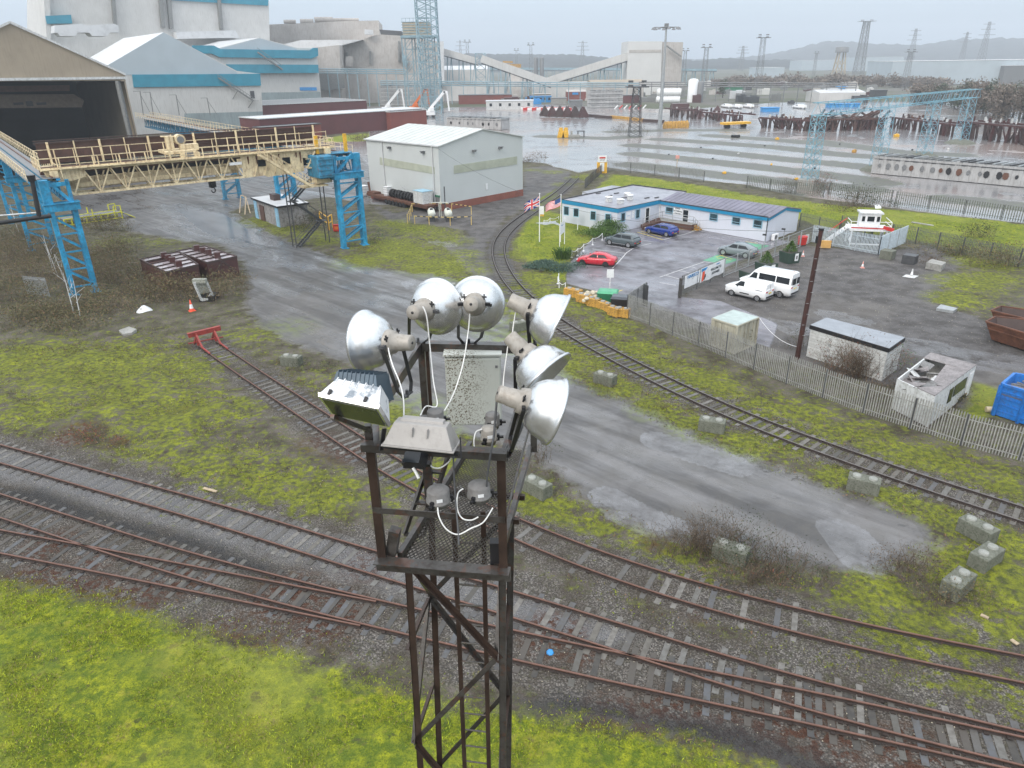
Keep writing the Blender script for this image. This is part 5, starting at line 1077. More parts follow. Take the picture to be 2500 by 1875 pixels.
for x,lb in((1055,'white gas tank standing left in the barrier pen'),(1096,'white gas tank standing right in the barrier pen')):
 b=seg(x,541);t=thing('gas_tank',lb,'gas tank',tuple(b),R(8),'white gas tanks');mb=MB()
 Mx=Matrix.Translation((0,.9,1.15))@Matrix.Rotation(R(90),4,'X');mb.lathe([(0,-1.5),(.3,-1.45),(.52,-1.25),(.56,-1.0),(.56,1.0),(.52,1.25),(.3,1.45),(0,1.5)],Mx,22);mb.build('tank',P('dirty white')if 0 else paint('tank cream',(.62,.63,.56),.45,dirt=.3,dcol=(.3,.3,.22)),t,False)
 mb=MB();mb.box((0,.3,1.75),(.42,.5,.3));mb.build('valve_cover',P('dark grey'),t,False);mb=MB();mb.box((0,0,.3),(.9,.3,.6));mb.box((0,1.8,.3),(.9,.3,.6));mb.build('cradle',P('dark grey'),t,False)
t=thing('gas_pipes','thin cream pipes joining the two gas tanks','pipe',tuple(seg(1080,530)));mb=MB();a,b=seg(1055,530),seg(1096,530);mb.path([a+VZ((2)),a+VZ((2.2)),b+VZ((2.2)),b+VZ((2))],.06);m_=a.lerp(b,.45);mb.tube(m_,m_+VZ((2.2)),.07);m_=a.lerp(b,.55);mb.tube(m_,m_+VZ((2.6)),.05);mb.build('pipework',P('tank cream'),t)
for x,y,h,nm in((1087.5,517,3.9,'dark thin post in front of the warehouse corner'),):p=seg(x,y);mb=MB();mb.tube(p,p+VZ((h)),.09);tag(mb.build('post',P('dark grey')),nm,'post')
wa,wb=up(G(897,487),0),up(G(1045,522),0);wdv=(wb-wa).normalized();wl=(wb-wa).length;wr=math.atan2(wdv.y,wdv.x)
t=thing('flat_wagon','long rusty low loader trailer parked beside the warehouse','trailer',tuple(wa+VZ((0))),wr)
mb=MB();mb.box((wl/2,1.2,1.0),(wl,2.5,.22));mb.box((wl/2,.05,.9),(wl,.12,.45));mb.box((wl*.9,1.2,1.1),(wl*.2,2.6,.3));mb.beam((.2,.6,1.1),(-.2,.6,2.9),.25);mb.beam((.2,1.9,1.1),(-.4,1.9,2.6),.25);mb.box((1.2,1.2,1.25),(2.2,2.3,.35));mb.build('deck',P('rust'),t,False)
for k in range(6):mb=MB();x=wl*.34+k*1.05;mb.tube((x,-.05,.42),(x,.4,.42),.42,n=14);mb.build('wheel',P('tyre'),t,False)
def tote(label,p,rz,sx,sy,sz,mt='white',lid=None,group=None):
 t=thing('tank_box',label,'tank',tuple(p),rz,group);mb=MB();mb.box((0,0,sz/2+.12),(sx,sy,sz));mb.build('body',P(mt),t,False,bevel=.06);mb=MB()
 for k in range(4):mb.box((0,0,.2+sz*k/3.3),(sx+.04,sy+.04,.035))
 mb.build('frame',P('mid grey'if lid is None else mt),t,False);mb=MB();mb.box((0,0,sz+.15),(sx+.08,sy+.08,.06));mb.box((0,0,.05),(sx*.9,sy*.9,.1));mb.build('lid',P(lid or mt),t,False);return t
pw_=lambda s_,o_=1.2:wa+wdv*(wl*s_)+Vector((-wdv.y,wdv.x,0))*o_+VZ((1.13))
tote('white plastic tank on the low loader, left of the tyres',pw_(.27,1.3),wr,1.2,1.2,1.3);tote('white steel box with a blue lid on the right end of the low loader',pw_(.86,1.0),wr,2.6,2.0,1.9,'dirty white','frame blue')
tote('white plastic tank half hidden behind the blue column, by the low loader',up(G(888,478),0),wr,1.3,1.3,1.6)
for k in range(9):
 p=pw_(.36+k*.048,1.1+random.uniform(-.15,.15));mb=MB();Mx=Matrix.Translation(p+VZ((.62)))@Matrix.Rotation(wr+random.uniform(-.15,.15),4,'Z')@Matrix.Rotation(R(90+random.uniform(-14,14)),4,'Y')
 mb.lathe([(.34,-.2),(.55,-.24),(.66,-.17),(.7,-.08),(.7,.08),(.66,.17),(.55,.24),(.34,.2),(.34,-.2)],Mx,18);tag(mb.build('tyre',P('tyre')),'black tyre in the row lying along the low loader deck','tyre','tyres on the low loader')
 # brick hut under the crane
ha,hb=seg(625.5,532),seg(686,556);hd=(hb-ha).normalized();hn=Vector((-hd.y,hd.x,0));hl=(hb-ha).length
ht=thing('hut','derelict pale blue and grey hut with a flat roof under the right runway','hut',tuple(ha),math.atan2(hd.y,hd.x))
mb=MB();mb.box((hl/2,2.2,1.45),(hl,4.4,2.9));mb.build('walls',paint('hut wall',(.27,.26,.26),.8,var=.25,vs=.6,dirt=.6),ht,False);mb=MB();mb.box((hl/2,2.2,3.0),(hl+.5,4.9,.2));mb.build('roof',P('roof white'),ht,False)
mb=MB();mb.box((hl/2,-.27,2.98),(hl+.54,.05,.26));mb.box((hl+.27,2.2,2.98),(.05,4.9,.26));mb.build('fascia',P('black'),ht,False)
for x in(.7,hl-.7):mb=MB();mb.box((x,-.04,1.4),(1.2,.08,2.8));mb.build('blue_panel',paint('hut blue',(.22,.42,.58),.7,dirt=.6,dcol=(.2,.2,.2),vs=1),ht,False)
mb=MB();mb.box((hl*.33,-.06,1.2),(1.7,.1,2.3));mb.build('dark_opening',P('crane rust'),ht,False);mb=MB();mb.box((hl*.45,1.8,3.5),(1.6,1.0,.9));mb.build('roof_tank',P('rust dark'),ht,False)
t=thing('barrier','yellow handrail frame at the foot of the stair tower','barrier',tuple(seg(803,562)));mb=MB()
ya,yb,yc=seg(783,548),seg(803,563),seg(813,556)
for p in(ya,yb,yc):mb.beam(p,p+VZ((1.9)),.12 if p is not yb else.25)
for z_ in(1.0,1.9):mb.beam(ya+VZ((z_)),yb+VZ((z_)),.1);mb.beam(yb+VZ((z_)),yc+VZ((z_)),.1)
mb.build('frame',P('yellow'),t)
p=seg(823,566);t=thing('box','small red box by the foot of the right crane column','box',tuple(p));mb=MB();mb.box((0,0,.55),(.9,.5,.9));mb.box((0,-.2,1.05),(1.0,.3,.12));mb.build('case',P('red'),t,False,bevel=.05);mb=MB();mb.box((0,-.27,.6),(.5,.04,.4));mb.build('face',P('orange'),t,False)
t=thing('trestle','tipped wooden trestle frame lying beside the hut','trestle',tuple(seg(600,520)));mb=MB();a,b,c,d_=seg(585,520),seg(598,527),seg(592,500)+VZ((1.6)),seg(604,505)+VZ((1.6))
for p_,q_ in((a,c),(b,d_),(c,d_),(seg(611,521),d_)):mb.beam(p_,q_,.13)
mb.build('frame',paint('pale wood',(.42,.33,.22),.8,dirt=.4),t)
# lime walkway left
t=thing('walkway','lime yellow low steel walkway with steps, behind the left crane column','walkway',tuple(seg(250,545)));a,b=seg(160,553),seg(300,533);dd=(b-a).normalized();nn=Vector((-dd.y,dd.x,0));mb=MB()
for o_ in(0,2.4):
 for z_ in(.15,1.0):mb.beam(a+nn*o_+VZ((z_)),b+nn*o_+VZ((z_)),.14)
 for k in range(9):p=a.lerp(b,k/8)+nn*o_;mb.beam(p,p+VZ((1.0)),.14)
for k in(4,7,8):p=a.lerp(b,k/8);mb.beam(p,p+VZ((2.0)),.12);mb.beam(p+nn*2.4,p+nn*2.4+VZ((2.0)),.12)
mb.beam(a.lerp(b,.88)+VZ((2)),b+VZ((2)),.1);mb.beam(a.lerp(b,.88)+nn*2.4+VZ((2)),b+nn*2.4+VZ((2)),.1)
for s_ in(0,1.2):mb.beam(b+nn*s_+VZ((1)),b+dd*1.6-nn*.8+nn*s_,.1)
mb.build('frame',P('lime yellow'),t);mb=MB();mb.slab([a+VZ((1)),b+VZ((1)),b+nn*2.3+VZ((1)),a+nn*2.3+VZ((1))],(0,0,1),.08)
for k in range(4):mb.box(b+dd*(.3+k*.35)-nn*.3+nn*.6+VZ((.85-k*.24)),(.35,1.2,.06),math.atan2(dd.y,dd.x))
mb.build('deck',P('mid grey'),t)
# two rust skips in the brambles
def openbox(label,pts,h,mt='rust purple'):
 t=thing('steel_box',label,'steel container',tuple(up(pts[0],0)),0,'rusty ribbed steel boxes in the brambles')
 c=[up(p,0)for p in pts];mb=MB()
 mb.prism([(p.x,p.y)for p in c],0,h-.12);mb.build('hull',P(mt),t);
 a,b,cc,d=[up(p,h)for p in pts]
 nx,ny=2,5
 for i in range(nx):
  for j in range(ny):
   f=lambda u,v:a.lerp(b,u).lerp(d.lerp(cc,u),v);e=.035
   m=MB();m.slab([f((i+e)/nx,(j+.12)/ny),f((i+1-e)/nx,(j+.12)/ny),f((i+1-e)/nx,(j+.92)/ny),f((i+e)/nx,(j+.92)/ny)],(0,0,1),.12)
   if random.random()<.9:m.build('top_plate',paint('sky sheen plate',(.40,.36,.38),.08,var=.2,vs=1,dirt=.45,dcol=(.09,.035,.03),spec=.8),t)  # plate colour lightened to carry the sky's reflection, over rust dirt
 mb=MB()
 for j in range(ny+1):mb.beam(a.lerp(d,j/ny),b.lerp(cc,j/ny),.1,.22)
 for u in(0,.5,1):mb.beam(a.lerp(b,u),d.lerp(cc,u),.1,.25)
 mb.build('ribs',P('rust dark'),t)
 for v in(.15,.42,.6,.8):p=a.lerp(b,.52).lerp(d.lerp(cc,.52),v)+VZ((.45));m=MB();m.box(p-VZ((.15)),(.6,.5,.7),.5);m.build('bracket',P(mt),t)
 mb=MB();e0,e1=pts[1],pts[0]
 mb.beam(up(pts[0],0.1),up(pts[0].lerp(pts[1],.5),h-.1),.14);mb.beam(up(pts[1],.1),up(pts[0].lerp(pts[1],.5),h-.1),.14);mb.build('brace',P('rust dark'),t)
 return t
hh=2.2
openbox('rusty ribbed steel box at the left, sunk in brambles',[G(405,665,hh),G(484,647,hh),G(436,615,hh),G(341,634,hh)],hh)
openbox('rusty ribbed steel box with a cross-braced end, right of its twin',[G(505,642,hh),G(578,627,hh),G(500,601,hh),G(430,614,hh)],hh)
t=thing('machine','lichened wrecked machine tilting out of the brambles beneath the rusty boxes','machine',tuple(seg(502,735)));p=seg(505,738);mb=MB();a,b,c,d_=[G(x,y,z)for x,y,z in((492,733,.3),(522,728,.3),(503,686,2.2),(473,690,2.2))]
for q0,q1 in((a,b),(b,c),(c,d_),(d_,a)):mb.beam(q0,q1,.18)
mb.beam(a.lerp(d_,.1),b.lerp(a,.4),.14);mb.beam(b.lerp(c,.35),a.lerp(b,.5),.14);mb.build('frame',P('dirty white'),t)
mb=MB();mb.slab([a.lerp(d_,.35),b.lerp(c,.35),c,d_],(0,-.6,.8),.35);mb.box(c.lerp(d_,.5)+VZ((.1)),(1.3,.5,.4));mb.build('body',paint('lichen',(.30,.31,.27),.8,dirt=.9,vs=3,dcol=(.06,.06,.05)),t)
mb=MB();mb.slab([a,b,b.lerp(c,.35),a.lerp(d_,.35)],(0,-.6,.8),.4);mb.box((p.x,p.y+.8,.3),(1.5,1.6,.6));mb.build('pit',P('black'),t)
def cone(label,p,h=.75,mt='cone orange',tip=0,group='traffic cones'):
 t=thing('traffic_cone',label,'traffic cone',tuple(p),random.uniform(0,3),group);mb=MB();mb.box((0,0,.02),(h*.55,h*.55,.05));mb.lathe([(h*.22,.04),(h*.17,h*.25)],None,12);mb.lathe([(h*.1,h*.62),(h*.04,h),(0,h)],None,12);mb.build('cone',P(mt),t,False)
 mb=MB();mb.lathe([(h*.17,h*.25),(h*.1,h*.62)],None,12);mb.build('sleeve',P('white'),t,False);return t
paint('cone orange',(.85,.10,.04),.5,dirt=.2);paint('cone pale',(.7,.33,.28),.6,dirt=.3)
cone('bright traffic cone by the brambles under the rusty boxes',seg(469,759),1.1)
cone('faded traffic cone nearest the rust pole in the gravel yard',seg(2105,654),.75,'cone pale');cone('grey traffic cone on a splash of white in the gravel yard',seg(2225,674),.8,'dirty white')
cone('small traffic cone by the right green planter',seg(1960,626),.7,'cone pale');cone('pale tall cone poking up behind the white minibus',seg(1849,690),1.2,'dirty white')
mb=MB();mb.lathe([(.75,0),(.6,.2),(.3,.45),(.1,.6),(0,.6)],Matrix.Translation(seg(353,760)),14);tag(mb.build('cap',P('white')),'white cap lying on the ground left of the traffic cone','cap')
def slabthing(label,pxs,h,mt,name,cat,group=None,z=0):
 pts=[G(x,y,z+h)for x,y in pxs];mb=MB();mb.slab(pts,(0,0,1),h);return tag(mb.build(name,P(mt)),label,cat,group)
slabthing('grey stone slab lying flat in weeds left of the buffer stop',[(290,806),(315,797),(333,803),(322,812),(300,815)],.3,'concrete','slab','slab')
slabthing('pale sheet lying on the gravel yard near the rusty skips',[(2286,752),(2297,743),(2338,752),(2328,759)],.25,'galv','sheet','sheet');slabthing('white board lying on the green bank beyond the office',[(2135,500),(2148,499),(2152,507),(2137,508)],.15,'white','board','board')
t=thing('gate','leaning galvanised palisade gate standing in brambles at the far left','gate',tuple(seg(90,722)));a,b=seg(68,719),seg(122,724);mb=MB()
for z_ in(.4,1.75):mb.beam(a+VZ((z_)),b+VZ((z_)),.07)
for k in range(19):p_=a.lerp(b,k/18);mb.beam(p_,p_+VZ((2.0)),.07,.02)
mb.build('pales',P('galv'),t)
# office
o1,o2,o3,o5=up(G(1505,568),0),up(G(1364.6,552),0),up(G(1868,591),0),up(G(1944,565),0)
f1=(o2-o1).normalized()
zo=3.05;inn=G(1613,489,3.15);inn0=up(inn,0)
g1_=(inn0-o1).normalized()
bk1=up(G(1545,453,zo+.1),0);lf1=up(G(1372.5,490,zo),0)
off=thing('office_building','L-shaped white single-storey office with teal fascia and grey flat roofs','office building',tuple(o1),0)
poly1=[o1,inn0,inn0+f1*-0,up(G(1675,471,zo),0),bk1,lf1]
mb=MB();mb.prism([(p.x,p.y)for p in(o1,inn0,poly1[3],bk1,lf1)],0,zo);mb.build('walls',P('office wall'),off)
mb=MB();mb.prism([(p.x,p.y)for p in(o1,inn0,poly1[3],bk1,lf1)],zo+.02,zo+.16);mb.build('roof',P('felt roof'),off,bevel=0)
e3=up(G(1880,530,zo),0);e5=up(G(1953.5,508,zo),0);e3=o3 .lerp(e3,.5);e5=o5 .lerp(e5,.5)
w2d=(e3-inn0).normalized();w2n=Vector((-w2d.y,w2d.x,0));wl2=(e3-inn0).length;dp2=(e5-e3).dot(w2n)*.92
i3=inn0;mb=MB();q4=[i3,i3+w2d*wl2,i3+w2d*wl2+w2n*dp2,i3+w2n*dp2]
zr2=zo+.75
e=[up(q4[0],0),up(q4[1],0),up(q4[2],0),up(q4[3],0)];m2=[(e[1]+e[2])/2,(e[0]+e[3])/2]
vs=[up(e[0],0),up(e[1],0),up(e[2],0),up(e[3],0),up(e[0],zo),up(e[1],zo),up(e[2],zo),up(e[3],zo),up(m2[0],zr2),up(m2[1],zr2)]
mb.add(vs,[(0,1,5,4),(1,2,6,8,5),(2,3,7,6),(3,0,4,9,7)]);mb.build('walls',P('office wall'),off)
mb=MB();ov_=w2n*.25;ex_=w2d*.2;L8=lambda p,z:up(p,z)
mb.slab([L8(e[0]-ov_,zo-.02+.1),L8(e[1]-ov_+ex_,zo-.02+.1),L8(m2[0]+ex_,zr2+.1),L8(m2[1],zr2+.1)],(0,0,1),.1);mb.slab([L8(m2[1],zr2+.1),L8(m2[0]+ex_,zr2+.1),L8(e[2]+ov_+ex_,zo+.08),L8(e[3]+ov_,zo+.08)],(0,0,1),.1);mb.build('roof',P('felt dark'),off)
mb=MB()
for k in range(1,22):s_=k/22;mb.beam(L8(e[0].lerp(e[1],s_)-ov_,zo+.10),L8(m2[1].lerp(m2[0],s_),zr2+.115),.05,.03)
mb.build('roof_seams',P('felt dark'),off)
def fascia(a,b,z0,z1,nrm,th=.10):mb=MB();mb.slab([up(a,z0)+nrm*th,up(b,z0)+nrm*th,up(b,z1)+nrm*th,up(a,z1)+nrm*th],nrm,th-.003);return mb.build('fascia',P('office blue'),off)
n_l=Vector((f1 .y,-f1 .x,0));n_l=-n_l if n_l.dot(o1)>0 else n_l;n_g=Vector((g1_.y,-g1_.x,0))
fascia(o1+g1_*0-f1*.1,lf1,zo-.35,zo+.14,n_l);fascia(o1,inn0,zo-.35,zo+.14,n_g,.11);fascia(e[0],e[1],zo-.4,zo+.02,-w2n,.25)
mb=MB();a,b=e[1]+w2d*.12,e[2]+w2d*.12;m_=(a+b)/2
mb.slab([up(a-ov_,zo-.4),up(m_,zr2-.35),up(b+ov_,zo-.4),up(b+ov_,zo+.02),up(m_,zr2+.04),up(a-ov_,zo+.02)],w2d,.1);mb.build('fascia',P('office blue'),off)
mb=MB();eg=[lf1,bk1,poly1[3]]
mb.beam(up(lf1,zo+.2),up(bk1,zo+.2),.18,.16);mb.beam(up(bk1,zo+.2),up(poly1[3],zo+.2),.18,.16);mb.build('parapet',P('black'),off)
mb=MB();mb.beam(up(o1,zo+.17),up(lf1,zo+.17),.16,.05);mb.beam(up(o1,zo+.17),up(inn0,zo+.17),.16,.05);mb.beam(up(e[0]-ov_,zo+.12),up(e[1]-ov_,zo+.12),.12,.07);mb.build('edge_trim',P('black'),off)
ax_=[G(1421.5,470,2.9),G(1494,454,2.9),G(1530,459,2.9),G(1455,478,2.9)];mb=MB();mb.prism([(p.x,p.y)for p in ax_],0,2.85);mb.build('annex',[P('office wall')],off);mb=MB();mb.prism([(p.x,p.y)for p in ax_],2.86,3.0);mb.build('annex_roof',P('felt roof'),off)
def window(P0,d,pxs,nrm,nm='window',fr='frame blue',gl='window glass',bars=()):
 pts=[VP(x,y,P0,d)for x,y in pxs];zt_,zb=(pts[0].z+pts[1].z)/2,(pts[2].z+pts[3].z)/2;a=up((pts[0]+pts[3])/2,0);b=up((pts[1]+pts[2])/2,0);d_=(b-a).normalized();t=.09
 mb=MB()
 for p0,p1 in((up(a,zt_),up(b,zt_)),(up(a,zb),up(b,zb)),(up(a,zb),up(a,zt_)),(up(b,zb),up(b,zt_))):mb.beam(p0+nrm*.05,p1+nrm*.05,t)
 for v in bars:z_=zb+(zt_-zb)*v;mb.beam(up(a,z_)+nrm*.05,up(b,z_)+nrm*.05,.05)
 f=mb.build(nm,P(fr),off);mb=MB();mb.slab([up(a,zt_)+nrm*.04,up(b,zt_)+nrm*.04,up(b,zb)+nrm*.04,up(a,zb)+nrm*.04],nrm,.03);g=mb.build('pane'if nm=='window'else 'leaf',P(gl),off);g.parent=f;return f
sc_=6.32
def z1(*p):return[(1350+u/sc_,430+v/sc_)for u,v in p]
def z2_(*p):return[(1650+u/sc_,480+v/sc_)for u,v in p]
for q_ in(((172,462),(250,472),(245,605),(168,595)),((322,490),(402,500),(396,630),(318,622)),((585,535),(665,545),(658,680),(578,670)),((812,575),(895,585),(888,722),(804,712))):window(o1,f1,z1(*q_),n_l)
for q_ in(((1048,572),(1112,560),(1106,692),(1042,706)),((1276,515),(1340,505),(1332,640),(1270,655))):window(o1,g1_,z1(*q_),n_g)
window(o1,g1_,z1((1428,492),(1490,482),(1475,710),(1415,725)),n_g,'door','white','glass dark')
ff=i3
window(ff,w2d,z1((1745,468),(1860,485),(1850,585),(1740,572)),-w2n,bars=(.3,));window(ff,w2d,z1((2012,512),(2102,525),(2080,750),(1990,738)),-w2n,'door','white','glass dark',bars=(.45,))
for q_ in(((528,252),(652,270),(640,380),(522,362)),((874,308),(1002,325),(990,438),(866,420)),((1204,352),(1338,370),(1325,490),(1196,470))):window(ff,w2d,z2_(*q_),-w2n,bars=(.32,))
def board(label,P0,d,pxs,nrm,mt='white',lines=None,sz=.2,col='sign dark',parent=None,name='sign',off_=.03,wx=1.0,bold=0):
 pts=[VP(x,y,P0,d)+nrm*(.02+off_)for x,y in pxs];c=sum(pts,Vector())/4
 t=thing(name,label,'sign',tuple(c))if parent is None else parent;mb=MB();mb.slab(pts,nrm,.03);mb.build('panel',P(mt),t)
 rz=math.atan2(nrm.x,-nrm.y)
 for i,(ln,s_,dz,cl,dx_)in enumerate(lines or[]):
  text(t,ln,s_,c+nrm*.012+Vector((math.cos(rz),math.sin(rz),0))*dx_+VZ((dz)),rz,cl,wx=wx,bold=bold)
 return t
paint('sign dark',(.03,.045,.05),.6);paint('sign blue',(.0,.20,.50),.5)
board('white sign reading JOHN CATHERALL CENTRE between window and door of the office',ff,w2d,z1((1868,480),(1998,498),(1985,605),(1858,590)),-w2n,lines=[('JOHN',.30,.38,'sign dark',0),('CATHERALL',.28,.03,'sign dark',0),('CENTRE',.28,-.32,'sign dark',0)],bold=.008)
board('white notice with a blue line beside the first window of the office side wall',o1,g1_,z1((1130,558),(1202,540),(1192,665),(1120,680)),n_g,lines=[('HARSCO',.13,.0,'sign blue',0)])
board('narrow white notice with dark symbols on the office side wall',o1,g1_,z1((1220,535),(1254,528),(1247,635),(1212,645)),n_g,lines=[('i',.22,.25,'sign dark',0),('P',.18,-.1,'sign blue',0)])
for x,y,w_,h_,lb in((863,375,.9,.7,'left'),(1040,400,.9,.6,'front'),(1187,345,.8,.7,'right'),(1145,275,.8,.35,'rear')):
 p=G(1350+x/sc_,430+(y+25)/sc_,zo+.16);t=thing('roof_vent','squat %s grey cowl vent on the flat office roof'%{'left':'left-hand','front':'front','right':'right-hand','rear':'low rear'}[lb],'roof vent',tuple(p),.4,'cowl vents on the office roof');mb=MB();mb.box((0,0,h_/2),(w_*.8,w_*.8,h_));mb.build('base',P('dirty white'),t,False,bevel=.04);mb=MB();mb.box((0,0,h_),(w_,w_,.16));mb.build('cap',P('white'),t,False,bevel=.04)
for x,y in((1600,335),(980,268),(880,308),(1105,340),(1450,340),(700,270)):p=G(1350+x/sc_,430+y/sc_,zo+.16);mb=MB();mb.box(p+VZ((.06)),(.9,.25,.12),random.uniform(0,1));tag(mb.build('roof_batten',P('dark grey')),'small dark batten lying on the flat office roof','batten','dark battens on the office roof')
ra,rb=seg(1569,561),seg(1689,562);rk=G(1615,540,.55)
rmp=thing('ramp','brown brick ramp and landing with steel rails at the office corner','ramp',tuple(ra));mb=MB();r0,r1,r2,r3=up(G(1569,562),0),up(G(1613,552),0),up(G(1687,563),0),up(G(1698,560),0)
pts=[r0,r1,r2,r3,r3+w2n*1.3,inn0-w2n*0+w2d*.1,inn0,inn0 .lerp(o1,.55)];pts=[r0,r1,r2,r2+w2n*1.8,inn0-w2n*.05,inn0 .lerp(o1,.45)+n_g*.05]
mb.prism([(p.x,p.y)for p in pts],0,[.55,.75,.75,.75,.75,.35]);mb.build('base',paint('brown brick',(.10,.05,.035),.8,var=.15,vs=2),rmp);mb=MB();mb.prism([(p.x,p.y)for p in pts],.76,.80)if 0 else None
mb=MB()
for i in range(5):mb.slab([up(pts[1].lerp(pts[2],0),.78),up(pts[2],.78),up(pts[3],.78),up(pts[4],.78)],(0,0,1),.02)if i==0 else None
mb.build('paving',P('concrete'),rmp);mb=MB()
for k in range(3):c=r2 .lerp(r3,.5)+w2d*(.1+k*.3)+w2n*.7;mb.box((c.x,c.y,.55-k*.22),(.34,1.3,.12),math.atan2(w2d.y,w2d.x));mb.box((c.x,c.y,.25-k*.1),(.32,1.2,.5-k*.2),math.atan2(w2d.y,w2d.x))
mb.build('steps',P('yellow block'),rmp);mb=MB()
rl=[inn0 .lerp(o1,.55)+n_g*1.1,inn0+n_g*1.15-w2n*.9,r2+w2n*.35,r2+w2d*1.1+w2n*.3]
for i,(a,b)in enumerate(zip(rl,rl[1:])):
 z0=(.4,.78,.78,.1)[i];z1_=(.4,.78,.78,.1)[i+1]
 for h_ in(.55,1.05):mb.tube(up(a,z0+h_),up(b,z1_+h_),.035)
 for k in range(4):p=a.lerp(b,k/3);z_=z0+(z1_-z0)*k/3;mb.tube(up(p,z_),up(p,z_+1.05),.035)
mb.build('handrail',P('galv'),rmp)
for x,y,h_ in((1868.5,590,3.0),):p=up(G(x,y),0)-w2n*.1;mb=MB();mb.tube(p,up(p,3.0),.06);mb.build('downpipe',P('black'),off)
mb=MB();p=up(inn0,0)-w2n*.12+w2d*.05;mb.tube(p,up(p,3.0),.06);mb.build('downpipe',P('white'),off)
p=seg(1887,588);t=thing('air_conditioner','white air conditioning unit standing at the office end wall','air conditioner',tuple(p),math.atan2(w2n.y,w2n.x));mb=MB();mb.box((.4,0,.45),(1.1,.4,.8));mb.build('case',P('white'),t,False,bevel=.03);mb=MB();mb.lathe([(0,.0),(.3,.0),(.3,.02)],Matrix.Translation((.3,.0,.45))@Matrix.Rotation(R(90),4,'X')@Matrix.Translation((0,0,.2)),16);mb.build('fan_grille',P('dark grey'),t,False)
for(x,y,yt,lb)in((1865,607,574,'short camera post with a black camera in front of the office corner'),(1910,600,560,'taller camera post with a black camera right of the office air conditioner')):
 p=seg(x,y);h_=HT(p,yt);t=thing('camera_post',lb,'camera post',tuple(p));mb=MB();mb.tube(p,up(p,h_),.05);mb.build('pole',P('galv'),t);mb=MB();mb.box(up(p,h_)+Vector((-.15,0,.05)),(.45,.18,.18),-.5);mb.build('camera',P('black'),t)
wp=seg(1945.8,876);t=thing('utility_pole','tall dark brown timber pole rising beside the white block hut','utility pole',tuple(wp));top_=up(wp,10.1)+Vector((.22,0,0));mb=MB();mb.tube(wp,top_,.20,.16,12);mb.build('shaft',paint('pole timber',(.05,.018,.014),.5,var=.3,vs=1,dirt=.4),t)
mb=MB();mb.tube(top_+VZ((-.02)),top_+VZ((.12)),.19,n=12);mb.box(top_+Vector((-.22,0,-.7)),(.15,.15,.5));mb.build('cap',P('black'),t);mb=MB()
for k in range(9):p=wp.lerp(top_,.2+k*.085);mb.tube(p+Vector((-.2 if k%2 else.0,-.19,0)),p+Vector((.0 if k%2 else.2,-.21,0)),.018,n=5)
mb.build('pegs',P('galv'),t)
def wire(label,a,b,sag,r=.012,mt='dark grey'):
 n=16;pts=[a.lerp(b,i/n)-VZ((sag*4*(i/n)*(1-i/n)))for i in range(n+1)];mb=MB();mb.path(pts,r,5);return tag(mb.build('wire',P(mt)),label,'wire','overhead wires')
wire('overhead wire from the timber pole across the office front to the warehouse corner',top_-VZ((.1)),A+Vector((-.1,.3,ze-.3)),3.4,.016)
wire('overhead wire from the office end to the warehouse wall',up(e[1],3.0),VP(905,460,A,wn),2.2,.014)
wire('thin white rope slung from the small container to the timber pole',G(1853,775,2.4),up(wp,1.0),.5,.02,'white')
# flagpoles and flags
def flag_mat(kind):
 m_,N,b=newmat('flag '+kind);u=N.new('UVMap').outputs[0];s_=N.new('SeparateXYZ');N.l(u,s_.inputs[0]);x,y=s_.outputs[0],s_.outputs[1]
 if kind=='union':
  ax_=N.math('ABSOLUTE',N.math('SUBTRACT',x,.5));ay=N.math('ABSOLUTE',N.math('SUBTRACT',y,.5))
  dg=N.math('ABSOLUTE',N.math('SUBTRACT',ax_,ay))
  c=N.mix(N.math('LESS_THAN',dg,.10),(.01,.03,.22),(.8,.8,.8));c=N.mix(N.math('LESS_THAN',dg,.035),c,(.6,.02,.03))
  c=N.mix(N.math('LESS_THAN',N.math('MINIMUM',N.math('MULTIPLY',ax_,1.8),ay),.16),c,(.8,.8,.8));c=N.mix(N.math('LESS_THAN',N.math('MINIMUM',N.math('MULTIPLY',ax_,1.8),ay),.095),c,(.6,.02,.03))
 else:
  st_=N.math('GREATER_THAN',N.math('FRACT',N.math('MULTIPLY',y,6.5)),.5);c=N.mix(st_,(.75,.10,.14),(.8,.76,.77))
  cn=N.math('MULTIPLY',N.math('LESS_THAN',x,.4),N.math('GREATER_THAN',y,.46));c=N.mix(cn,c,(.04,.08,.25))
 N.l(c,b.inputs['Base Color']);b.inputs['Roughness'].default_value=.7;return m_
def flagpole(label,foot,ytop,flab,kind,fl_=2.0,fh=1.05):
 h_=HT(foot,ytop);t=thing('flagpole',label,'flagpole',tuple(foot));mb=MB();mb.tube(foot,up(foot,h_),.07,.05,10);mb.build('pole',P('white'),t);mb=MB();mb.lathe([(0,0),(.09,.02),(.09,.1),(0,.14)],Matrix.Translation(up(foot,h_)),10);mb.build('finial',P('white'),t)
 n,m=16,8;vs=[];uv=[]
 for i in range(n+1):
  for j in range(m+1):
   u,v=i/n,j/m;vs.append((foot.x-u*fl_*.93,foot.y+.16*math.sin(u*9+v*1.5)*u,h_-.25-fh+v*fh*(1-.12*u)-u*.75-.1*math.sin(u*7)*u));uv.append((u,v))
 me=bpy.data.meshes.new('flag');fs=[(i*(m+1)+j,(i+1)*(m+1)+j,(i+1)*(m+1)+j+1,i*(m+1)+j+1)for i in range(n)for j in range(m)];me.from_pydata(vs,[],fs);ul=me.uv_layers.new(name='UVMap')
 for lp_ in me.loops:ul.data[lp_.index].uv=uv[lp_.vertex_index]
 me.materials.append(flag_mat(kind));o=bpy.data.objects.new('flag',me);COL.objects.link(o);so_=o.modifiers.new('s','SOLIDIFY');so_.thickness=.01;tag(o,flab,'flag')
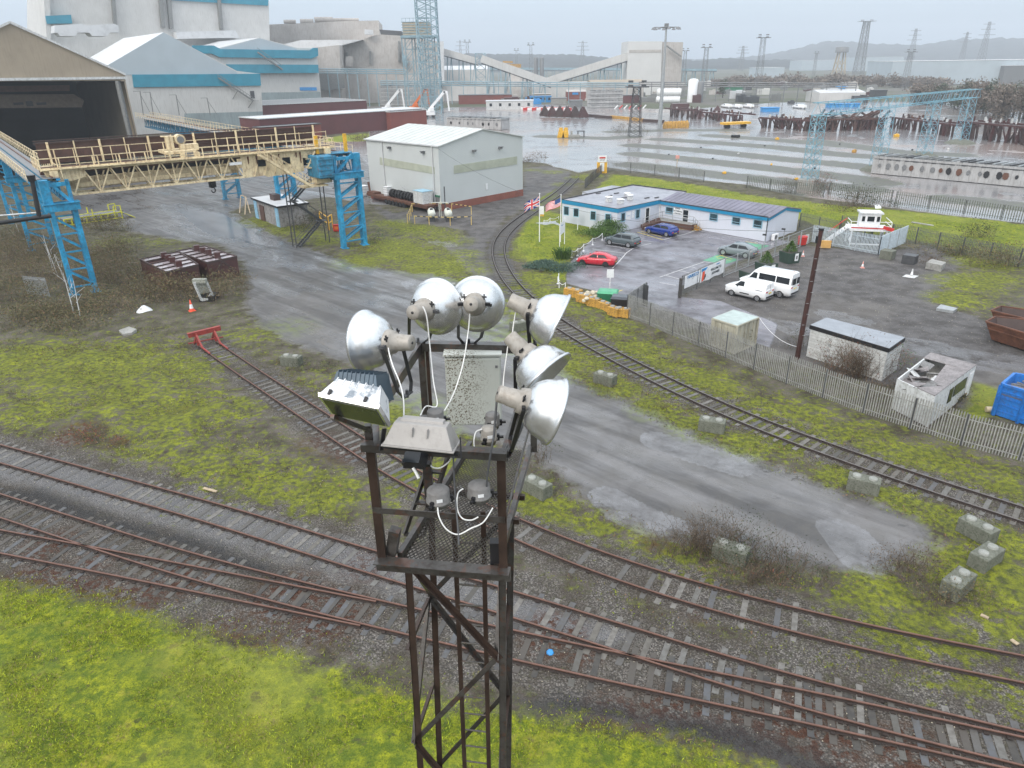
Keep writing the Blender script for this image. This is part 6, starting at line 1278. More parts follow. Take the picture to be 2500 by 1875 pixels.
flagpole('white flagpole on the lawn left of the office, carrying the union flag',seg(1317,592),474,'union flag in blue, red and white flying from the left pole','union',2.1,1.25)
flagpole('white flagpole at the office front, carrying the stars and stripes',seg(1368,592),477,'stars and stripes flag flying from the right pole','stars',2.1,1.05)
a,b=seg(1366,605),seg(1378,598);t=thing('sign','white board on two tall posts in front of the right flagpole','sign',tuple(a));mb=MB();
for p in(a,b):mb.beam(p,up(p,3.6 if p is b else 3.0),.09)
mb.build('posts',P('white'),t);mb=MB();mb.slab([up(a,1.5),up(b,1.7),up(b,3.3),up(a,3.0)],Vector((0,-1,0)),.05);mb.build('panel',P('white'),t);text(t,'HARSCO',.16,(a+b)/2+Vector((0,-.06,2.7)),math.atan2((b-a).y,(b-a).x),'sign blue')
p=seg(1323,533);t=thing('sign','small white and orange notice beside the track behind the left flagpole','sign',tuple(p));mb=MB();mb.beam(p,up(p,.5),.06);mb.build('post',P('galv'),t);mb=MB();mb.box(up(p,1.2),(.6,.05,1.2));mb.build('panel',P('white'),t);mb=MB();mb.box(up(p,.45),(.6,.055,.25));mb.build('strip',P('yellow'),t)
def chainfence(label,pxs,h=.55):
 ps=[seg(x,y)for x,y in pxs];t=thing('chain_fence',label,'chain fence',tuple(ps[0]),0,'white post and chain fences')
 for p in ps:mb=MB();mb.tube(p,up(p,h),.05,.04,6);mb.box(up(p,.02),(.25,.25,.04));mb.build('post',P('white'),t)
 for a,b in zip(ps,ps[1:]):
  mb=MB();mb.path([up(a.lerp(b,k/6),h-.05-.22*4*(k/6)*(1-k/6))for k in range(7)],.03,5);mb.build('chain',P('white'),t)
chainfence('white post and chain fence edging the parking bays',[(1396,629),(1410.5,624),(1425,613),(1447,598),(1470,586)],.9)
chainfence('white chain fence on the lawn by the office end path',[(1328,546),(1343,541),(1364,537)])
chainfence('white posts and chain leaning at the end of the yellow blocks',[(1364,685),(1362,693),(1365,706),(1380,708)],.8)
for x,y in((1375,555),(1410,561),(1440,566)):p=seg(x,y);mb=MB();mb.beam(p,up(p,.8),.1);tag(mb.build('bollard',P('white')),'short white post along the foot of the office front','bollard','short white posts at the office front')
slabthing('pale concrete path slab at the left end of the office',[(1308,544),(1363,538),(1366,552),(1340,551)],.06,'galv','path','path');bpy.data.objects['path']['kind']='structure';del bpy.data.objects['path']['category'];del bpy.data.objects['path']['label']
# car park markings
paint('line white',(.62,.62,.62),.6,dirt=.5,dcol=(.3,.3,.3),vs=3);paint('line yellow',(.62,.50,.12),.6,dirt=.4,vs=3);paint('bay green',(.07,.30,.16),.4,var=.3,dirt=.4,dcol=(.2,.3,.25),vs=.8)
mkw,mky,mkg=MB(),MB(),MB()
def ln(mb,a,b,w_=.10,z=.012):a,b=seg(*a),seg(*b);d=(b-a).normalized();n=Vector((-d.y,d.x,0))*w_/2;mb.add([up(a-n,z),up(b-n,z),up(b+n,z),up(a+n,z)],[(0,1,2,3)])
cv=[(1495,655),(1510,640),(1530,617),(1545,607),(1566,600),(1590,594)]
for a,b in zip(cv,cv[1:]):ln(mkw,a,b)
for a,b in(((1403,648),(1495,652)),((1480,599),(1545,609)),((1446,608),(1530,619)),((1500,629),(1520,631)),((1610,677),(1720,639)),((1720,639),(1765,648)),((1658,661),(1706,671)),((1625,672),(1690,690)),((1617,586),(1675,571)),((1675,571),(1700,562)),((1610,690),(1650,697)),((1700,562),(1850,590)),((1850,592),(1885,597)),((1690,652),(1700,655))):ln(mkw,a,b)
for a,b in(((1556,567),(1620,586)),((1640,557),(1700,564)),((1565,565),(1615,578)),((1748,628),(1760,624)),((1760,624),(1788,633)),((1750,630),(1785,636)),((1760,624),(1778,622)),((1820,590),(1850,594)),((1495,717),(1520,708))):ln(mky,a,b,.14)
def pg(mb,pxs,z):mb.add([up(seg(x,y),z)for x,y in pxs],[tuple(range(len(pxs)))])
pg(mkg,[(1716,636),(1752,622),(1805,634),(1770,645)][::-1],.008);pg(mkg,[(1818,592),(1880,600),(1850,610),(1800,604)][::-1],.008)
tag(mkw.build('parking_lines',P('line white')),None,None,kind='structure');tag(mky.build('parking_lines',P('line yellow')),None,None,kind='structure');tag(mkg.build('parking_bays',P('bay green')),None,None,kind='structure')
# yellow blocks, stones, bins, small sign
for k,((x0,y0),(x1,y1))in enumerate((((1375,722),(1412,731)),((1405,736),(1433,744)),((1431,746),(1458,753)),((1457,755),(1482,765)),((1482,768),(1504,776)),((1506,774),(1526,777)))):
 a,b=seg(x0,y0),seg(x1,y1);an=math.atan2((b-a).y,(b-a).x);block((a+b)/2+Vector((-math.sin(an),math.cos(an),0))*.4,an,['separate yellow block at the left end of the row','second yellow block of the row, with a stone on top','third yellow block in the row, in front of the rubble','fourth yellow block in the row, stained dark','fifth yellow block, mossy on top','last yellow block of the row, next to the palisade fence'][k],max(1.3,(b-a).length*.99),.8,.8,'yellow block',group='yellow concrete blocks')
paint('stone pale',(.48,.43,.33),.85,var=.3,vs=2)
for k in range(16):
 p=G(1438+random.uniform(-14,26),724+random.uniform(-7,14),.5)+VZ((random.uniform(0,.3)));mb=MB();r_=random.uniform(.18,.34)
 mb.lathe([(0,-r_*.6),(r_*.8,-r_*.4),(r_,0),(r_*.6,r_*.5),(0,r_*.6)],Matrix.Translation(p)@Matrix.Rotation(random.random(),4,'X'),7,smooth=False);tag(mb.build('stone',P('stone pale')),'pale rubble stone in the pile behind the yellow blocks','stone','rubble stones behind the yellow blocks')
def bin_(label,c,mt,lid,w_=1.4,d_=1.1,h_=1.15,rz=.0):
 t=thing('wheeled_bin',label,'bin',tuple(c),rz);mb=MB();tbox(mb,Matrix.Translation((0,0,0)),w_*.85,d_*.8,w_,d_,.15,h_);mb.build('body',P(mt),t,False);mb=MB();tbox(mb,Matrix.Translation((0,0,0)),w_+.1,d_+.1,w_*.9,d_*.7,h_,h_+.18);mb.build('lid',P(lid),t,False,bevel=.02)
 for sx in(-1,1):
  for sy in(-1,1):mb=MB();mb.tube((sx*w_*.38,sy*d_*.3-.03,.08),(sx*w_*.38,sy*d_*.3+.03,.08),.08,n=10);mb.build('wheel',P('black'),t,False)
paint('lid green',(.07,.32,.17),.4);paint('lid black',(.05,.055,.065),.25)
bin_('dark green wheeled bin with a lighter green lid behind the yellow blocks',seg(1483,744),'green','lid green',1.9,1.5,1.3,R(-15));bin_('black wheeled bin squeezed between the green bin and the fence',seg(1514,761),'black','lid black',1.7,1.4,1.4,R(-15))
p=seg(1488,716);t=thing('sign','small blank white notice on a post beside the green bin','sign',tuple(p));mb=MB();mb.beam(p,up(p,1.9),.07);mb.build('post',P('white'),t);mb=MB();mb.box(up(p,2.05),(.7,.05,.85));mb.build('panel',P('white'),t)
# vehicles
def carpaint(name,col,ro=.18):
 m_,N,b=newmat(name);oc=N.new('TexCoord').outputs['Object'];N.l(N.mix(N.noise(oc,3,3),tuple(c*.94 for c in col),tuple(min(1,c*1.04)for c in col)),b.inputs['Base Color'])
 b.inputs['Roughness'].default_value=ro;b.inputs['Coat Weight'].default_value=.35;b.inputs['Coat Roughness'].default_value=.05;_MC[name]=m_;return m_
for n_,c_ in(('car red',(.50,.012,.03)),('car grey',(.075,.095,.105)),('car blue',(.008,.03,.20)),('car silver',(.17,.20,.215)),('van white',(.78,.79,.80))):carpaint(n_,c_)
paint('alloy',(.45,.46,.48),.3,.7);paint('lamp red',(.45,.02,.02),.2);paint('lamp clear',(.6,.62,.65),.1);paint('plate yellow',(.72,.55,.06),.5);paint('plate white',(.8,.8,.8),.5)
def vehicle(name,label,fw,rw,pt,prof,W_=1.8,wr=.33,cat='car',rim='alloy',trim=None,win=None,glass_y=.965,extra=None):
 """fw, rw: ground points of the near-side front and rear wheels; prof: (x, z_sill, z_belt, z_roof or None) from nose to tail, x behind the front axle"""
 fwd=(fw-rw).normalized();left=Vector((-fwd.y,fwd.x,0));wb=(fw-rw).length;side=1 if left.dot(fw)<0 else-1
 o=fw;xa=-fwd;ya=Vector((-fwd.y,fwd.x,0));ya=ya if ya.dot(fw)>0 else-ya
 t=thing(name,label,cat,tuple(o+ya*W_/2),math.atan2(xa.y,xa.x));hand=1 if xa.cross(ya).z>0 else-1
 def L(x,y,z):return Vector((x*wb,(y)*hand,z))
 mb=MB();n=len(prof);ring=[]
 hw=W_/2
 for i,(x,zs,zb,zr)in enumerate(prof):
  s_=1.0
  if i==0:s_=.72
  elif i==1:s_=.93
  elif i==n-1:s_=.80
  elif i==n-2:s_=.95
  ring.append([L(x,-hw*s_*.93,zs),L(x,-hw*s_,zs+(zb-zs)*.35),L(x,-hw*s_*.985,zs+(zb-zs)*.75),L(x,-hw*s_*.90,zb),L(x,-hw*s_*.5,zb+.045),L(x,hw*s_*.5,zb+.045),L(x,hw*s_*.90,zb),L(x,hw*s_*.985,zs+(zb-zs)*.75),L(x,hw*s_,zs+(zb-zs)*.35),L(x,hw*s_*.93,zs)])
 vs=[p for r_ in ring for p in r_];k=10
 mb.add(vs,[(i*k+j,(i+1)*k+j,(i+1)*k+(j+1)%k,i*k+(j+1)%k)if hand>0 else(i*k+(j+1)%k,(i+1)*k+(j+1)%k,(i+1)*k+j,i*k+j)for i in range(n-1)for j in range(k)],0,True)
 mb.add(ring[0],[tuple(range(k))]);mb.add(ring[-1],[tuple(range(k))[::-1]])
 body=mb.build('body',P(pt),t,False)
 cab=[(x,zb,zr)for x,zs,zb,zr in prof if zr is not None];mb=MB();cr_=[]
 for i,(x,zb,zr)in enumerate(cab):
  top=zr;q=hw*.90;q2=hw*(.74 if zr-zb>.2 else.86)
  cr_.append([L(x,-q,zb-.02),L(x,-q2,top-.05),L(x,-q2*.8,top),L(x,q2*.8,top),L(x,q2,top-.05),L(x,q,zb-.02)])
 vs=[p for r_ in cr_ for p in r_];k=6;m=len(cab)
 mb.add(vs,[(i*k+j,(i+1)*k+j,(i+1)*k+j+1,i*k+j+1)if hand>0 else(i*k+j+1,(i+1)*k+j+1,(i+1)*k+j,i*k+j)for i in range(m-1)for j in range(k-1)],0,True)
 mb.add(cr_[0],[tuple(range(k))]);mb.add(cr_[-1],[tuple(range(k))[::-1]])
 mb.build('cabin',P(pt),t,False)
 def quad(nm,pts,mt='glass dark',off=(0,0,0)):
  mb=MB();c=sum(pts,Vector())/len(pts);nr=(pts[1]-pts[0]).cross(pts[2]-pts[0]).normalized();mid=L(.5,0,.9);nr=nr if nr.dot(c-mid)>0 else-nr
  mb.slab([p+nr*.012 for p in pts],nr,.018);return mb.build(nm,P(mt),t,False)
 def screen(a,b,nm,e=.1):
  ra,rb=cr_[a],cr_[b];f=lambda u,v:(ra[1].lerp(ra[4],u)).lerp(rb[1].lerp(rb[4],u),v)
  ra0=[ra[0],ra[5]]if False else None
  quad(nm,[f(.08,.08),f(.92,.08),f(.94,.9),f(.06,.9)])
 screen(1,0,'windscreen')if cab[0][2]-cab[0][1]<.12 else None
 screen(m-2,m-1,'rear_window')if cab[-1][2]-cab[-1][1]<.25 else None
 for s_ in(0,1):
  for(xa_,xb_,za,zb_,xa2,xb2)in(win or[]):
   def sp(x,z):
    j=0
    while j<m-2 and cab[j+1][0]<x:j+=1
    u=(x-cab[j][0])/(cab[j+1][0]-cab[j][0]);ra,rb=(cr_[j],cr_[j+1]);lo=(ra[0]if not s_ else ra[5]).lerp(rb[0]if not s_ else rb[5],u);hi=(ra[1]if not s_ else ra[4]).lerp(rb[1]if not s_ else rb[4],u)
    v=max(0,min(1,(z-lo.z)/max(.01,hi.z-lo.z)));p=lo.lerp(hi,v);p.x=x*wb;return p
   quad('side_window',[sp(xa_,za),sp(xb_,za),sp(xb2,zb_),sp(xa2,zb_)])
 for x in(0,1):
  for s_ in(-1,1):
   c=L(x,s_*(hw-.11),wr);e_=L(0,s_,0)
   mb=MB();mb.tube(c-e_*.11,c+e_*.115,wr,n=22);w_=mb.build('wheel',P('tyre'),t,False)
   mb=MB();mb.tube(c+e_*.10,c+e_*.122,wr*.66,n=18);r_=mb.build('rim',P(rim),t,False);r_.parent=w_
   mb=MB()
   for a in range(5):an=a*1.2566;d=Vector((math.cos(an+.6),0,math.sin(an+.6)));mb.box(c+e_*.126+d*wr*.38,(.05,.006,.05),0,0)
   o2_=mb.build('spoke_gap',P('black'),t,False);o2_.parent=w_
   mb=MB();pts=[c+e_*.085+Vector((math.cos(a*.2618),0,math.sin(a*.2618)))*(wr+.07)for a in range(0,13)];pts2=[p-e_*.35 for p in pts]
   mb.add(pts+[c+e_*.085+Vector((-wr-.07,0,-wr*.5)),c+e_*.085+Vector((wr+.07,0,-wr*.5))],[tuple(range(15))]if 1 else[]);ar=mb.build('wheel_arch',P('black'),t,False)
 xn,xt=prof[0][0],prof[-1][0];zbn,zbt=prof[1][2],prof[-1][2]
 for s_ in(-1,1):
  mb=MB();mb.box(L(xn+.035,s_*hw*.68,zbn-.10),(.16,.38,.13),0);mb.build('headlight',P('lamp clear'),t,False,bevel=.03)
  mb=MB();mb.box(L(xt-.012,s_*hw*.66,zbt-.14),(.10,.34,.14),0);mb.build('tail_light',P('lamp red'),t,False,bevel=.02)
  mb=MB();mb.box(L(prof[2][0]+.14 if trim!='van'else.22,s_*(hw+.09),cab[0][1]+.05),(.13,.2,.14),0);mb.build('mirror',P(pt if trim!='van'else 'black'),t,False,bevel=.03)
 mb=MB();mb.box(L(xt,0,zbt-.30)+Vector((.02,0,0)),(.03,.5,.12));mb.build('number_plate',P('plate yellow'),t,False)
 mb=MB();mb.box(L(xn,0,prof[0][1]+.14),(.06,W_*.62,.16));mb.box(L(xt,0,prof[-1][1]+.08)-Vector((.02,0,0)),(.12,W_*.74,.18));mb.build('bumper_trim',P('black'),t,False,bevel=.02)
 mb=MB();mb.box(L(.5,0,.26),((xt-xn)*wb*.62,W_*.86,.22));mb.build('underbody',P('black'),t,False)
 if extra:extra(t,L,hw,wb)
 return t
SED=[(-.30,.24,.52,None),(-.24,.2,.68,None),(.0,.2,.84,None),(.13,.2,.90,.93),(.42,.2,.91,1.40),(.66,.2,.92,1.45),(.92,.2,.95,1.36),(1.20,.22,.98,1.03),(1.33,.26,.95,None),(1.38,.32,.80,None)]
HAT=[(-.30,.24,.55,None),(-.24,.2,.74,None),(-.02,.2,.90,None),(.10,.2,.96,1.0),(.38,.2,.97,1.44),(.70,.2,.99,1.48),(1.05,.2,1.02,1.42),(1.20,.22,1.04,1.20),(1.27,.24,1.0,None),(1.30,.34,.78,None)]
SUV=[(-.30,.3,.62,None),(-.25,.26,.84,None),(-.04,.26,.98,None),(.08,.26,1.04,1.08),(.34,.26,1.05,1.58),(.70,.26,1.07,1.62),(1.08,.26,1.09,1.57),(1.22,.28,1.10,1.25),(1.28,.3,1.05,None),(1.31,.38,.8,None)]
COU=[(-.28,.28,.60,None),(-.24,.24,.80,None),(-.02,.24,.93,None),(.10,.24,.99,1.03),(.38,.24,1.0,1.55),(.68,.24,1.02,1.60),(.98,.24,1.04,1.42),(1.24,.26,1.06,1.11),(1.29,.28,1.02,None),(1.32,.36,.8,None)]
def vz(x,y):return seg(x,y)
s6=6.32
vehicle('car','bright red saloon car parked nearest the chain fence',vz(1350+455/s6,430+1375/s6),vz(1350+805/s6,430+1405/s6),'car red',SED,1.8,.33,rim='black',win=[(.22,.62,.95,1.33,.42,.60),(.65,1.08,.97,1.32,.65,.92)])
def rails(t,L,hw,wb):
 for s_ in(-1,1):mb=MB();mb.beam(L(.45,s_*hw*.66,1.64),L(1.12,s_*hw*.66,1.60),.04,.05);mb.build('roof_rail',P('alloy'),t,False)
 for s_ in(-1,1):mb=MB();mb.beam(L(.16,s_*hw*1.0,.36),L(.84,s_*hw*1.0,.36),.04,.06);mb.build('sill_trim',P('alloy'),t,False)
vehicle('car','dark grey family SUV with silver roof rails beside the chain fence',vz(1350+868/s6,430+1062/s6),vz(1350+1155/s6,430+1110/s6),'car grey',SUV,1.84,.36,win=[(.16,.58,1.09,1.47,.34,.57),(.61,1.12,1.11,1.47,.61,1.06)],extra=rails)
vehicle('car','deep blue hatchback parked below the office ramp',vz(1350+1476/s6,430+888/s6),vz(1350+1742/s6,430+940/s6),'car blue',HAT,1.79,.34,win=[(.18,.60,1.0,1.35,.38,.59),(.63,1.08,1.02,1.35,.63,1.0)])
vehicle('car','silver grey coupe-backed car on the green charging bay, partly behind mesh fencing',vz(1650+720/s6,480+905/s6),vz(1650+1065/s6,480+958/s6),'car silver',COU,1.87,.37,win=[(.18,.60,1.04,1.46,.38,.59),(.63,1.10,1.06,1.44,.63,.94)])
VAN=[(-.31,.3,.74,None),(-.26,.26,.98,None),(-.08,.26,1.12,None),(.0,.26,1.16,1.2),(.27,.26,1.18,1.72),(.45,.26,1.2,1.84),(1.22,.26,1.2,1.84),(1.275,.3,1.2,1.78),(1.29,.4,1.15,None)]
def vanx(t,L,hw,wb):
 for s_ in(-1,1):mb=MB();mb.box(L(.5,s_*(hw+.005),.55),(.36*wb,.03,.10));mb.build('side_strip',P('black'),t,False);mb=MB();mb.box(L(1.02,s_*(hw*.95),1.12),(.28*wb,.05,.03));mb.build('door_rail',P('black'),t,False)
 mb=MB();mb.beam(L(1.29,-.0,.5),L(1.285,0,1.65),.015);mb.build('door_seam',P('dark grey'),t,False)
vehicle('van','small white panel van standing in front of the minibus',vz(1640+998/6.91,620+705/6.91),vz(1640+1428/6.91,620+805/6.91),'van white',VAN,1.8,.32,'van',rim='alloy',trim='van',win=[(.08,.44,1.16,1.64,.28,.44)],extra=vanx)
BUS=[(-.32,.35,.9,None),(-.27,.3,1.15,None),(-.14,.3,1.28,None),(-.08,.3,1.32,1.36),(.12,.3,1.34,2.2),(.24,.3,1.36,2.5),(1.22,.3,1.36,2.52),(1.28,.34,1.36,2.46),(1.30,.45,1.3,None)]
def busx(t,L,hw,wb):
 mb=MB();mb.box(L(1.305,0,1.72),(.03,1.3,.62));mb.build('rear_window',P('glass dark'),t,False);mb=MB();mb.box(L(1.312,0,1.6),(.03,.05,1.5));mb.build('door_seam',P('van white'),t,False)
 mb=MB();mb.tube(L(1.2,0,2.45),L(1.2,0,2.6),.06);mb.build('beacon',P('orange'),t,False)
 for s_ in(-1,1):mb=MB();mb.box(L(.62,s_*hw,.45),(.75*wb,.03,.22));mb.build('sill',P('mid grey'),t,False)
rwb=vz(1640+1805/6.91,620+742/6.91);fwb=rwb+(vz(1640+998/6.91,620+705/6.91)-vz(1640+1428/6.91,620+805/6.91)).normalized()*3.45
vehicle('minibus','white high-roofed minibus with dark side windows behind the small van',fwb,rwb,'van white',BUS,1.97,.36,'minibus',rim='alloy',trim='van',win=[(.0,.24,1.40,2.0,.12,.24),(.30,.80,1.46,2.05,.30,.80),(.83,1.22,1.46,2.05,.83,1.22)],extra=busx)
# fences
def palisade(label,pts,h=2.3,mt='dull galv',bay=2.75,pitch=.155,pw=.065,postm='dark grey',tops=None,group='palisade fences',detail=True,lean=.0):
 t=thing('palisade_fence',label,'fence',tuple(up(pts[0],0)),0,group)
 ds=[0]
 for a,b in zip(pts,pts[1:]):ds.append(ds[-1]+(b-a).length)
 def at(s_):
  for i in range(len(pts)-1):
   if s_<=ds[i+1]or i==len(pts)-2:return pts[i].lerp(pts[i+1],(s_-ds[i])/(ds[i+1]-ds[i]))
 n=max(1,round(ds[-1]/bay));n=min(n,95)
 for k in range(n):
  s0,s1=ds[-1]*k/n,ds[-1]*(k+1)/n;a,b=at(s0),at(s1);d=(b-a).normalized();nn=Vector((-d.y,d.x,0));mb=MB();hh_=h*random.uniform(.98,1.02)
  if detail:
   for z_ in(.35,h-.45):mb.beam(up(a,z_)+nn*.05,up(b,z_)+nn*.05,.04,.05)
  else:
   mb.beam(up(a,h*.75),up(b,h*.75),.05);mb.beam(up(a,.4),up(b,.4),.05)
  m=max(2,int((b-a).length/pitch))
  for j in range(m):
   p=a.lerp(b,(j+.5)/m);w_=d*(pw/2);tl=d*random.uniform(-.02,.02)*(1+lean*10);z_=hh_
   q0,q1=up(p,.06),up(p,z_)+tl;th_=nn*.012
   vs=[q0-w_-th_,q0+w_-th_,q1+w_-th_-VZ((.09)),q1-th_,q1-w_-th_-VZ((.09))];vs+=[v+th_*2 for v in vs]
   mb.add(vs,[(0,1,2,3,4),(9,8,7,6,5),(1,6,7,2),(4,9,5,0),(2,7,8,3),(3,8,9,4)])
  mb.build('panel',P(mt),t)
 for k in range(n+1):p=at(ds[-1]*k/n);mb=MB();mb.beam(up(p,0),up(p,h-.1),.09,.07);mb.build('post',P(postm),t)
 return t
S_=seg
nf=[S_(1530,775),S_(1570,790),S_(1622,812),S_(1680,838),S_(1735,856),S_(1800,888),S_(1880,922),S_(1965,955),S_(2075,1000),S_(2200,1040),S_(2330,1085),S_(2500,1131),S_(2640,1170)]
palisade('long weathered palisade fence between the curved track and the yards',nf,2.25,'pale weathered'if paint('pale weathered',(.33,.33,.315),.6,.2,dirt=.55,vs=2,dcol=(.14,.13,.12))else '',3.0)
palisade('short open gate panel of palisade beside the black bin',[S_(1531,772),S_(1552,758),S_(1576,741)],2.2,'dull galv')
mb=MB();a,b=S_(1570,748),S_(1580,752);mb.slab([up(a,.1),up(b,.1),up(b,2.2),up(a,2.2)],(1,-1,0),.12);tag(mb.build('gate_post',P('dark grey')),'broad dark grey post at the end of the open gate panel','gate post')
bf=[S_(1662,722),S_(1702,705),S_(1764,675)]
palisade('rusty palisade fence carrying the two white banners',bf,2.15,'dull galv',3.0)
mb=MB();mb.beam(S_(1659,727),up(S_(1659,727),2.0),.3,.25);tag(mb.build('gate_post',P('timber')),'thick dark post at the near end of the banner fence','gate post')
def onfence(label,a,b,s0,s1,z0,z1,mt,lines,extra=None,sag=0):
 d=(b-a).normalized();nn=Vector((d.y,-d.x,0));p,q_=a+d*s0+nn*.12,a+d*s1+nn*.12;L_=s1-s0
 t=thing('banner',label,'banner',tuple(up(p,z0)));n=10;vs=[]
 for i in range(n+1):
  c=p.lerp(q_,i/n);bo=sag*math.sin(i*1.3)*.5;vs+=[up(c,z0+bo+nn.x*0)+nn*(.02*math.sin(i*2)),up(c,z1)+nn*.01]
 m=MB();m.add(vs,[(2*i,2*i+2,2*i+3,2*i+1)for i in range(n)]);o=m.build('sheet',P(mt),t);so_=o.modifiers.new('s','SOLIDIFY');so_.thickness=.015
 rz=math.atan2(d.y,d.x)
 for ln_,sz,u,v,cl,wx_ in lines:text(t,ln_,sz,up(p.lerp(q_,u),z0+(z1-z0)*v)+nn*.05,rz,cl,wx=wx_,bold=.006)
 if extra:extra(t,p,q_,z0,z1,nn,rz)
 return t
fa,fb=bf[0],bf[2];fl_=(fb-fa).length
onfence('white banner headed HARSCO on the near end of the fence',fa,fb,.35,fl_*.375,.65,1.95,'white',[('HARSCO',.46,.52,.82,'sign blue',1.25),('- - - - - -',.08,.5,.58,'sign dark',1)])
def dancer(t,p,q_,z0,z1,nn,rz):
 f=lambda u,v,o=.04:up(p.lerp(q_,u),z0+(z1-z0)*v)+nn*o
 for nm,mt,pg_ in(('sky_patch','sheet blue',[(.02,.97),(.26,.97),(.20,.80),(.02,.76)]),('worker_print','cone orange',[(.07,.75),(.15,.75),(.16,.45),(.12,.10),(.05,.05),(.06,.4)]),('machine_print','dark grey',[(.15,.1),(.21,.3),(.21,.5),(.18,.5),(.12,.2)])):
  m=MB();m.slab([f(u,v)for u,v in pg_],nn,.01);m.build(nm,P(mt),t)
onfence('long white banner reading WELCOME TO, with an orange printed figure',fa,fb,fl_*.40,fl_*.985,.5,2.0,'white',[('WELCOME TO',.36,.62,.62,'sign dark',1.0),('ADWARKE',.36,.62,.34,'sign dark',1.0),('HARSCO',.16,.70,.88,'sign blue',1.2)],dancer,.12)
def meshfence(label,pts,h=2.2,mt='galv',postm='galv'):
 t=thing('mesh_fence',label,'fence',tuple(pts[0]),0,'wire mesh fences')
 for a,b in zip(pts,pts[1:]):
  mb=MB();d=(b-a);L_=d.length;n=int(L_/.16)
  for k in range(n):p,q_=a.lerp(b,k/n),a.lerp(b,min(1,(k+1)/n));mb.beam(up(p,.1),up(p,h),.008)
  for k in range(int(h/.3)):mb.beam(up(a,.1+k*.3),up(b,.1+k*.3),.010)
  mb.beam(up(a,h),up(b,h),.04);mb.beam(up(a,.1),up(b,.1),.04);mb.build('mesh_panel',P(mt),t)
 for p in pts:mb=MB();mb.beam(p,up(p,h+.1),.12);mb.build('post',P(postm),t)
meshfence('wire mesh fence with pale posts between the car park and the green planters',[S_(1766,676),S_(1796,664),S_(1826,652),S_(1856,640),S_(1890,628),S_(1920,617),S_(1952,603),S_(1981,591)],2.0)
ea,eb,ec=S_(1981,592),S_(2143,623),S_(2209,594)
paint('galv bright',(.56,.64,.70),.45,.1,dirt=.15,vs=3)
palisade('bright new galvanised palisade fence round the raised cab',[ea,eb],2.3,'galv bright',2.75,postm='galv');palisade('blue-white galvanised palisade seen edge-on at the right of the raised cab',[eb,ec],2.3,'galv bright',2.75,.11,postm='galv')
palisade('dark green-grey palisade fence running right from the office behind the yard',[S_(1950,558),S_(2050,580),S_(2210,590),S_(2330,620),S_(2500,655),S_(2640,685)],2.2,'weathered green'if paint('weathered green',(.13,.145,.12),.7,dirt=.5,vs=2)else '',3.2,.17)
palisade('tall section of dark palisade fence behind the raised cab',[S_(2048,578),S_(2128,586)],2.9,'weathered green',2.8)
pc=S_(2110,596);cr=R(-14);t=thing('control_cab','white cab on a raised stand with red rails and steps inside the compound','cab',tuple(pc),cr)
mb=MB()
for x in(-2,2):
 for y in(-1.4,1.4):mb.beam((x,y,0),(x,y,2.0),.18);mb.beam((x,y,.3),(x,-y,1.9),.1)
mb.beam((-2,-1.4,.3),(2,-1.4,.3),.14);mb.box((0,0,2.05),(4.6,3.2,.22));mb.build('stand',P('white'),t,False)
mb=MB();mb.box((.1,.4,3.0),(2.3,1.8,1.7));mb.build('cabin',P('white'),t,False,bevel=.08);mb=MB();mb.box((.1,.4,3.92),(2.7,2.2,.18));mb.build('roof',P('dirty white'),t,False)
for x,w_ in((-.75,.35),(.1,.8),(.95,.35)):mb=MB();mb.box((x,-.52,3.2),(w_,.04,.7));mb.build('window',P('glass dark'),t,False)
mb=MB();mb.box((1.27,.4,3.2),(.04,1.2,.8));mb.build('window',P('glass dark'),t,False);mb=MB()
for z_ in(2.6,3.1):mb.beam((-2.3,-1.6,z_),(2.3,-1.6,z_),.06);mb.beam((2.3,-1.6,z_),(2.3,1.5,z_),.06);mb.beam((-2.3,-1.6,z_),(-2.3,.6,z_),.06)
for x in(-2.3,-.8,.8,2.3):mb.beam((x,-1.6,2.1),(x,-1.6,3.1),.07)
mb.build('handrail',P('white'),t,False);mb=MB();mb.beam((-2.2,-1.62,2.35),(2.2,-1.62,2.3),.1,.14);mb.beam((-2.3,1.0,3.0),(-4.3,1.0,1.2),.09);mb.beam((1.4,-1.7,2.5),(2.6,-1.7,2.2),.2,.4);mb.build('red_rail',P('red'),t,False)
mb=MB()
for y in(-.3,.7):mb.beam((-2.3,y,2.1),(-4.6,y,.1),.08,.2)
for k in range(8):mb.box((-2.4-k*.28,.2,1.95-k*.25),(.25,1.0,.04))
mb.build('steps',P('white'),t,False)
p=S_(2013,607);mb=MB();mb.box(up(p,.55),(1.3,.3,.9),-.2);tag(mb.build('sack',paint('sack',(.55,.32,.10),.8)),'orange-brown sack behind the galvanised palisade','sack')
def plainblock(label,x,y,x2,y2,h,mt,w_=1.3):a,b=S_(x,y),S_(x2,y2);an=math.atan2((b-a).y,(b-a).x);c=(a+b)/2+Vector((-math.sin(an),math.cos(an),0))*w_/2;mb=MB();mb.box((0,0,h/2),((b-a).length,w_,h));o=mb.build('concrete_slab',P(mt),None,bevel=.03);o.location=(c.x,c.y,0);o.rotation_euler=(0,0,an);tag(o,label,'concrete block','plain blocks right of the compound')
plainblock('mossy concrete block touching the corner of the galvanised fence',2145,631,2175,636,1.0,'lego concrete');plainblock('dark-sided block with a pale flat top, right of the mossy one',2199,643,2231,648,1.0,'dark grey')
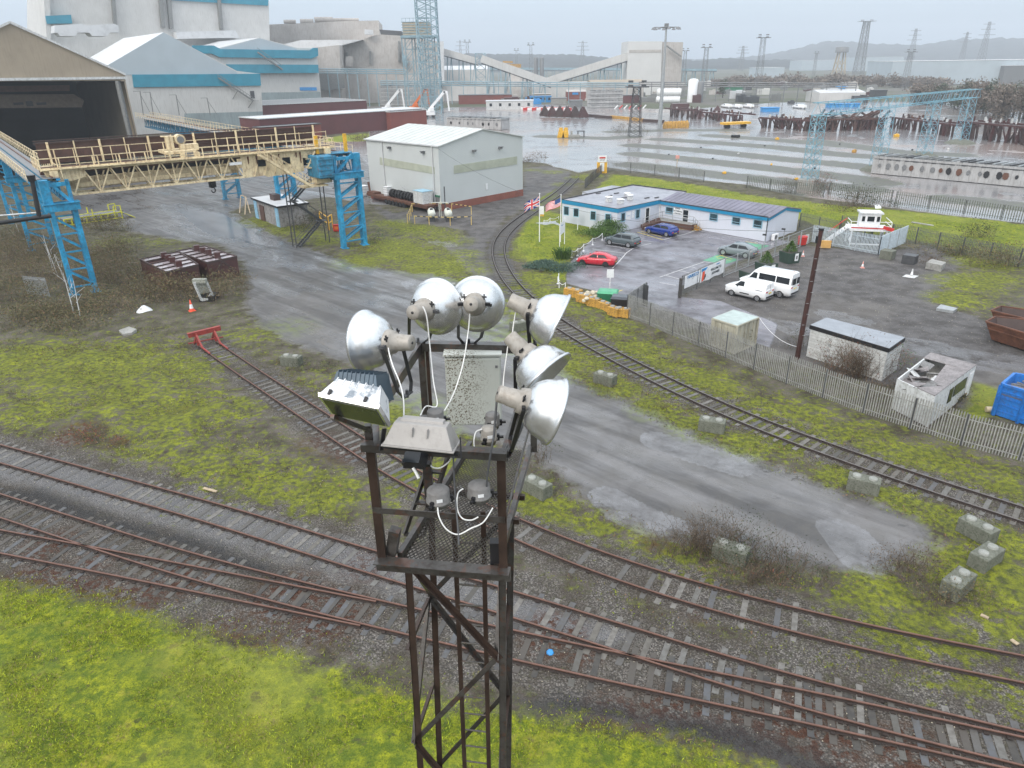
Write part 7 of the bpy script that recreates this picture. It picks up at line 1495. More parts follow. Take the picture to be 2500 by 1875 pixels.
slabthing('broken tilted slab in the weeds right of the two plain blocks',[(2262,640),(2275,632),(2310,640),(2300,648)],.7,'concrete','slab','slab');slabthing('white splash of mortar under the grey cone',[(2203,675),(2212,670),(2243,673),(2232,679)],.03,'dirty white','mortar_patch','mortar');slabthing('long pale plank on the green bank behind the dark fence',[(2225,542),(2228,541),(2280,549),(2279,551)],.1,'concrete','plank','plank')
for x,y,lb in((1830,690,'green planter with no plant, behind the minibus'),(1868,668,'green planter with a dwarf conifer, middle of three'),(1926,640,'green planter with a dwarf conifer nearest the red bin')):
 p=S_(x,y);t=thing('planter',lb,'planter',tuple(p),R(24),'green planters at the mesh fence');mb=MB();tbox(mb,Matrix.Translation((0,0,0)),1.5,1.5,1.75,1.75,0,1.25);mb.build('box',P('dark green'),t,False);mb=MB();mb.box((0,0,1.25),(1.6,1.6,.06));mb.build('soil',P('timber'),t,False)
 mb=MB();mb.box((.2,-.86,.75),(.5,.04,.85));mb.build('notice',P('white'),t,False);mb=MB();mb.box((.2,-.885,.72),(.25,.02,.4));mb.build('symbol',P('mid grey'),t,False)
p=S_(1957,600);bin_('red wheeled bin by the far end of the mesh fence',p,'red','red',.9,.7,1.1,.4);p=S_(1967,597);mb=MB();mb.box((0,0,.65),(.75,.06,1.2));o=mb.build('board',P('dirty white'));o.location=p;o.rotation_euler=(0,0,.5);tag(o,'pale board leaning beside the red bin','board')
# small container, block hut, wreck, skips
def corners(pxs):return[seg(x,y)for x,y in pxs]
hc=2.35;ct=[G(1740,778,hc),G(1800,797,hc),G(1852,776,hc),G(1791,758,hc)];cg=[up(p,0)for p in ct]
t=thing('container','small cream corrugated container with a pale green roof behind the palisade','container',tuple(cg[0]));mb=MB()
for a,b in zip(cg,cg[1:]+cg[:1]):
 d=(b-a).normalized();nn=Vector((d.y,-d.x,0));n=int((b-a).length/.28)
 for k in range(n):p,q_=a.lerp(b,k/n),a.lerp(b,(k+1)/n);o_=nn*(-.05 if k%2 else 0);mb.slab([up(p,.1)+o_,up(q_,.1)+o_,up(q_,hc-.12)+o_,up(p,hc-.12)+o_],nn,.06)
mb.build('corrugated_walls',paint('container cream',(.42,.40,.32),.6,streak=.7,dcol=(.15,.13,.09),vs=1,dirt=.2),t);mb=MB()
for p in cg:mb.beam(up(p,0),up(p,hc),.14)
for a,b in zip(ct,ct[1:]+ct[:1]):mb.beam(a,b,.12);mb.beam(up(a,.08),up(b,.08),.14)
mb.build('frame',P('container cream'),t);mb=MB();mb.slab([p+VZ((.08))for p in ct],(0,0,1),.06);mb.build('roof',paint('container roof',(.36,.43,.41),.45,dirt=.25,dcol=(.5,.5,.47)),t)
hb_=2.6;q4=[G(1977,793,hb_),G(2172,851,hb_),G(2211,824,hb_),G(2017,775,hb_)]
t=thing('block_hut','white painted blockwork hut with a black-edged flat roof','hut',tuple(up(q4[0],0)))
cen_=sum(q4,Vector())/4;ins=[up(p.lerp(cen_,.035),0)for p in q4]
def blockwork():
 m_,N,b=newmat('blockwork');g=N.new('TexCoord').outputs['Object'];sx=N.new('SeparateXYZ');N.l(g,sx.inputs[0]);cx=N.new('CombineXYZ');N.l(N.math('ADD',sx.outputs[0],N.math('MULTIPLY',sx.outputs[1],.6)),cx.inputs[0]);N.l(sx.outputs[2],cx.inputs[1])
 br_=N.new('TexBrick');N.l(cx.outputs[0],br_.inputs['Vector']);br_.inputs['Scale'].default_value=1;br_.inputs['Brick Width'].default_value=.45;br_.inputs['Row Height'].default_value=.225;br_.inputs['Mortar Size'].default_value=.012
 br_.inputs['Color1'].default_value=(.62,.63,.62,1);br_.inputs['Color2'].default_value=(.50,.51,.50,1);br_.inputs['Mortar'].default_value=(.36,.37,.37,1)
 n_=N.noise(g,1.4,5,.7);N.l(N.mix(N.math('MULTIPLY',N.ramp(n_,.5,.66),.55),br_.outputs[0],(.24,.24,.22)),b.inputs['Base Color']);b.inputs['Roughness'].default_value=.8;N.l(N.bump(br_.outputs['Fac'],-.4,.01),b.inputs['Normal']);_MC['blockwork']=m_
blockwork();mb=MB();mb.prism([(p.x,p.y)for p in ins],0,hb_-.2);mb.build('walls',P('blockwork'),t);mb=MB();mb.prism([(p.x,p.y)for p in q4],hb_-.32,hb_-.02);mb.build('fascia',P('black'),t);mb=MB();mb.prism([(p.x,p.y)for p in[p.lerp(cen_,.012)for p in q4]],hb_-.018,hb_+.01);mb.build('roof',paint('wet felt',(.22,.235,.26),.15,var=.15,vs=.8,spec=.7),t)
hw_=2.3;w4=[G(2190,925,hw_),G(2282,968,hw_),G(2384,892,hw_),G(2272,862,hw_)];wg=[up(p,0)for p in w4]
t=thing('wrecked_cabin','collapsed white portable cabin with its roof fallen in','cabin',tuple(wg[0]));mb=MB()
for a,b in zip(wg,wg[1:]+wg[:1]):d=(b-a).normalized();mb.slab([up(a,.15),up(b,.15),up(b,hw_),up(a,hw_)],Vector((d.y,-d.x,0)),.09)
mb.build('walls',P('dirty white'),t);mb=MB();mb.prism([(p.x,p.y)for p in wg],.1,.2);mb.build('floor',P('crane rust'),t);ip=lambda u,v,z:up(w4[0].lerp(w4[1],u).lerp(w4[3].lerp(w4[2],u),v),z)
paint('old board',(.24,.22,.22),.7,var=.25,vs=2,dirt=.5)
mb=MB()
for pg_ in([(.0,.78,2.36),(1,.8,2.36),(1,1,2.36),(0,1,2.36)],[(.62,.3,2.1),(1,.25,2.38),(1,.82,2.38),(.5,.8,2.34)],[(.55,.0,2.36),(1,.0,2.36),(1,.27,2.38),(.6,.3,1.9)]):mb.slab([ip(*q_)for q_ in pg_],(0,0,1),.05)
mb.build('roof_remains',P('old board'),t)
for k in range(24):c=ip(random.uniform(.08,.72),random.uniform(.08,.72),random.uniform(1.2,2.2));mb=MB();Mx=Matrix.Translation(c)@Matrix.Rotation(random.uniform(-.6,.6),4,'X')@Matrix.Rotation(random.uniform(-.5,.5),4,'Y')@Matrix.Rotation(random.uniform(0,3),4,'Z');mb.box((0,0,0),(random.uniform(.5,1.5),random.uniform(.4,1.0),.04),0,0,Mx);mb.build('fallen_board',P(random.choice(['old board','old board','dirty white','timber grey'])),t)
def wq(u0,u1,z0,z1,nm,mt):a,b=wg[1],wg[2];d=(b-a).normalized();nn=Vector((d.y,-d.x,0));mb=MB();mb.slab([up(a.lerp(b,u0),z0)+nn*.04,up(a.lerp(b,u1),z0)+nn*.04,up(a.lerp(b,u1),z1)+nn*.04,up(a.lerp(b,u0),z1)+nn*.04],nn,.03);mb.build(nm,P(mt),t)
wq(.50,.80,1.1,1.9,'window','lamp glass');wq(.38,.47,.9,1.9,'window','glass dark');wq(.86,.96,.2,2.0,'door','white');wq(.72,.92,.15,.5,'gap','black')
def skip(label,pxs,h,mt,group='rusty skips'):
 ts=[G(x,y,h)for x,y in pxs];c=sum(ts,Vector())/4;t=thing('skip',label,'skip',tuple(up(c,0)),0,group);bs_=[up(p.lerp(c,.28),.15)for p in ts];mb=MB();it=[p.lerp(c,.04)for p in ts];ib=[up(p.lerp(c,.31),.25)for p in ts]
 for i in range(4):j=(i+1)%4;mb.add([bs_[i],bs_[j],ts[j],ts[i]],[(0,1,2,3)]);mb.add([ts[i],ts[j],it[j],it[i]],[(0,1,2,3)])
 mb.add(bs_,[(3,2,1,0)]);mb.build('hull',P(mt),t);mb=MB();[mb.add([ib[i],ib[(i+1)%4],it[(i+1)%4],it[i]],[(3,2,1,0)])for i in range(4)];mb.add(ib,[(0,1,2,3)]);mb.build('shaded_interior',P('rust dark'),t);mb=MB()  # inner faces get a darker rust to stand for the shade inside
 for i in range(4):mb.beam(ts[i]+VZ((.03)),ts[(i+1)%4]+VZ((.03)),.12)
 mb.beam(ts[0].lerp(bs_[0],.35),ts[1].lerp(bs_[1],.35),.1);mb.build('rim',P(mt),t)
paint('skip rust',(.13,.052,.028),.7,var=.4,vs=2,dirt=.6,dcol=(.06,.03,.025))
skip('rusty skip at the right edge, nearer of the two',[(2407,786),(2560,832),(2600,790),(2430,774)],1.6,'skip rust');skip('rusty skip at the right edge, behind its twin',[(2420,759),(2570,795),(2600,770),(2443,748)],1.6,'skip rust')
hz_=2.3;s4=[G(2448,938,hz_),G(2570,975,hz_),G(2600,935,hz_),G(2478,913,hz_)];g4=[up(p,.15)for p in s4]
t=thing('skip','large bright blue ribbed skip holding scrap timber at the right edge','skip',tuple(g4[0]));mb=MB()
for a,b in zip(g4,g4[1:]+g4[:1]):
 d=(b-a).normalized();nn=Vector((d.y,-d.x,0));mb.slab([up(a,.15),up(b,.15),up(b,hz_),up(a,hz_)],nn,.08);n=max(2,round((b-a).length/1.3))
 for k in range(n+1):p=a.lerp(b,k/n)+nn*.08;mb.beam(up(p,.1),up(p,hz_-.1),.14)
 for z_ in(.5,.95,1.4,1.85):mb.beam(up(a,z_)+nn*.02,up(b,z_)+nn*.02,.05)
 mb.beam(up(a,hz_)+nn*.03,up(b,hz_)+nn*.03,.16)
mb.build('hull',P('skip blue'),t);mb=MB();mb.slab([up(p,1.7)for p in g4],(0,0,1),.1);mb.build('load_bed',P('old board'),t)
for k in range(5):a=g4[0].lerp(g4[2],.15+k*.08);mb=MB();mb.beam(up(a,2.3+.1*k),up(a+Vector((1.6,.2-k*.3,0)),1.85),.14,.08);tag(mb.build('plank',P('timber grey')),'scrap plank sticking out of the blue skip','plank','scrap planks in the blue skip')
p=S_(2405,1006);mb=MB();mb.tube(up(p,.2),up(p+Vector((.55,-.1,0)),.22),.2,n=12);tag(mb.build('drum',paint('drum tan',(.5,.42,.28),.6)),'small tan drum lying in weeds left of the blue skip','drum')
p=G(1343,1594);mb=MB();mb.lathe([(0,0),(.16,.02),(.12,.09),(0,.12)],Matrix.Translation(p)@Matrix.Rotation(.5,4,'X'),7,smooth=False);tag(mb.build('litter',P('sheet blue')),'scrap of bright blue litter between the foreground sleepers','litter')
for x,y,x2,y2,lb in((2393,1505,2412,1514,'short pale plank lying in the weeds below the three end blocks'),(2467,1566,2484,1578,'short pale plank at the right edge of the weeds'),(498,1195,530,1204,'pale stick on the ballast edge of the upper left track')):a,b=S_(x,y),S_(x2,y2);mb=MB();mb.beam(up(a,.1),up(b,.1),.16,.05);tag(mb.build('plank',P('pale wood')),lb,'plank')
for k,pl in enumerate(([(1480,416),(1560,424),(1640,434),(1718,445)],[(1822,459),(1848,463),(1950,476),(2010,482)],[(2022,476),(2100,488),(2175,497)],[(2184,500),(2300,516),(2400,530),(2520,549),(2650,566)])):
 palisade(['far palisade fence at the yard edge starting beside the yellow sign','short far palisade fence left of the blue mast plinth','far palisade fence just right of the blue mast plinth','long far palisade fence along the flooded yard at the right'][k],[S_(x,y)for x,y in pl],2.2,'dull galv'if k==0 else 'weathered green',5.5,.33,.12,detail=False)
palisade('dark leaning chestnut fence running down from the yellow sign',[S_(1478,416),S_(1450,440),S_(1428,461)],1.9,'timber',3,.22,.1,detail=False,lean=1)
# the flooded yard and what lies beyond
def px_w(p,n):return n*(p-CAM).length/F0
def boxpx(name,label,cat,x0,x1,yb,yt,depth,mt,group=None,roof=None,rz=0.0,dist=None,parent=None):
 """upright block: left/right columns, foot row and top row of its front as seen, plus its real depth"""
 if yb>199:dist=None
 xm=(x0+x1)/2;g=up(G(xm,yb),0)if dist is None else up(GD(xm,yb,dist),0)
 d=Vector((math.cos(rz),math.sin(rz),0));a,b=up(VP(x0,yb,g,d),0),up(VP(x1,yb,g,d),0);h=VP(xm,yt,g,d).z;n=Vector((-d.y,d.x,0))
 t=parent or thing(name,label,cat,tuple(a),0,group);mb=MB();q_=[a,b,b+n*depth,a+n*depth];mb.prism([(p.x,p.y)for p in q_],0,h);mb.build('walls'if parent is None else name,P(mt),t)
 if roof:mb=MB();e=.25;q_=[a-d*e-n*e,b+d*e-n*e,b+d*e+n*(depth+e),a-d*e+n*(depth+e)];mb.prism([(p.x,p.y)for p in q_],h+.01,h+.25);mb.build('roof',P(roof),t)
 return t,a,b,n,h
paint('lattice blue',(.19,.38,.47),.6,var=.2,vs=.5,dirt=.2)
tops=[]
for i,(x,y,xt,yt,w_)in enumerate(((1972,462,2008,282,2.2),(2140,416,2170,262,2.3),(2254,384,2285,248,2.5),(2343,350,2368,238,2.7))):
 b=S_(x,y);h_=HT(b,yt);t=thing('lattice_mast',['nearest blue lattice mast, on a concrete plinth at the fence','second blue lattice mast from the left, on a grassy island','third blue lattice mast, with a small frame at its foot','farthest blue lattice mast at the right end of the beam'][i],'mast',tuple(b),0,'blue lattice masts in the flooded yard');lattice(t,up(b,.8),up(b,h_),w_*.95,w_*.8,9-i,'lattice blue',.085,'lattice',.2);tops.append(up(b,h_))
 mb=MB();mb.lathe([(w_*1.5,-.1),(w_*1.2,.5),(w_*.8,.9),(0,1.0)]if i else[(w_*.95,0),(w_*.95,1.7),(w_*.9,1.8),(0,1.8)],Matrix.Translation(b),4 if i==0 else 9,smooth=False);mb.build('plinth',P('concrete'if i==0 else 'lego concrete'),t)
t=thing('lattice_beam','long pale blue lattice beam carried across the four masts','beam',tuple(tops[0]));pa,pb=tops[0],tops[3]+(tops[3]-tops[0])*.04;dd=(pb-pa).normalized();nn=Vector((-dd.y,dd.x,0));mb=MB();n=46
for o_ in(-1.4,1.4):
 for z_ in(0,2.0):mb.beam(pa+nn*o_+VZ((z_)),pb+nn*o_+VZ((z_)),.11)
 for k in range(n):p,q_=pa.lerp(pb,k/n)+nn*o_,pa.lerp(pb,(k+1)/n)+nn*o_;mb.beam(p+VZ((2*(k%2))),q_+VZ((2*((k+1)%2))),.06)
for k in range(0,n,3):p=pa.lerp(pb,k/n);mb.beam(p-nn*1.4,p+nn*1.4,.13);mb.beam(p-nn*1.4+VZ((2)),p+nn*1.4+VZ((2)),.13)
mb.build('lattice',P('lattice blue'),t)
def trestle(label,x0,y0,x1,y1,h,n,mt='rust dark',depth=5,top=True):
 a,b=S_(x0,y0),S_(x1,y1);d=(b-a).normalized();nn=Vector((-d.y,d.x,0));t=thing('steel_trestle',label,'steel trestle',tuple(a),0,'rusty mould trestles in the yard')
 for o_ in(0,depth):mb=MB();mb.beam(up(a,h)+nn*o_,up(b,h)+nn*o_,.5,.5);mb.build('top_beam',P('rust purple'if top else mt),t)
 for k in range(min(n,60)):
  c=a.lerp(b,(k+.5)/n)+nn*random.uniform(-.2,depth*.8);mb=MB();w_=random.uniform(.35,.9);mb.beam(c,up(c,h)+d*random.uniform(-.6,.6),w_,.35);
  if random.random()<.55:mb.beam(c+d*.3,up(c,h)+d*random.choice((-1,1))*2.0,.3)
  mb.build('leg',P(random.choice([mt,mt,'rust purple'])),t)
 if top:
  for k in range(min(40,int(n*.8))):c=a.lerp(b,random.random())+nn*random.uniform(0,depth);mb=MB();mb.beam(up(c,h+.2),up(c,h+random.uniform(.6,1.5)),random.uniform(.2,.7),.25);mb.build('pin',P(random.choice(['rust purple','rust','dirty white','rust dark'])),t)
trestle('rusty trestle row left of centre, running to the tangle of beams',1852,312,1990,322,3.2,34)
trestle('rusty trestle row right of the tangle, continuing to the right edge',2168,312,2345,338,3.3,36);trestle('tall rusty trestle row at the far right, with boxes piled on top',2330,336,2640,372,4.4,50,depth=7)
trestle('dark tangle of tilted beams behind the nearest blue mast',1990,322,2162,318,3.6,44,'crane rust',8,False);trestle('rusty skid frame behind the high lamp mast',1622,284,1700,292,3.2,12);trestle('rusty frames on the right of the dark skid frame',1700,290,1800,300,2.6,22,depth=8)
a,b=S_(1990,322),S_(2160,318);t=thing('beam_pile','heap of dark criss-crossed steel beams stacked on the trestle','beam pile',tuple(a));
for k in range(26):c=a.lerp(b,random.random());mb=MB();s_=random.choice((-1,1));mb.beam(up(c,3.2)+Vector((0,random.uniform(0,6),0)),up(c,3.2+random.uniform(1,3.5))+Vector((s_*random.uniform(2,5),random.uniform(0,6),0)),.5);mb.build('steel_beam',P(random.choice(['crane rust','rust dark','dark grey','dull galv'])),t)
for x,yt in((1703,259),(1752,257)):
 p=S_(x,285);h_=HT(p,yt);mb=MB();w_=3.4
 mb.add([p+Vector((-w_,0,0)),p+Vector((w_,0,0)),p+Vector((w_,3,0)),p+Vector((-w_,3,0)),up(p,h_)+Vector((0,1.5,0))],[(0,1,4),(1,2,4),(2,3,4),(3,0,4)]);tag(mb.build('pyramid_frame',P('rust purple')),'rusty pyramid-shaped frame beyond the high lamp mast, %s of two'%('left'if x<1720 else 'right'),'steel frame','rusty pyramid frames')
boxpx('steel_box','dark red steel box on top of the skid frame','steel box',1642,1682,270,253,5,'rust purple')
a,b=S_(1331,286),S_(1425,289);t=thing('frame_rack','row of rusty A-frames standing in the wet yard near the red and white barriers','steel rack',tuple(a))
for k in range(6):
 c=a.lerp(b,k/5);w_=2.2;mb=MB()
 for y in(0,2,4,6):mb.beam(c+Vector((-w_,y,.5)),up(c,4.3)+Vector((0,y,0)),.35);mb.beam(c+Vector((w_,y,.5)),up(c,4.3)+Vector((0,y,0)),.35)
 mb.beam(up(c,4.3),up(c,4.3)+Vector((0,6,0)),.4);mb.beam(c+Vector((-w_,0,.6)),c+Vector((w_,0,.6)),.5);mb.slab([c+Vector((-w_,0,.4)),c+Vector((w_,0,.4)),up(c,4.2),up(c,4.2)][:3],(0,-1,0),.1);mb.build('a_frame',P('rust purple'if k%2 else 'rust dark'),t)
mb=MB();mb.beam(up(a,.5),up(b,.5),1.2,.6);mb.build('base_beam',P('rust dark'),t)
def trough(label,x0,y0,x1,y1,h,wd_,holes,stack=1,top=True,group='pale corrugated troughs'):
 a,b=S_(x0,y0),S_(x1,y1);d=(b-a).normalized();nn=Vector((-d.y,d.x,0));L_=(b-a).length;t=thing('steel_trough',label,'steel trough',tuple(a),0,group)
 for s_ in range(stack):
  z0=s_*(h+.15);n=int(L_/.8);mb=MB()
  for o_,f_ in((0,-1),(wd_,1)):
   for k in range(n):p,q_=a.lerp(b,k/n)+nn*o_,a.lerp(b,(k+1)/n)+nn*o_;of=nn*(.1*(k%2));mb.slab([up(p,z0+.1)+of,up(q_,z0+.1)+of,up(q_,z0+h)+of,up(p,z0+h)+of],-nn,.15)
  for p in(a,b):mb.slab([up(p,z0+.1),up(p+nn*wd_,z0+.1),up(p+nn*wd_,z0+h),up(p,z0+h)],d,.2)
  mb.build('sides',paint('trough pale',(.40,.40,.40),.7,streak=.5,dcol=(.2,.18,.16),vs=.4,dirt=.2),t)
  mb=MB();mb.slab([up(a,z0+h-.4),up(b,z0+h-.4),up(b+nn*wd_,z0+h-.4),up(a+nn*wd_,z0+h-.4)],(0,0,1),.2);mb.build('bed',P('dark grey'),t)
 for k in range(holes):
  c=a.lerp(b,(k+.6+random.uniform(-.2,.2))/holes);r_=random.uniform(.35,.65);mb=MB();mb.slab([up(c,h*.5)-nn*.12+d*(r_*math.cos(j*.785)*.8)+VZ((r_*1.1*math.sin(j*.785)*random.uniform(.8,1.1)))for j in range(8)],-nn,.06);mb.build('hole',P(random.choice(['black','black','rust','mid grey'])),t)
 if top:
  for k in range(int(L_/1.3)):c=a.lerp(b,(k+.5)/int(L_/1.3));z_=stack*(h+.15);mb=MB();mb.beam(up(c,z_),up(c+nn*wd_+d*.8,z_),.35,.25);mb.build('cross_bar',P(random.choice(['galv','galv','dull galv','dark grey'])),t)
trough('long pale trough with burnt holes, left of the two at the right',2128,424,2323,442,3.4,5,9);trough('long pale trough with burnt holes, cut off by the right edge',2326,442,2640,472,3.4,5,13)
trough('grey trough behind the warehouse roof, loaded with dark rollers',1092,312,1224,318,3.6,5,7,1);trough('stack of grey concrete-like troughs left of the white excavators',930,258,1050,258,1.9,10,0,5,True);trough('stack of three grey troughs beside the red brick gabled hut',1442,264,1520,262,1.85,6,0,4)
p=S_(1368,336);t=thing('yellow_frame','yellow twin-fin steel frame in the middle of the wet yard','steel frame',tuple(p));mb=MB()
for x in(0,1.5):mb.slab([p+Vector((x-1.0,0,0)),p+Vector((x+1.2,0,0)),p+Vector((x+.7,0,2.9)),p+Vector((x-.3,0,2.9))],(0,-1,0),.4)
mb.build('fins',P('yellow'),t);mb=MB();mb.box(p+Vector((4.2,0,.4)),(3.5,2.5,.7));mb.box(p+Vector((3.5,1,1.3)),(.6,.6,1.2));mb.build('rubble_base',P('concrete'),t)
p=S_(1418,334);t=thing('trolley','small dark four-legged trolley right of the yellow fins','trolley',tuple(p));mb=MB();mb.box(p+VZ((1.7)),(2.4,1.6,.2));[mb.beam(p+Vector((x,y,0)),p+Vector((x*.9,y,1.7)),.2)for x in(-1,1)for y in(-.6,.6)];mb.build('frame',P('dark grey'),t)
p=S_(1469,423);t=thing('sign','red, white and yellow notice board at the rail gate into the yard','sign',tuple(p));mb=MB();mb.box(up(p,1.15),(2.1,.3,2.3));mb.build('base',P('yellow'),t);mb=MB();mb.box(up(p,2.9)+Vector((0,-.2,0)),(1.8,.12,1.3));mb.box(up(p,1.3)+Vector((0,-.2,0)),(.9,.12,1.7));mb.build('panel',P('white'),t);mb=MB();mb.box(up(p,3.15)+Vector((0,-.28,0)),(1.2,.05,.3));mb.build('red_band',P('red'),t);text(t,'STOP',.4,up(p,2.65)+Vector((0,-.29,0)),0,'sign dark')
p=S_(1652,410);t=thing('sign','small orange-topped notice on a post in the muddy stripes','sign',tuple(p));mb=MB();mb.beam(p,up(p,2.2),.12);mb.build('post',P('pale wood'),t);mb=MB();mb.box(up(p,2.3),(.8,.1,.7));mb.build('panel',P('cone pale'),t)
for x,y,mt,w_ in((1897,341,'yellow',1.6),(1883,403,'yellow',.9),(1768,424,'yellow',1.2),(1944,439,'yellow',1.1),(2085,372,'yellow block',1.8),(2188,334,'yellow',2.2),(1711,361,'black',.7),(1633,378,'black',.7),(1740,388,'black',.7),(1867,357,'black',.8),(2050,353,'black',.8),(2175,378,'black',.9),(2227,367,'black',.9),(1233,311,'rust dark',1.6),(1803,376,'dirty white',.8),(2315,365,'dirty white',1.0),(1989,412,'black',.7)):
 w_*=.62;p=S_(x,y);mb=MB();mb.box((0,0,w_*.25),(w_,w_*.7,w_*.5),random.uniform(0,2));mb.box((w_*.1,0,w_*.5),(w_*.5,w_*.4,w_*.3),random.uniform(0,2));o=mb.build('scrap_piece',P(mt),None,bevel=.05);o.location=p;c_={'yellow':'yellow','black':'black','rust dark':'rusty','dirty white':'whitish','yellow block':'ochre'}[mt];tag(o,'small %s piece of scrap lying in the wet yard'%c_,'scrap','%s scrap pieces in the wet yard'%c_)
for x in(1786,1796):p=S_(x,336);mb=MB();mb.tube(up(p,.4),up(p+Vector((1.2,.3,0)),.4),.4,n=12);tag(mb.build('tyre',P('tyre')),'black tyre lying below the yellow flat trailer','tyre','tyres below the yellow trailer')
a,b=S_(1763,314),S_(1826,311);t=thing('trailer','yellow flatbed trailer parked at the top of the muddy stripes','trailer',tuple(a));mb=MB();mb.beam(up(a,1.6),up(b,1.6),3,.7);mb.build('deck',P('yellow'),t)
for u in(.15,.25,.78,.88):c=a.lerp(b,u);mb=MB();mb.tube(up(c,.6),up(c,.6)+Vector((0,1,0)),.6,n=12);mb.build('wheel',P('tyre'),t)
p=S_(1610,315);h_=HT(p,58);t=thing('lamp_mast','tall slim high-mast lamp with a ring of floodlights','lamp mast',tuple(p));mb=MB();mb.tube(p,up(p,h_),.75,.28,12);mb.build('pole',P('galv'),t);mb=MB();mb.lathe([(2.2,-.2),(2.4,0),(2.2,.1)],Matrix.Translation(up(p,h_-1)),16);mb.box(up(p,h_-.6),(1.2,1.2,1.4));mb.beam(up(p,h_-1)-Vector((4,0,0)),up(p,h_-1)+Vector((4,0,0)),.25);mb.build('ring',P('mid grey'),t)
for k in range(8):a_=k*.785;c=up(p,h_-1.4)+Vector((4.2*math.cos(a_),4.2*math.sin(a_),0));mb=MB();mb.lathe([(.25,.4),(.7,-.3)],Matrix.Translation(c),8);mb.build('floodlight',P('mid grey'),t)
def mast(label,x,yb,xt,yt,w_,dist=None,heads=True,mt='mid grey',cat='lighting tower',name='lighting_tower',group='distant lattice lighting towers',th=.11):
 b=up(G(x,yb),0)if dist is None else up(GD(x,yb,dist),0);h_=HT(b,yt);t=thing(name,label,cat,tuple(b),0,group);nb=10;lattice(t,b,up(b,h_),w_,w_*(.55 if heads else.25),nb,mt,th*1.2)
 if heads:
  for s_ in(-1,1):
   for k in range(2):mb=MB();mb.box(up(b,h_+.3+k*1.2)+Vector((s_*w_*.55,0,0)),(w_*.4,.6,.6));mb.build('floodlight',P(mt),t)
  mb=MB();mb.box(up(b,h_),(w_*1.8,w_*1.2,.3));mb.build('platform',P(mt),t)
 else:
  for k,z_ in enumerate((.72,.84,.95)):mb=MB();l_=w_*(1.3-k*.2);mb.beam(up(b,h_*z_)-Vector((l_,0,0)),up(b,h_*z_)+Vector((l_,0,0)),th*2);mb.build('cross_arm',P(mt),t)
mast('bare lattice mast on a block island in the middle of the wet yard',1549,333,1562,212,3.6,None,True,'dark grey',th=.14)
for q_ in(('lattice lighting tower left of the wooded ridge, nearest on the right',1851,203,1862,92,4.0,480),('lattice lighting tower right of the concrete tower block',1718,200,1730,116,3.4,470),('slim lattice lighting tower just behind the concrete tower block',1670,170,1676,124,3.2,620),('lattice lighting tower above the left conveyor',1142,145,1142,103,3.4,640),('lattice lighting tower above the yellow crane',1296,150,1296,110,3.4,640),('small far lattice lighting tower left of the yellow crane',1261,150,1261,123,3.0,800),('far lattice lighting tower in front of the long pale works, right',2212,190,2220,127,4,620),('far faint lattice lighting tower between the ridge and water tower',1988,170,1992,130,3,900)):mast(*q_[:6],dist=q_[6])
mast('huge slanting lattice tower standing before the far pale works',2096,172,2112,52,11,1150,True,'mid grey',th=.6)
for q_ in(('faint electricity pylon behind the yellow travelling crane',1422,130,1423,100,10,1500),('faint electricity pylon above the left conveyor',1124,128,1124,98,8,1500),('faint electricity pylon on the skyline right of the lattice tower',1812,140,1814,112,9,1500),('faint electricity pylon on the hill behind the long works',2230,108,2232,70,11,1700),('electricity pylon on the hilltop at the right',2408,92,2416,53,12,1700),('small electricity pylon on the hill left of the hilltop one',2358,100,2362,78,9,1800)):mast(*q_[:6],dist=q_[6],heads=False,cat='pylon',name='pylon',group='far electricity pylons',th=.35)
P5=up(GD(1600,205,520),0);d5=Vector((1,0,0));t=thing('tower_block','tall pale grey clad block joined by sloping conveyors','industrial building',tuple(P5));mb,pts,n_=facade('','',P5,d5,[(1528,238),(1534,101),(1617,101),(1611,238)],30,'','');mb.build('walls',[P('tower pale'),P('tower pale')],t)
mb,pts,n_=facade('','',P5+Vector((0,1,0)),d5,[(1611,238),(1617,102),(1668,103),(1659,238)],26,'','');mb.build('side_wing',[P('works stone'),P('works stone')],t);panel(t,'stripe',P5,d5,[(1536,122),(1614,121),(1614,128),(1536,129)],.2,'works stone',.2)
mb=MB();mb.beam(VP(1628,112,P5-Vector((0,2,0)),d5),VP(1663,138,P5-Vector((0,2,0)),d5),1.5,.8);mb.build('outside_stair',P('dull galv'),t)
def conv(label,x0,y0,x1,y1,dist,w_=4,hh=3.2,legs=5,mt='cladding grey',dist2=None):
 a,b=GD(x0,y0,dist),GD(x1,y1,dist2 or dist);t=thing('conveyor',label,'conveyor',tuple(up(a,0)),0,'sloping conveyor galleries');mb=MB();mb.beam(a,b,w_,hh);mb.build('gallery',P(mt),t);d=(b-a).normalized()
 mb=MB();mb.beam(a-VZ((hh*.65)),b-VZ((hh*.65)),w_,.5);mb.build('underside',P('dark grey'),t)
 for k in range(legs):c=a.lerp(b,(k+.5)/legs)-VZ((hh*.6));mb=MB();[mb.beam(up(c,0)+Vector((s_*2.2,0,0)),c+Vector((s_*1.2,0,0)),.6)for s_ in(-1,1)];mb.beam(up(c,0)+Vector((-2.2,0,0)),c+Vector((1.2,0,0)),.3);mb.build('leg',P('pale lattice'),t)
conv('long grey conveyor gallery climbing right to the tower block',1330,200,1534,137,520,6,4.5);conv('conveyor gallery falling right from the works to the transfer house',1082,126,1168,150,480,4,3.5,3);conv('conveyor gallery falling right from the transfer house behind the silo',1175,143,1345,203,470,4,4,4)
p=up(GD(1173,150,475),0);t=thing('transfer_house','small open lattice house where the two left conveyors meet','conveyor house',tuple(p));lattice(t,p,up(p,HT(p,130)),6,6,6,'pale lattice',.3)
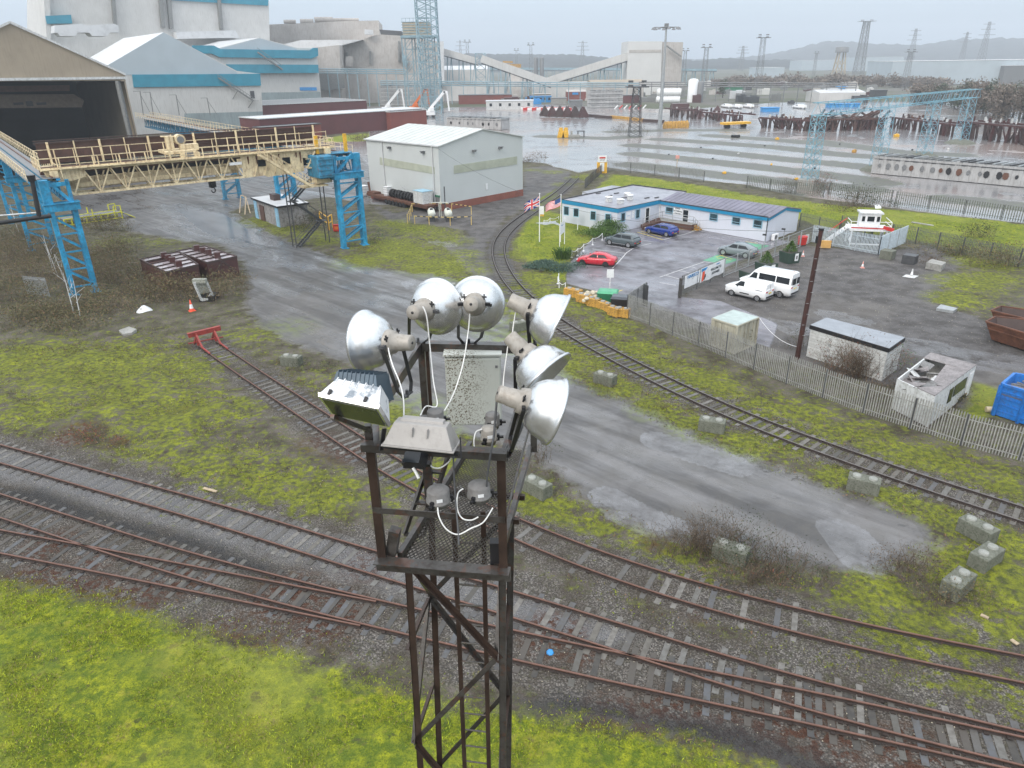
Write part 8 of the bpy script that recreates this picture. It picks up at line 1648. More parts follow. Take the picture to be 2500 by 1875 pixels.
conv('far level conveyor on blue legs behind the grey galleries',1080,167,1530,169,980,5,2.6,24,'pale lattice');conv('blue level gantry right of the tower block',1662,170,1750,171,700,4,1.6,4,'pale lattice')
a,b=GD(1222,160,700),GD(1272,161,700);t=thing('crane','yellow travelling crane far off above the level conveyor','crane',tuple(up(a,0)));mb=MB();mb.beam(a,b,4,3);mb.beam(a+Vector((2,0,3)),a.lerp(b,.6)+VZ((3)),3,1.5);mb.build('bridge',P('yellow block'),t)
for p in(a,b):mb=MB();mb.beam(up(p,0),p,.8);mb.build('leg',P('pale lattice'),t)
for q_ in(('silo','wide stained concrete silo in front of the falling conveyor','silo',1243,1290,232,176,12,'works stone',None,None,0,520),('twin_silo','left of two small dark silos on the skyline','silo',1303,1313,158,142,6,'mid grey','twin far silos',None,0,700),('twin_silo','right of two small dark silos on the skyline','silo',1318,1328,158,142,6,'mid grey','twin far silos',None,0,700)):
 x0,x1,yb,yt,dist=q_[3],q_[4],q_[5],q_[6],q_[-1];c=up(GD((x0+x1)/2,yb,dist),0);r_=px_w(c,(x1-x0)/2);h_=HT(c,yt);mb=MB();mb.lathe([(r_,0),(r_,h_),(r_*.9,h_+.6),(0,h_+.8)],Matrix.Translation(c),20);tag(mb.build('silo',P(q_[8])),q_[1],'silo',q_[9])
sheds=[('gabled pale works hall left of the silo',1082,1195,232,170,380,25,'cladding grey','roof white',8),('low hall with a pink-grey roof in front of the works',1075,1240,246,206,330,22,'cladding grey','works stone',0),('red brick low block under the silo',1120,1250,254,232,300,10,'brick wall','mid grey',0),('pale hall behind the stacked troughs',1440,1570,244,200,400,20,'works stone','cladding tan',4),('low hall under the climbing conveyor',1300,1440,240,204,420,14,'cladding grey','works stone',3),('small red brick gabled hut with a blue sign',1383,1430,246,224,390,8,'brick wall','works stone',4),('white low portable offices with dark windows',1187,1302,268,247,262,9,'dirty white','roof white',0),('dark red cabin by the stacked troughs',1519,1560,252,233,320,6,'brick dark','mid grey',0),('white metal warehouse alone on the right side of the yard',1998,2110,250,226,330,18,'cladding grey','roof white',5),('green shipping container beyond the white silo',1762,1815,226,212,400,5,'green','green',0),('dark container near the far right conifers',2133,2163,240,221,420,6,'dark grey','dark grey',0),('blue shipping container by the portable offices',1294,1346,250,236,300,6,'sheet blue','sheet blue',0),('grey container right of the blue one',1346,1383,254,240,300,6,'concrete','mid grey',0),('dark grey container below the red hut',1392,1422,262,246,290,6,'mid grey','mid grey',0),('small blue shelter roof at the foot of the white warehouse',2023,2100,262,254,300,4,'sheet blue','sheet blue',0),('blue skip far out by the parked vans',1863,1902,273,264,265,4,'sheet blue','sheet blue',0),('pink low office block behind the barriers',1300,1345,247,230,350,8,'cladding tan','works stone',0)]
for lb,x0,x1,yb,yt,dist,dp,wm,rm,gable in sheds:
 t,a,b,n,h=boxpx('shed'if 'container'not in lb else 'container',lb,'container'if 'container'in lb or 'skip'in lb else 'building',x0,x1,yb,yt,dp,wm,None,None if gable else rm,0,dist)
 if gable:
  z_=h+px_w(a,gable);m0,m1=(a+n*dp*.5),(b+n*dp*.5);mb=MB();q_=[up(a,h),up(b,h),up(m1,z_),up(m0,z_),up(b+n*dp,h),up(a+n*dp,h)];mb.add(q_,[(0,1,2,3),(3,2,4,5),(1,4,2),(0,3,5)]);mb.build('roof',P(rm),t)
 if 'portable'in lb:
  for k in range(5):c=a.lerp(b,(k+.5)/5)-n*.06;mb=MB();mb.box(up(c,h*.6),(1.2,.1,1.3));mb.build('window',P('glass dark'),t)
 if 'blue sign'in lb:c=a.lerp(b,.45)-n*.1;mb=MB();mb.box(up(c,h*.8),(3.5,.15,1.2));mb.build('sign',P('sheet blue'),t)
for x0,x1,y,r_,lb in((1607,1663,225,2.6,'upper of two long white tanks on a steel rack'),(1605,1660,243,2.6,'lower of two long white tanks on a steel rack')):a,b=GD(x0,y,430),GD(x1,y,430);mb=MB();mb.tube(a,b,r_*.72,n=18);mb.lathe([(0,-.9),(r_*.5,-.6),(r_*.72,0)],Matrix.Translation(a)@Matrix.Rotation(R(90),4,'Y'),18);tag(mb.build('storage_tank',P('white')),lb,'tank','white storage tanks')
a=up(GD(1635,252,430),0);t=thing('tank_rack','steel rack under the two long white tanks','rack',tuple(a));mb=MB();[mb.beam(a+Vector((x,0,0)),a+Vector((x,0,7)),.5)for x in(-5,-1.7,1.7,5)];mb.build('legs',P('dark grey'),t)
for x,w_,yt,mt,lb in((1689,11,197,'white','tall white vertical gas tank'),(1706,8,203,'mid grey','tall grey vertical tank beside the white one')):p=up(GD(x,252,430),0);r_=px_w(p,w_);h_=HT(p,yt);mb=MB();mb.lathe([(r_,0),(r_,h_),(r_*.7,h_+.9),(0,h_+1.1)],Matrix.Translation(p),18);tag(mb.build('storage_tank',P(mt)),lb,'tank')
def pipebridge(label,x0,y0,x1,y1,dist,n,mt='pale lattice',d2_=None):
 a,b=GD(x0,y0,dist),GD(x1,y1,d2_ or dist);t=thing('pipe_bridge',label,'pipe bridge',tuple(up(a,0)),0,'pipe bridges');mb=MB();[mb.tube(a+VZ((z_)),b+VZ((z_)),.28)for z_ in(0,1.0,2.0)];mb.build('pipes',P(mt),t)
 for k in range(n+1):mb=MB();mb.beam(up(a.lerp(b,k/n),0),a.lerp(b,k/n)+VZ((2)),.4);mb.build('leg',P(mt),t)
pipebridge('pale pipe bridge crossing in front of the works hall',775,178,990,180,430,9);pipebridge('pale pipe bridge running right from the blue tower to the tanks',930,207,1560,213,440,22);pipebridge('thin high pipe bridge reaching past the white warehouse',1560,210,2090,214,440,16,'mid grey')
for k in range(22):
 x=1276+(k%11)*11 if k<11 else 1276+(k%11)*11+5;p=S_(x,268+(1.5 if k>10 else 0));o=MB();
 t=thing('road_barrier','red and white plastic road barrier in the double row by the portable offices','road barrier',tuple(p),0,'red and white plastic barriers');o.box((0,0,.6),(1.7,.5,1.2));o.build('block',P('red'if k%2 else 'white'),t,False,bevel=.05);o=MB();o.box((0,0,1.25),(1.4,.3,.12));o.build('top',P('white'if k%2 else 'red'),t,False)
for k in range(7):p=S_(1500+k*11.5,266-k*.2);mb=MB();mb.beam(p,up(p,1.6)+Vector((1.6,0,0)),1.2,.4);tag(mb.build('barrier_board',P('white'if k%2==0 else 'red')),'leaning %s barrier board beside the dark red cabin'%('white'if k%2==0 else 'red'),'barrier board','leaning barrier boards')
for(x0,y0,x1,y1,mt,lb)in((1430,284,1492,290,'rust dark','long rusty kerb beam lying left of the yellow one'),(1492,288,1570,296,'yellow block','long yellow kerb beam in front of the mast island'),(1570,297,1620,300,'rust dark','rusty kerb beam right of the yellow one')):mb=MB();mb.beam(up(S_(x0,y0),.5),up(S_(x1,y1),.5),1,1);tag(mb.build('kerb_beam',P(mt)),lb,'beam')
for k in range(9):p=S_(1624+k*6.5,313-k*.3);mb=MB();mb.lathe([(.9,0),(.9,1.2),(.5,1.9),(.3,2.2),(0,2.2)],Matrix.Translation(p),8);tag(mb.build('bollard',P('yellow block')),'ochre stubby bollard in the row right of the high lamp mast','bollard','ochre bollards by the high lamp mast')
def digger(label,x,yb,mt,s_=1.0,dist=None):
 p=S_(x,yb);k=px_w(p,1);t=thing('material_handler',label,'excavator',tuple(p),0,'long-armed material handlers');mb=MB();mb.box(p+VZ((1.9)),(4.5,3,1.8));mb.box(p+Vector((1.2,-1,3.4)),(1.6,1.6,1.6));mb.build('cab',P(mt),t,bevel=.1)
 mb=MB();a=p+Vector((-.5,0,2.8));e_=p+Vector((s_*9.5,0,10.5));f_=e_+Vector((s_*2.2,0,-8));mb.beam(a,e_,.8,1.1);mb.beam(e_-Vector((s_*.6,0,.2)),e_+Vector((s_*1.5,0,-.5)),.8,1.0);mb.beam(e_+Vector((s_*1.3,0,0)),f_,.6,.9);mb.build('boom',P(mt),t);mb=MB();mb.tube(a+Vector((1.5,0,-.4)),a.lerp(e_,.5),.2);mb.build('ram',P('dark grey'),t)
 for x_ in(-1.5,1.5):mb=MB();mb.tube(p+Vector((x_,-1.4,.7)),p+Vector((x_,1.4,.7)),.7,n=12);mb.build('wheel',P('tyre'),t)
digger('white long-armed material handler, left of the three by the grey stack',945,277,'white',.72);digger('orange long-armed material handler between the two white ones',1012,275,'orange',.62);digger('white long-armed material handler standing at the end of the brick building',1050,287,'white',.72)
VS=[(x*1.0,z0,z1,zr)for x,z0,z1,zr in VAN]
for x0,y0,x1,y1,lb in((1762,262,1775,264,'white van in the far car park, left of the row'),(1786,263,1800,265,'pale van in the far car park, middle of the row'),(1815,262,1828,264,'white van in the far car park with a red mark'),(1937,264,1955,266,'white van parked alone left of the white warehouse')):vehicle('van',lb,S_(x0,y0),S_(x1,y1),'van white',VS,1.9,.36,'van',trim='van',win=[(.20,.50,1.2,1.60,.34,.50)])
# distant works, water tower, hills
t,a,b,n,h=boxpx('far_works','very long pale blue-grey works building on the horizon at the right','industrial building',2170,2560,205,148,60,'cladding blue grey',None,'roof white',-.12,1250)
boxpx('far_works','pale far works left of the water tower, with a white roof edge','industrial building',1955,2090,178,147,60,'cladding blue grey',None,'roof white',0,1500);boxpx('far_works','taller far works block behind the slanting lattice tower','industrial building',2086,2200,180,139,60,'cladding blue grey',None,'roof white',0,1400);boxpx('far_works','small white-roofed far shed beside the nearest lighting tower','industrial building',1850,1915,172,165,30,'cladding blue grey',None,'roof white',0,900);boxpx('far_works','dark-walled far shed at the right edge','industrial building',2448,2560,190,160,40,'mid grey',None,'roof white',0,750)
p=up(GD(2048,172,900),0);h_=HT(p,128);t=thing('water_tower','far water tower on yellowish splayed legs','water tower',tuple(p));r_=px_w(p,13);mb=MB()
for s_ in(-1,1):
 for y in(-5,5):mb.beam(p+Vector((s_*r_*.8,y,0)),up(p,h_)+Vector((s_*r_*.45,y*.5,0)),1.1);mb.beam(p+Vector((s_*r_*.7,y,h_*.2)),up(p,h_*.7)+Vector((-s_*r_*.5,y,0)),.6)
mb.build('legs',P('cream slats'),t);mb=MB();mb.lathe([(r_,h_),(r_,HT(p,115)),(0,HT(p,114))],Matrix.Translation(p),20);mb.lathe([(0,h_),(r_,h_)],Matrix.Translation(p),20);mb.build('tank',P('mid grey'),t)
def hill(name,pts,dist,depth,mt,base=0,jag=1.6):
 prof=[GD(x,y,dist)for x,y in pts];prof=[Vector((p.x,p.y,p.z))for p in prof];n=150;L_=resample([Vector((p.x,p.y,p.z))for p in prof],n);rows=14;vs=[]
 for i,p in enumerate(L_):
  d=Vector((p.x,p.y,0)).normalized()
  for j in range(rows):u=j/(rows-1);z_=p.z*math.sin(u*math.pi/2)**.8;q_=Vector((p.x,p.y,0))-d*depth*(1-u);vs.append((q_.x,q_.y,z_+(jag*(wrap_noise(i*1.0,j*1.7,1.9,3)+wrap_noise(i,j,.37,5))*(.3+u))-(2 if j==0 else 0)))
  q_=Vector((p.x,p.y,0))+d*depth;vs.append((q_.x,q_.y,-3))
 k=rows+1;mb=MB();mb.add(vs,[(i*k+j,(i+1)*k+j,(i+1)*k+j+1,i*k+j+1)for i in range(n-1)for j in range(k-1)],0,True);o=mb.build(name,P(mt));o['kind']='structure'
paint('hill wood',(.055,.06,.06),.95,var=.45,vs=.025,dirt=.6,dcol=(.04,.045,.035),spec=.05)
hill('hills',[(1500,150),(1700,148),(1850,138),(1950,118),(2020,102),(2080,104),(2130,110),(2250,108),(2320,101),(2400,98),(2450,92),(2560,94),(2900,100),(3400,120)],3900,900,'hill wood',jag=6);hill('hills',[(1000,140),(1100,134),(1200,132),(1400,134),(1520,145),(1700,147),(1800,143),(1900,148),(2000,152),(2200,158)],2300,500,'hill wood',jag=2.5)
CL=[('dull galv','grey'),('cladding grey','pale'),('rust purple','dark red'),('works stone','buff'),('dark grey','dark'),('sheet blue','blue'),('roof white','white')]
random.seed(21)
for k in range(90):
 x=random.uniform(1080,2130);y=random.uniform(214,262)if x<1560 else random.uniform(208,256);mt,nm=CL[min(6,int(random.random()**1.4*7))];p=S_(x,y)
 if 1270<x<1600 and y>255:continue
 mb=MB();sx,sy,sz=random.uniform(2,9),random.uniform(2,6),random.uniform(1,4.2);mb.box((0,0,sz/2),(sx,sy,sz));mb.box((sx*.2,0,sz+.2),(sx*.4,sy*.6,.5));o=mb.build('stored_goods',P(mt));o.location=p;o.rotation_euler=(0,0,random.uniform(-.3,.3));tag(o,'small %s heap of stored goods on the industrial ground beyond the yard'%nm,'stored goods','%s heaps beyond the yard'%nm)
 # vegetation
def leafmat(name,a,b,c=None,rough=.75):
 m_,N,bs_=newmat(name);g=N.new('NewGeometry');n_=N.noise(N.new('TexCoord').outputs['Object'],.9,3);f=N.math('ADD',N.math('MULTIPLY',g.outputs['Random Per Island'],.7),N.math('MULTIPLY',n_,.5))
 col=N.mix(N.ramp(f,.2,.9),a,b)
 if c:col=N.mix(N.math('GREATER_THAN',g.outputs['Random Per Island'],.86),col,c)
 N.l(col,bs_.inputs['Base Color']);bs_.inputs['Roughness'].default_value=rough;bs_.inputs['Specular IOR Level'].default_value=.2;_MC[name]=m_
leafmat('bramble',(.06,.06,.03),(.19,.17,.085),(.21,.13,.075));leafmat('brown twigs',(.05,.038,.028),(.17,.125,.085));leafmat('dry bramble',(.10,.075,.045),(.26,.20,.12),(.12,.14,.05));leafmat('dark leaves',(.02,.032,.015),(.06,.075,.035));leafmat('green shrub',(.03,.07,.02),(.10,.17,.035));leafmat('blue conifer',(.035,.07,.055),(.10,.155,.12))
leafmat('lawn blades',(.05,.085,.01),(.40,.46,.03),(.24,.19,.08));leafmat('moss tufts',(.07,.09,.02),(.30,.35,.015),(.14,.11,.06));leafmat('dead stalks',(.09,.065,.04),(.22,.17,.12),(.22,.08,.05));leafmat('far trees',(.12,.10,.085),(.24,.20,.165));leafmat('far pines',(.06,.075,.055),(.12,.14,.10));leafmat('rust weed',(.15,.05,.03),(.28,.12,.07))  # far tree browns lightened to stand in for distance haze
rg=np.random.default_rng(5)
def quads(name,pts,size,mt,parent=None,upr=0.0,asp=.5,world=True):
 """one mesh of many separate leaf faces at the given points"""
 n=len(pts);a=rg.normal(size=(n,3));a[:,2]=a[:,2]*(1-upr)+upr*2.2;a/=np.linalg.norm(a,axis=1)[:,None];b=np.cross(a,rg.normal(size=(n,3)));b/=np.linalg.norm(b,axis=1)[:,None]
 s=(size*rg.uniform(.5,1.4,n))[:,None];P0=np.asarray(pts)
 if parent is not None and world:P0=P0-np.array(parent.location)
 v=np.stack([P0-b*s*asp,P0+b*s*asp*.6+a*s*.5,P0+a*s,P0-b*s*asp*.3+a*s*.6],1).reshape(-1,3)
 me=bpy.data.meshes.new(name);me.vertices.add(4*n);me.vertices.foreach_set('co',v.ravel());me.loops.add(4*n);me.loops.foreach_set('vertex_index',np.arange(4*n));me.polygons.add(n);me.polygons.foreach_set('loop_start',np.arange(0,4*n,4));me.update();me.materials.append(P(mt));o=bpy.data.objects.new(name,me);COL.objects.link(o)
 if parent is not None:o.parent=parent
 return o
def bush(label,p,rx,ry,h,mt='bramble',n=900,leaf=.16,stems=30,group=None,name='bush',cat='bush',tall=1.0,stem='brown twigs',leafy=1.0,fill=.9):
 p=up(p,0);t=thing(name,label,cat,tuple(p),0,group);k=9;cc=rg.normal(size=(k,3))*[rx*.5,ry*.5,h*.22]+[0,0,h*.5];idx=rg.integers(0,k,n)
 q_=cc[idx]+rg.normal(size=(n,3))*[rx*.27,ry*.27,h*.20];q_[:,2]=np.abs(q_[:,2]);e=np.hypot(q_[:,0]/rx,q_[:,1]/ry);q_=q_[(e<1.25)&(q_[:,2]<h*(1.25-.5*e**2))];quads('foliage',q_+np.array(p),leaf,mt,t)
 mb=MB()
 for i in range(stems):
  a=rg.uniform(0,6.28);r_=rg.uniform(0,.75)**.8;c=p+Vector((rx*r_*math.cos(a),ry*r_*math.sin(a),0));hh_=h*rg.uniform(.55,1.05)*(1.1-.5*r_);r0=.004+.0045*h;d_=Vector((rg.normal()*.35,rg.normal()*.35,1))
  for s_ in range(4):
   e_=c+d_*(hh_/4.2);mb.tube(c,e_,r0*(1-s_*.2),r0*(.8-s_*.2),3,cap=False)
   if s_:k_=c+Vector((rg.normal()*.16*h,rg.normal()*.16*h,h*rg.uniform(.06,.2)));mb.tube(c,k_,r0*.5,r0*.2,3,cap=False)
   c=e_;d_=d_*.75+Vector((rg.normal()*.35,rg.normal()*.35,.3))
 o=mb.build('twigs',P(stem),t);o['kind']='stuff';return t
brs=[(30,640,5,4,2.2),(60,590,6,4,2.4),(130,620,5,4,2.4),(90,680,4,3,1.8),(20,740,5,3.5,1.8),(60,790,4,3,1.2),(150,700,4,3,1.6),(235,650,4.5,3.5,2.2),(290,620,4.5,3.5,2.0),(270,690,4.5,3,2.4),(320,720,4,3,2.0),(380,730,3.5,2.5,2.3),(425,735,3,2.2,2.4),(470,715,2.6,2,2.0),(560,715,3,2.2,2.2),(535,735,2.2,1.6,1.6),(215,750,4,3,1.5),(140,770,4,3,1.3),(300,760,3,2,1.3),(250,560,5,3,1.5),(180,800,3.5,2.4,1.0),(-30,700,5,4,2),(-40,610,6,5,2.5),(340,680,3,2,2.0),(590,690,1.6,1.3,1.3)]
LB=['olive bramble mound','brown-green bramble mound','tangled bramble mound','low sprawling bramble mound']
for i,(x,y,rx,ry,h)in enumerate(brs):bush('%s in the overgrown ground round the left crane column'%LB[0],seg(x,y),rx,ry,h*1.25,'bramble'if i%3 else 'dry bramble',int(rx*ry*260),.15,int(rx*14),'bramble mounds round the left crane column','bramble')
for x,y,h in((132,668,4.5),(142,676,3.8),(160,690,3.2),(182,770,4.2),(196,775,3.6),(45,566,4.0)):p=seg(x,y);t=thing('sapling','thin pale-barked leafless sapling in the brambles by the left crane column','sapling',tuple(p),0,'pale saplings in the brambles');mb=MB();mb.tube(p,up(p,h)+Vector((rg.normal()*.3,0,0)),.06,.02,5);[mb.tube(up(p,h*u),up(p,h*(u+.22))+Vector((rg.normal()*.5,rg.normal()*.4,0)),.022,.008,4)for u in(.4,.55,.7,.8)];mb.build('trunk',P('dirty white'),t)
BU=[('bare brown bush with dark leaves standing left at the road end',1700,1345,2.8,1.5,2.0,'brown twigs',1500,.075,120),('bare bush behind the block by the road, with pointed dark leaves',1765,1338,2.2,1.3,2.2,'dark leaves',700,.085,80),('bare thorny bush right of the bush group at the road end',1880,1395,2.4,1.4,2.0,'dark leaves',900,.085,90),('low brown weedy bush under the road-end block',1830,1425,2.3,1.1,1.1,'dead stalks',900,.08,60),('small bare sapling in the gap at the road end',2010,1430,.8,.5,1.2,'dark leaves',60,.10,20),('dead bush left of the three end blocks',2215,1400,1.9,1.2,1.4,'brown twigs',1200,.075,70),('dead weedy bush around the lowest end block',2320,1470,1.8,1.1,1.1,'bramble',1000,.08,50),('thin bare bush right of the lamp tower above the concrete block',1300,1130,1.7,1.0,1.6,'dark leaves',190,.09,45),('big tawny twiggy bush in front of the white block hut',2085,915,3.4,1.7,3.0,'dead stalks',4200,.10,200),('leafy pale bush between the block hut and the wrecked cabin',2150,900,2.2,1.4,2.2,'green shrub',420,.14,60),('brown scrub in front of the wrecked cabin',2190,975,3.4,1.3,1.5,'brown twigs',2200,.10,80),('green scrub at the front corner of the wrecked cabin',2290,985,2.6,1.2,1.4,'bramble',1500,.10,60),('sparse leafy bush in front of the small container',1790,850,2.0,.9,1.7,'dark leaves',260,.13,45),('sparse bush at the foot of the timber pole',1945,850,1.3,.8,2.0,'dark leaves',120,.13,25),('dark overgrown bush beside the hut under the runway',745,560,3.0,2,2.4,'dark leaves',1100,.18,60),('dark bush behind the stairs by the right crane column',775,540,2.6,2,2.0,'brown twigs',600,.16,50),('leafy weed clump at the foot of the right crane column',920,595,1.5,1.0,1.9,'green shrub',200,.15,30),('brown dead weeds at the foot of the right crane column',900,615,2.0,1.0,.8,'brown twigs',350,.13,30),('rounded dark green shrub between the grey SUV and the office',1462,578,3.2,1.8,1.2,'green shrub',4200,.18,30),('taller rounded shrub against the office front corner',1490,570,2.2,1.6,1.7,'green shrub',3600,.18,20),('spreading blue-green conifer at the car park corner',1352,655,3.0,1.9,.75,'blue conifer',6500,.18,20),('low weedy plants between the spiky plant and chain fence',1405,632,1.8,1.0,.7,'dark leaves',500,.14,15),('bare pale tree against the warehouse wall behind the tyres',1003,500,2.0,1.2,3.0,'brown twigs',150,.12,60),('scrub behind the warehouse right corner',1300,395,4,2.5,2.2,'brown twigs',500,.3,50),('bare brown tree beside the nearest blue mast',2006,470,2.2,2,4.2,'rust weed',160,.2,60),('small bare tree at the fence left of the nearest blue mast',1924,470,2,2,3.2,'brown twigs',160,.2,45),('scrubby tree on the bank right of the mast plinth',2090,505,4,2.4,3.4,'dark leaves',500,.26,70),('brown bramble bank right of the mast plinth',2060,515,4,2,1.4,'brown twigs',600,.2,40),('bush on the bank beside the long far fence',2165,505,2.5,1.6,1.8,'dark leaves',400,.2,30),('brown bramble bank in front of the dark fence, right',2350,622,7,1.8,2.2,'bramble',1800,.2,90),('bramble bank at the right edge before the dark fence',2470,650,6,2,2.2,'bramble',1500,.2,80),('green bush growing through the dark fence',2385,580,3,1.5,2.4,'dark leaves',500,.2,50),('dead scrub around the broken slab',2265,640,2.5,1.4,.9,'brown twigs',400,.14,30),('weeds round the block left of the siding road',760,900,2.0,1.2,1.0,'dark leaves',380,.11,40),('scrub at the small railway block by the curved track',1475,945,1.3,.7,.8,'brown twigs',250,.09,25),('red-brown dead weed clump left of the upper left track',215,1075,1.3,.8,1.0,'rust weed',260,.10,50),('small red-brown weed clump beside the bigger one',285,1082,.8,.5,.5,'rust weed',120,.09,20),('dry weeds on the verge right of the middle block',1620,1000,1.2,.7,.7,'brown twigs',180,.09,25),('dark bushes against the long brick building',900,352,8,3,3.0,'brown twigs',800,.4,60),('bare bush right of the A-frame rack, left of the central mast',1512,325,4,2,3,'brown twigs',250,.35,40),('bare bush right of the central mast foot',1568,322,3,2,2,'brown twigs',180,.3,30)]
for q_ in BU:bush(q_[0],seg(q_[1],q_[2]),q_[3],q_[4],q_[5],q_[6],q_[7],q_[8],q_[9],None,'bush')
p=seg(1373,632);t=thing('spiky_plant','spiky green sword-leaved plant beside the blue-green conifer','plant',tuple(p));mb=MB()
for k in range(150):a=rg.uniform(0,6.28);r_=rg.uniform(.0,.9);b=p+Vector((r_*math.cos(a),r_*.7*math.sin(a),0));d=Vector((math.cos(a),math.sin(a),0));l_=rg.uniform(.9,1.7);m_=b+d*.25*l_+VZ((l_*.7));mb.tube(b,m_,.05,.04,3,cap=False);mb.tube(m_,m_+d*.3+VZ((l_*.15)),.04,.004,3,cap=False)
mb.build('leaves',P('green shrub'),t)
for x,y,lb in((1868,668,'bushy dwarf conifer growing in the middle planter'),(1926,640,'bushy dwarf conifer growing in the planter near the red bin')):
 p=seg(x,y);t=thing('conifer',lb,'conifer',(p.x,p.y,1.25));n=900;z_=rg.uniform(0,1,n);r_=(1-z_**1.3)*.85*rg.uniform(.5,1,n);a=rg.uniform(0,6.28,n);quads('foliage',np.stack([r_*np.cos(a),r_*np.sin(a),z_*1.15],1),.17,'green shrub',t,world=False);mb=MB();mb.tube((0,0,0),(0,0,.9),.05);mb.build('trunk',P('timber'),t,False)
def tree(label,x,yb,yt,w_,mt,dist=None,n=420,group='trees beyond the yard'):
 b=seg(x,yb)if dist is None else up(GD(x,yb,dist),0);h=HT(b,yt);r_=px_w(b,w_/2);t=thing('tree',label,'tree',tuple(b),0,group);k=14;cc=rg.normal(size=(k,3));cc/=np.linalg.norm(cc,axis=1)[:,None];cc=cc*[r_*.62,r_*.62,h*.42]*rg.uniform(.4,1,(k,1))+[0,0,h*.48];q_=cc[rg.integers(0,k,n)]+rg.normal(size=(n,3))*[r_*.2,r_*.2,h*.10];q_[:,2]=np.clip(q_[:,2],.3,h)
 quads('crown',q_+np.array(b),max(.6,r_*.17),mt,t);mb=MB();mb.tube(b,up(b,h*.75),h*.035,h*.012,6);[mb.tube(up(b,h*.3),up(b,h*.3)+Vector((r_*.6*math.cos(a),r_*.6*math.sin(a),h*.35)),h*.015,h*.005,4)for a in(0,2,4)];mb.build('trunk',P('timber'),t)
TR=[('brown bare tree in the wood right of the lattice beam','far trees'),('dark evergreen tree in the wood right of the lattice beam','far pines')]
for i in range(34):x=2240+i*12+rg.uniform(-8,8);tree(TR[i%3==1 or 1<i%7<4][0]if 0 else TR[int(i%3==1)][0],x,262+(i-6)*2.2+rg.uniform(-6,6)if i>6 else 255,205+rg.uniform(-10,12)-(12 if 8<i<24 else 0),rg.uniform(38,60),TR[int(i%3==1)][1],None,1500)
for i in range(26):tree('hazy tree in the far belt in front of the pale works',1740+i*22+rg.uniform(-8,8),210+rg.uniform(-5,4),186+rg.uniform(-8,6),rg.uniform(40,70),'far trees',None,600,'far tree belt')
tree('dark round evergreen standing before the green container',1765,228,190,34,'far pines',480,600,None)
# ground cover: separate short blades and leaves
def scatter(name,polys,n,size,mt,label,upr=.5,asp=.25,zo=.02,dens=None):
 pts=[]
 for poly in polys:
  lo,hi=poly.min(0),poly.max(0);area=abs(sum(poly[i][0]*poly[(i+1)%len(poly)][1]-poly[(i+1)%len(poly)][0]*poly[i][1]for i in range(len(poly))))/2;m=int(n*area);q_=rg.uniform(lo,hi,(int(m*(hi-lo).prod()/max(area,1)),2));q_=q_[sdf(q_,poly,1.0)>rg.uniform(-.6,.9,len(q_))];pts.append(q_)
 q_=np.vstack(pts);cl=wrap_noise(q_[:,0],q_[:,1],1.9,7)+.6*wrap_noise(q_[:,0],q_[:,1],4.6,3);q_=q_[cl>rg.uniform(-1.2,.5,len(q_))]
 d_=np.minimum.reduce([pdist(q_,T)for T in TRACKS]);q_=q_[d_>1.25]if dens is None else q_[(d_>dens)];o=quads(name,np.c_[q_,np.full(len(q_),zo)],size,mt,None,upr,asp);tag(o,None,None,kind='stuff');return o
vis=PG((0,1420),(100,1442),(400,1520),(700,1605),(1000,1700),(1400,1765),(1750,1840),(1850,1900),(1850,1990),(-60,1990),(-60,1420))
scatter('grass',[vis],420,.115,'lawn blades','g',.55,.22)
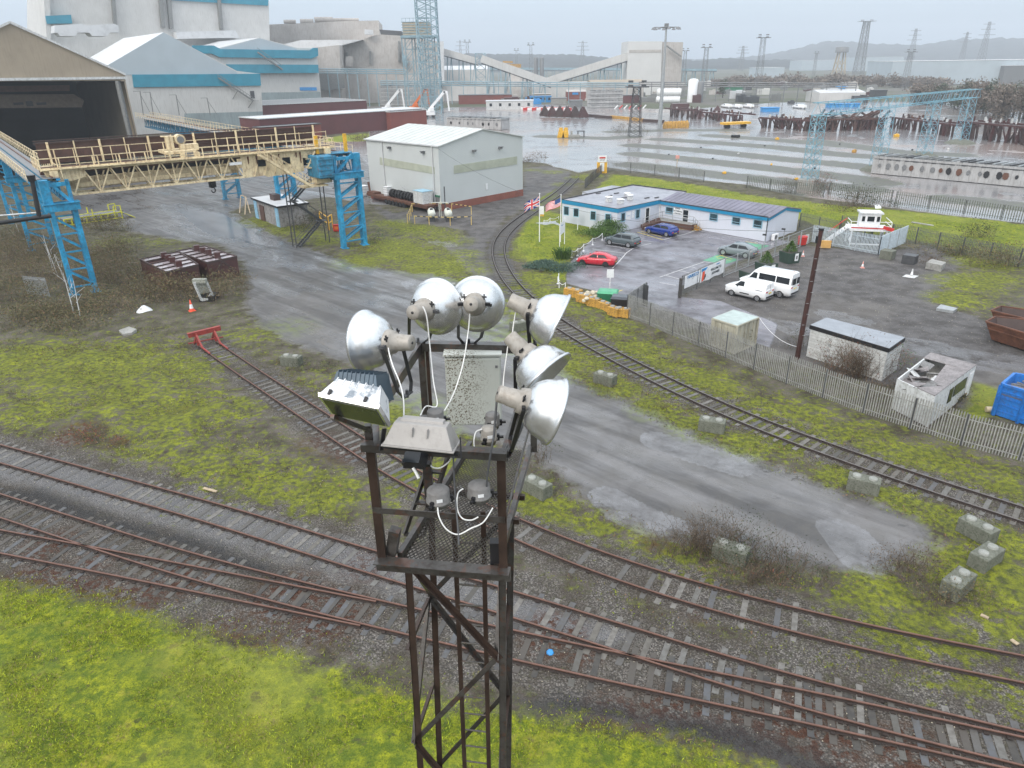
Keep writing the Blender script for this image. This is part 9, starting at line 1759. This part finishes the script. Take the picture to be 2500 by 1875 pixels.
scrub=[PG((0,850),(200,840),(420,860),(600,1000),(850,1190),(880,1290),(560,1190),(300,1130),(0,1050)),PG((1260,1100),(1400,1200),(1640,1320),(1900,1400),(2150,1400),(2300,1310),(2500,1290),(2500,1560),(2000,1460),(1600,1350),(1280,1240)),PG((1400,940),(1700,1070),(2100,1230),(2300,1290),(2500,1270),(2500,1150),(2000,1000),(1530,790),(1300,740)),PG((600,820),(800,900),(900,1000),(700,960)),PG((0,1440),(400,1500),(900,1650),(1400,1740),(2000,1860),(1800,1840),(1300,1700),(800,1560),(300,1430),(0,1380)),PG((1900,1480),(2500,1620),(2500,1760),(1500,1500),(1300,1380)),PG((0,800),(450,800),(650,900),(400,880),(0,860))]
scatter('ground_cover',scrub,42,.10,'moss tufts','g',.4,.35);scatter('ground_cover',scrub,26,.14,'bramble','g',.35,.4);scatter('ground_cover',scrub,16,.20,'dead stalks','g',.7,.06,dens=.0)
scatter('grass',[PG((1275,560),(1330,515),(1480,545),(1400,610),(1380,690),(1290,640)),PG((1455,460),(1600,437),(2000,498),(2500,560),(2500,625),(2180,580),(1850,510),(1600,470))],9,.20,'lawn blades','g',.5,.3)
def stones(polys,n,mt):
 q_=[]
 for poly in polys:lo,hi=poly.min(0),poly.max(0);c=rg.uniform(lo,hi,(n,2));q_.append(c[sdf(c,poly,1.0)>0])
 q_=np.vstack(q_);mb=MB()
 for x,y in q_:r_=rg.uniform(.012,.035);a=rg.uniform(0,6);mb.add([(x+r_*math.cos(a),y+r_*math.sin(a),.02),(x+r_*math.cos(a+2.1),y+r_*math.sin(a+2.1),.02),(x+r_*math.cos(a+4.2),y+r_*math.sin(a+4.2),.02),(x,y,.02+r_*1.2)],[(0,1,3),(1,2,3),(2,0,3)])
 o=mb.build('loose_stones',P(mt));o['kind']='stuff'
stones([PG((0,1060),(900,1320),(2500,1790),(2500,1875),(1300,1760),(0,1450)),PG((0,850),(450,860),(880,1200),(860,1300),(300,1130),(0,1040)),PG((1650,730),(1950,610),(2350,650),(2480,900),(1800,840))],2200,'stone pale')
# misty drizzle air
hz=MB();hz.box((0,0,104),(10900,10900,212));ho=hz.build('haze',[],None);ho['kind']='stuff'
hm=bpy.data.materials.new('haze');hm.use_nodes=True;hn_=hm.node_tree.nodes;hn_.clear();ov2=hn_.new('ShaderNodeOutputMaterial');pv=hn_.new('ShaderNodeVolumePrincipled');pv.inputs['Color'].default_value=(.85,.92,1,1);pv.inputs['Density'].default_value=.00034;pv.inputs['Anisotropy'].default_value=.0
hm.node_tree.links.new(pv.outputs[0],ov2 .inputs['Volume']);ho.data.materials.append(hm)
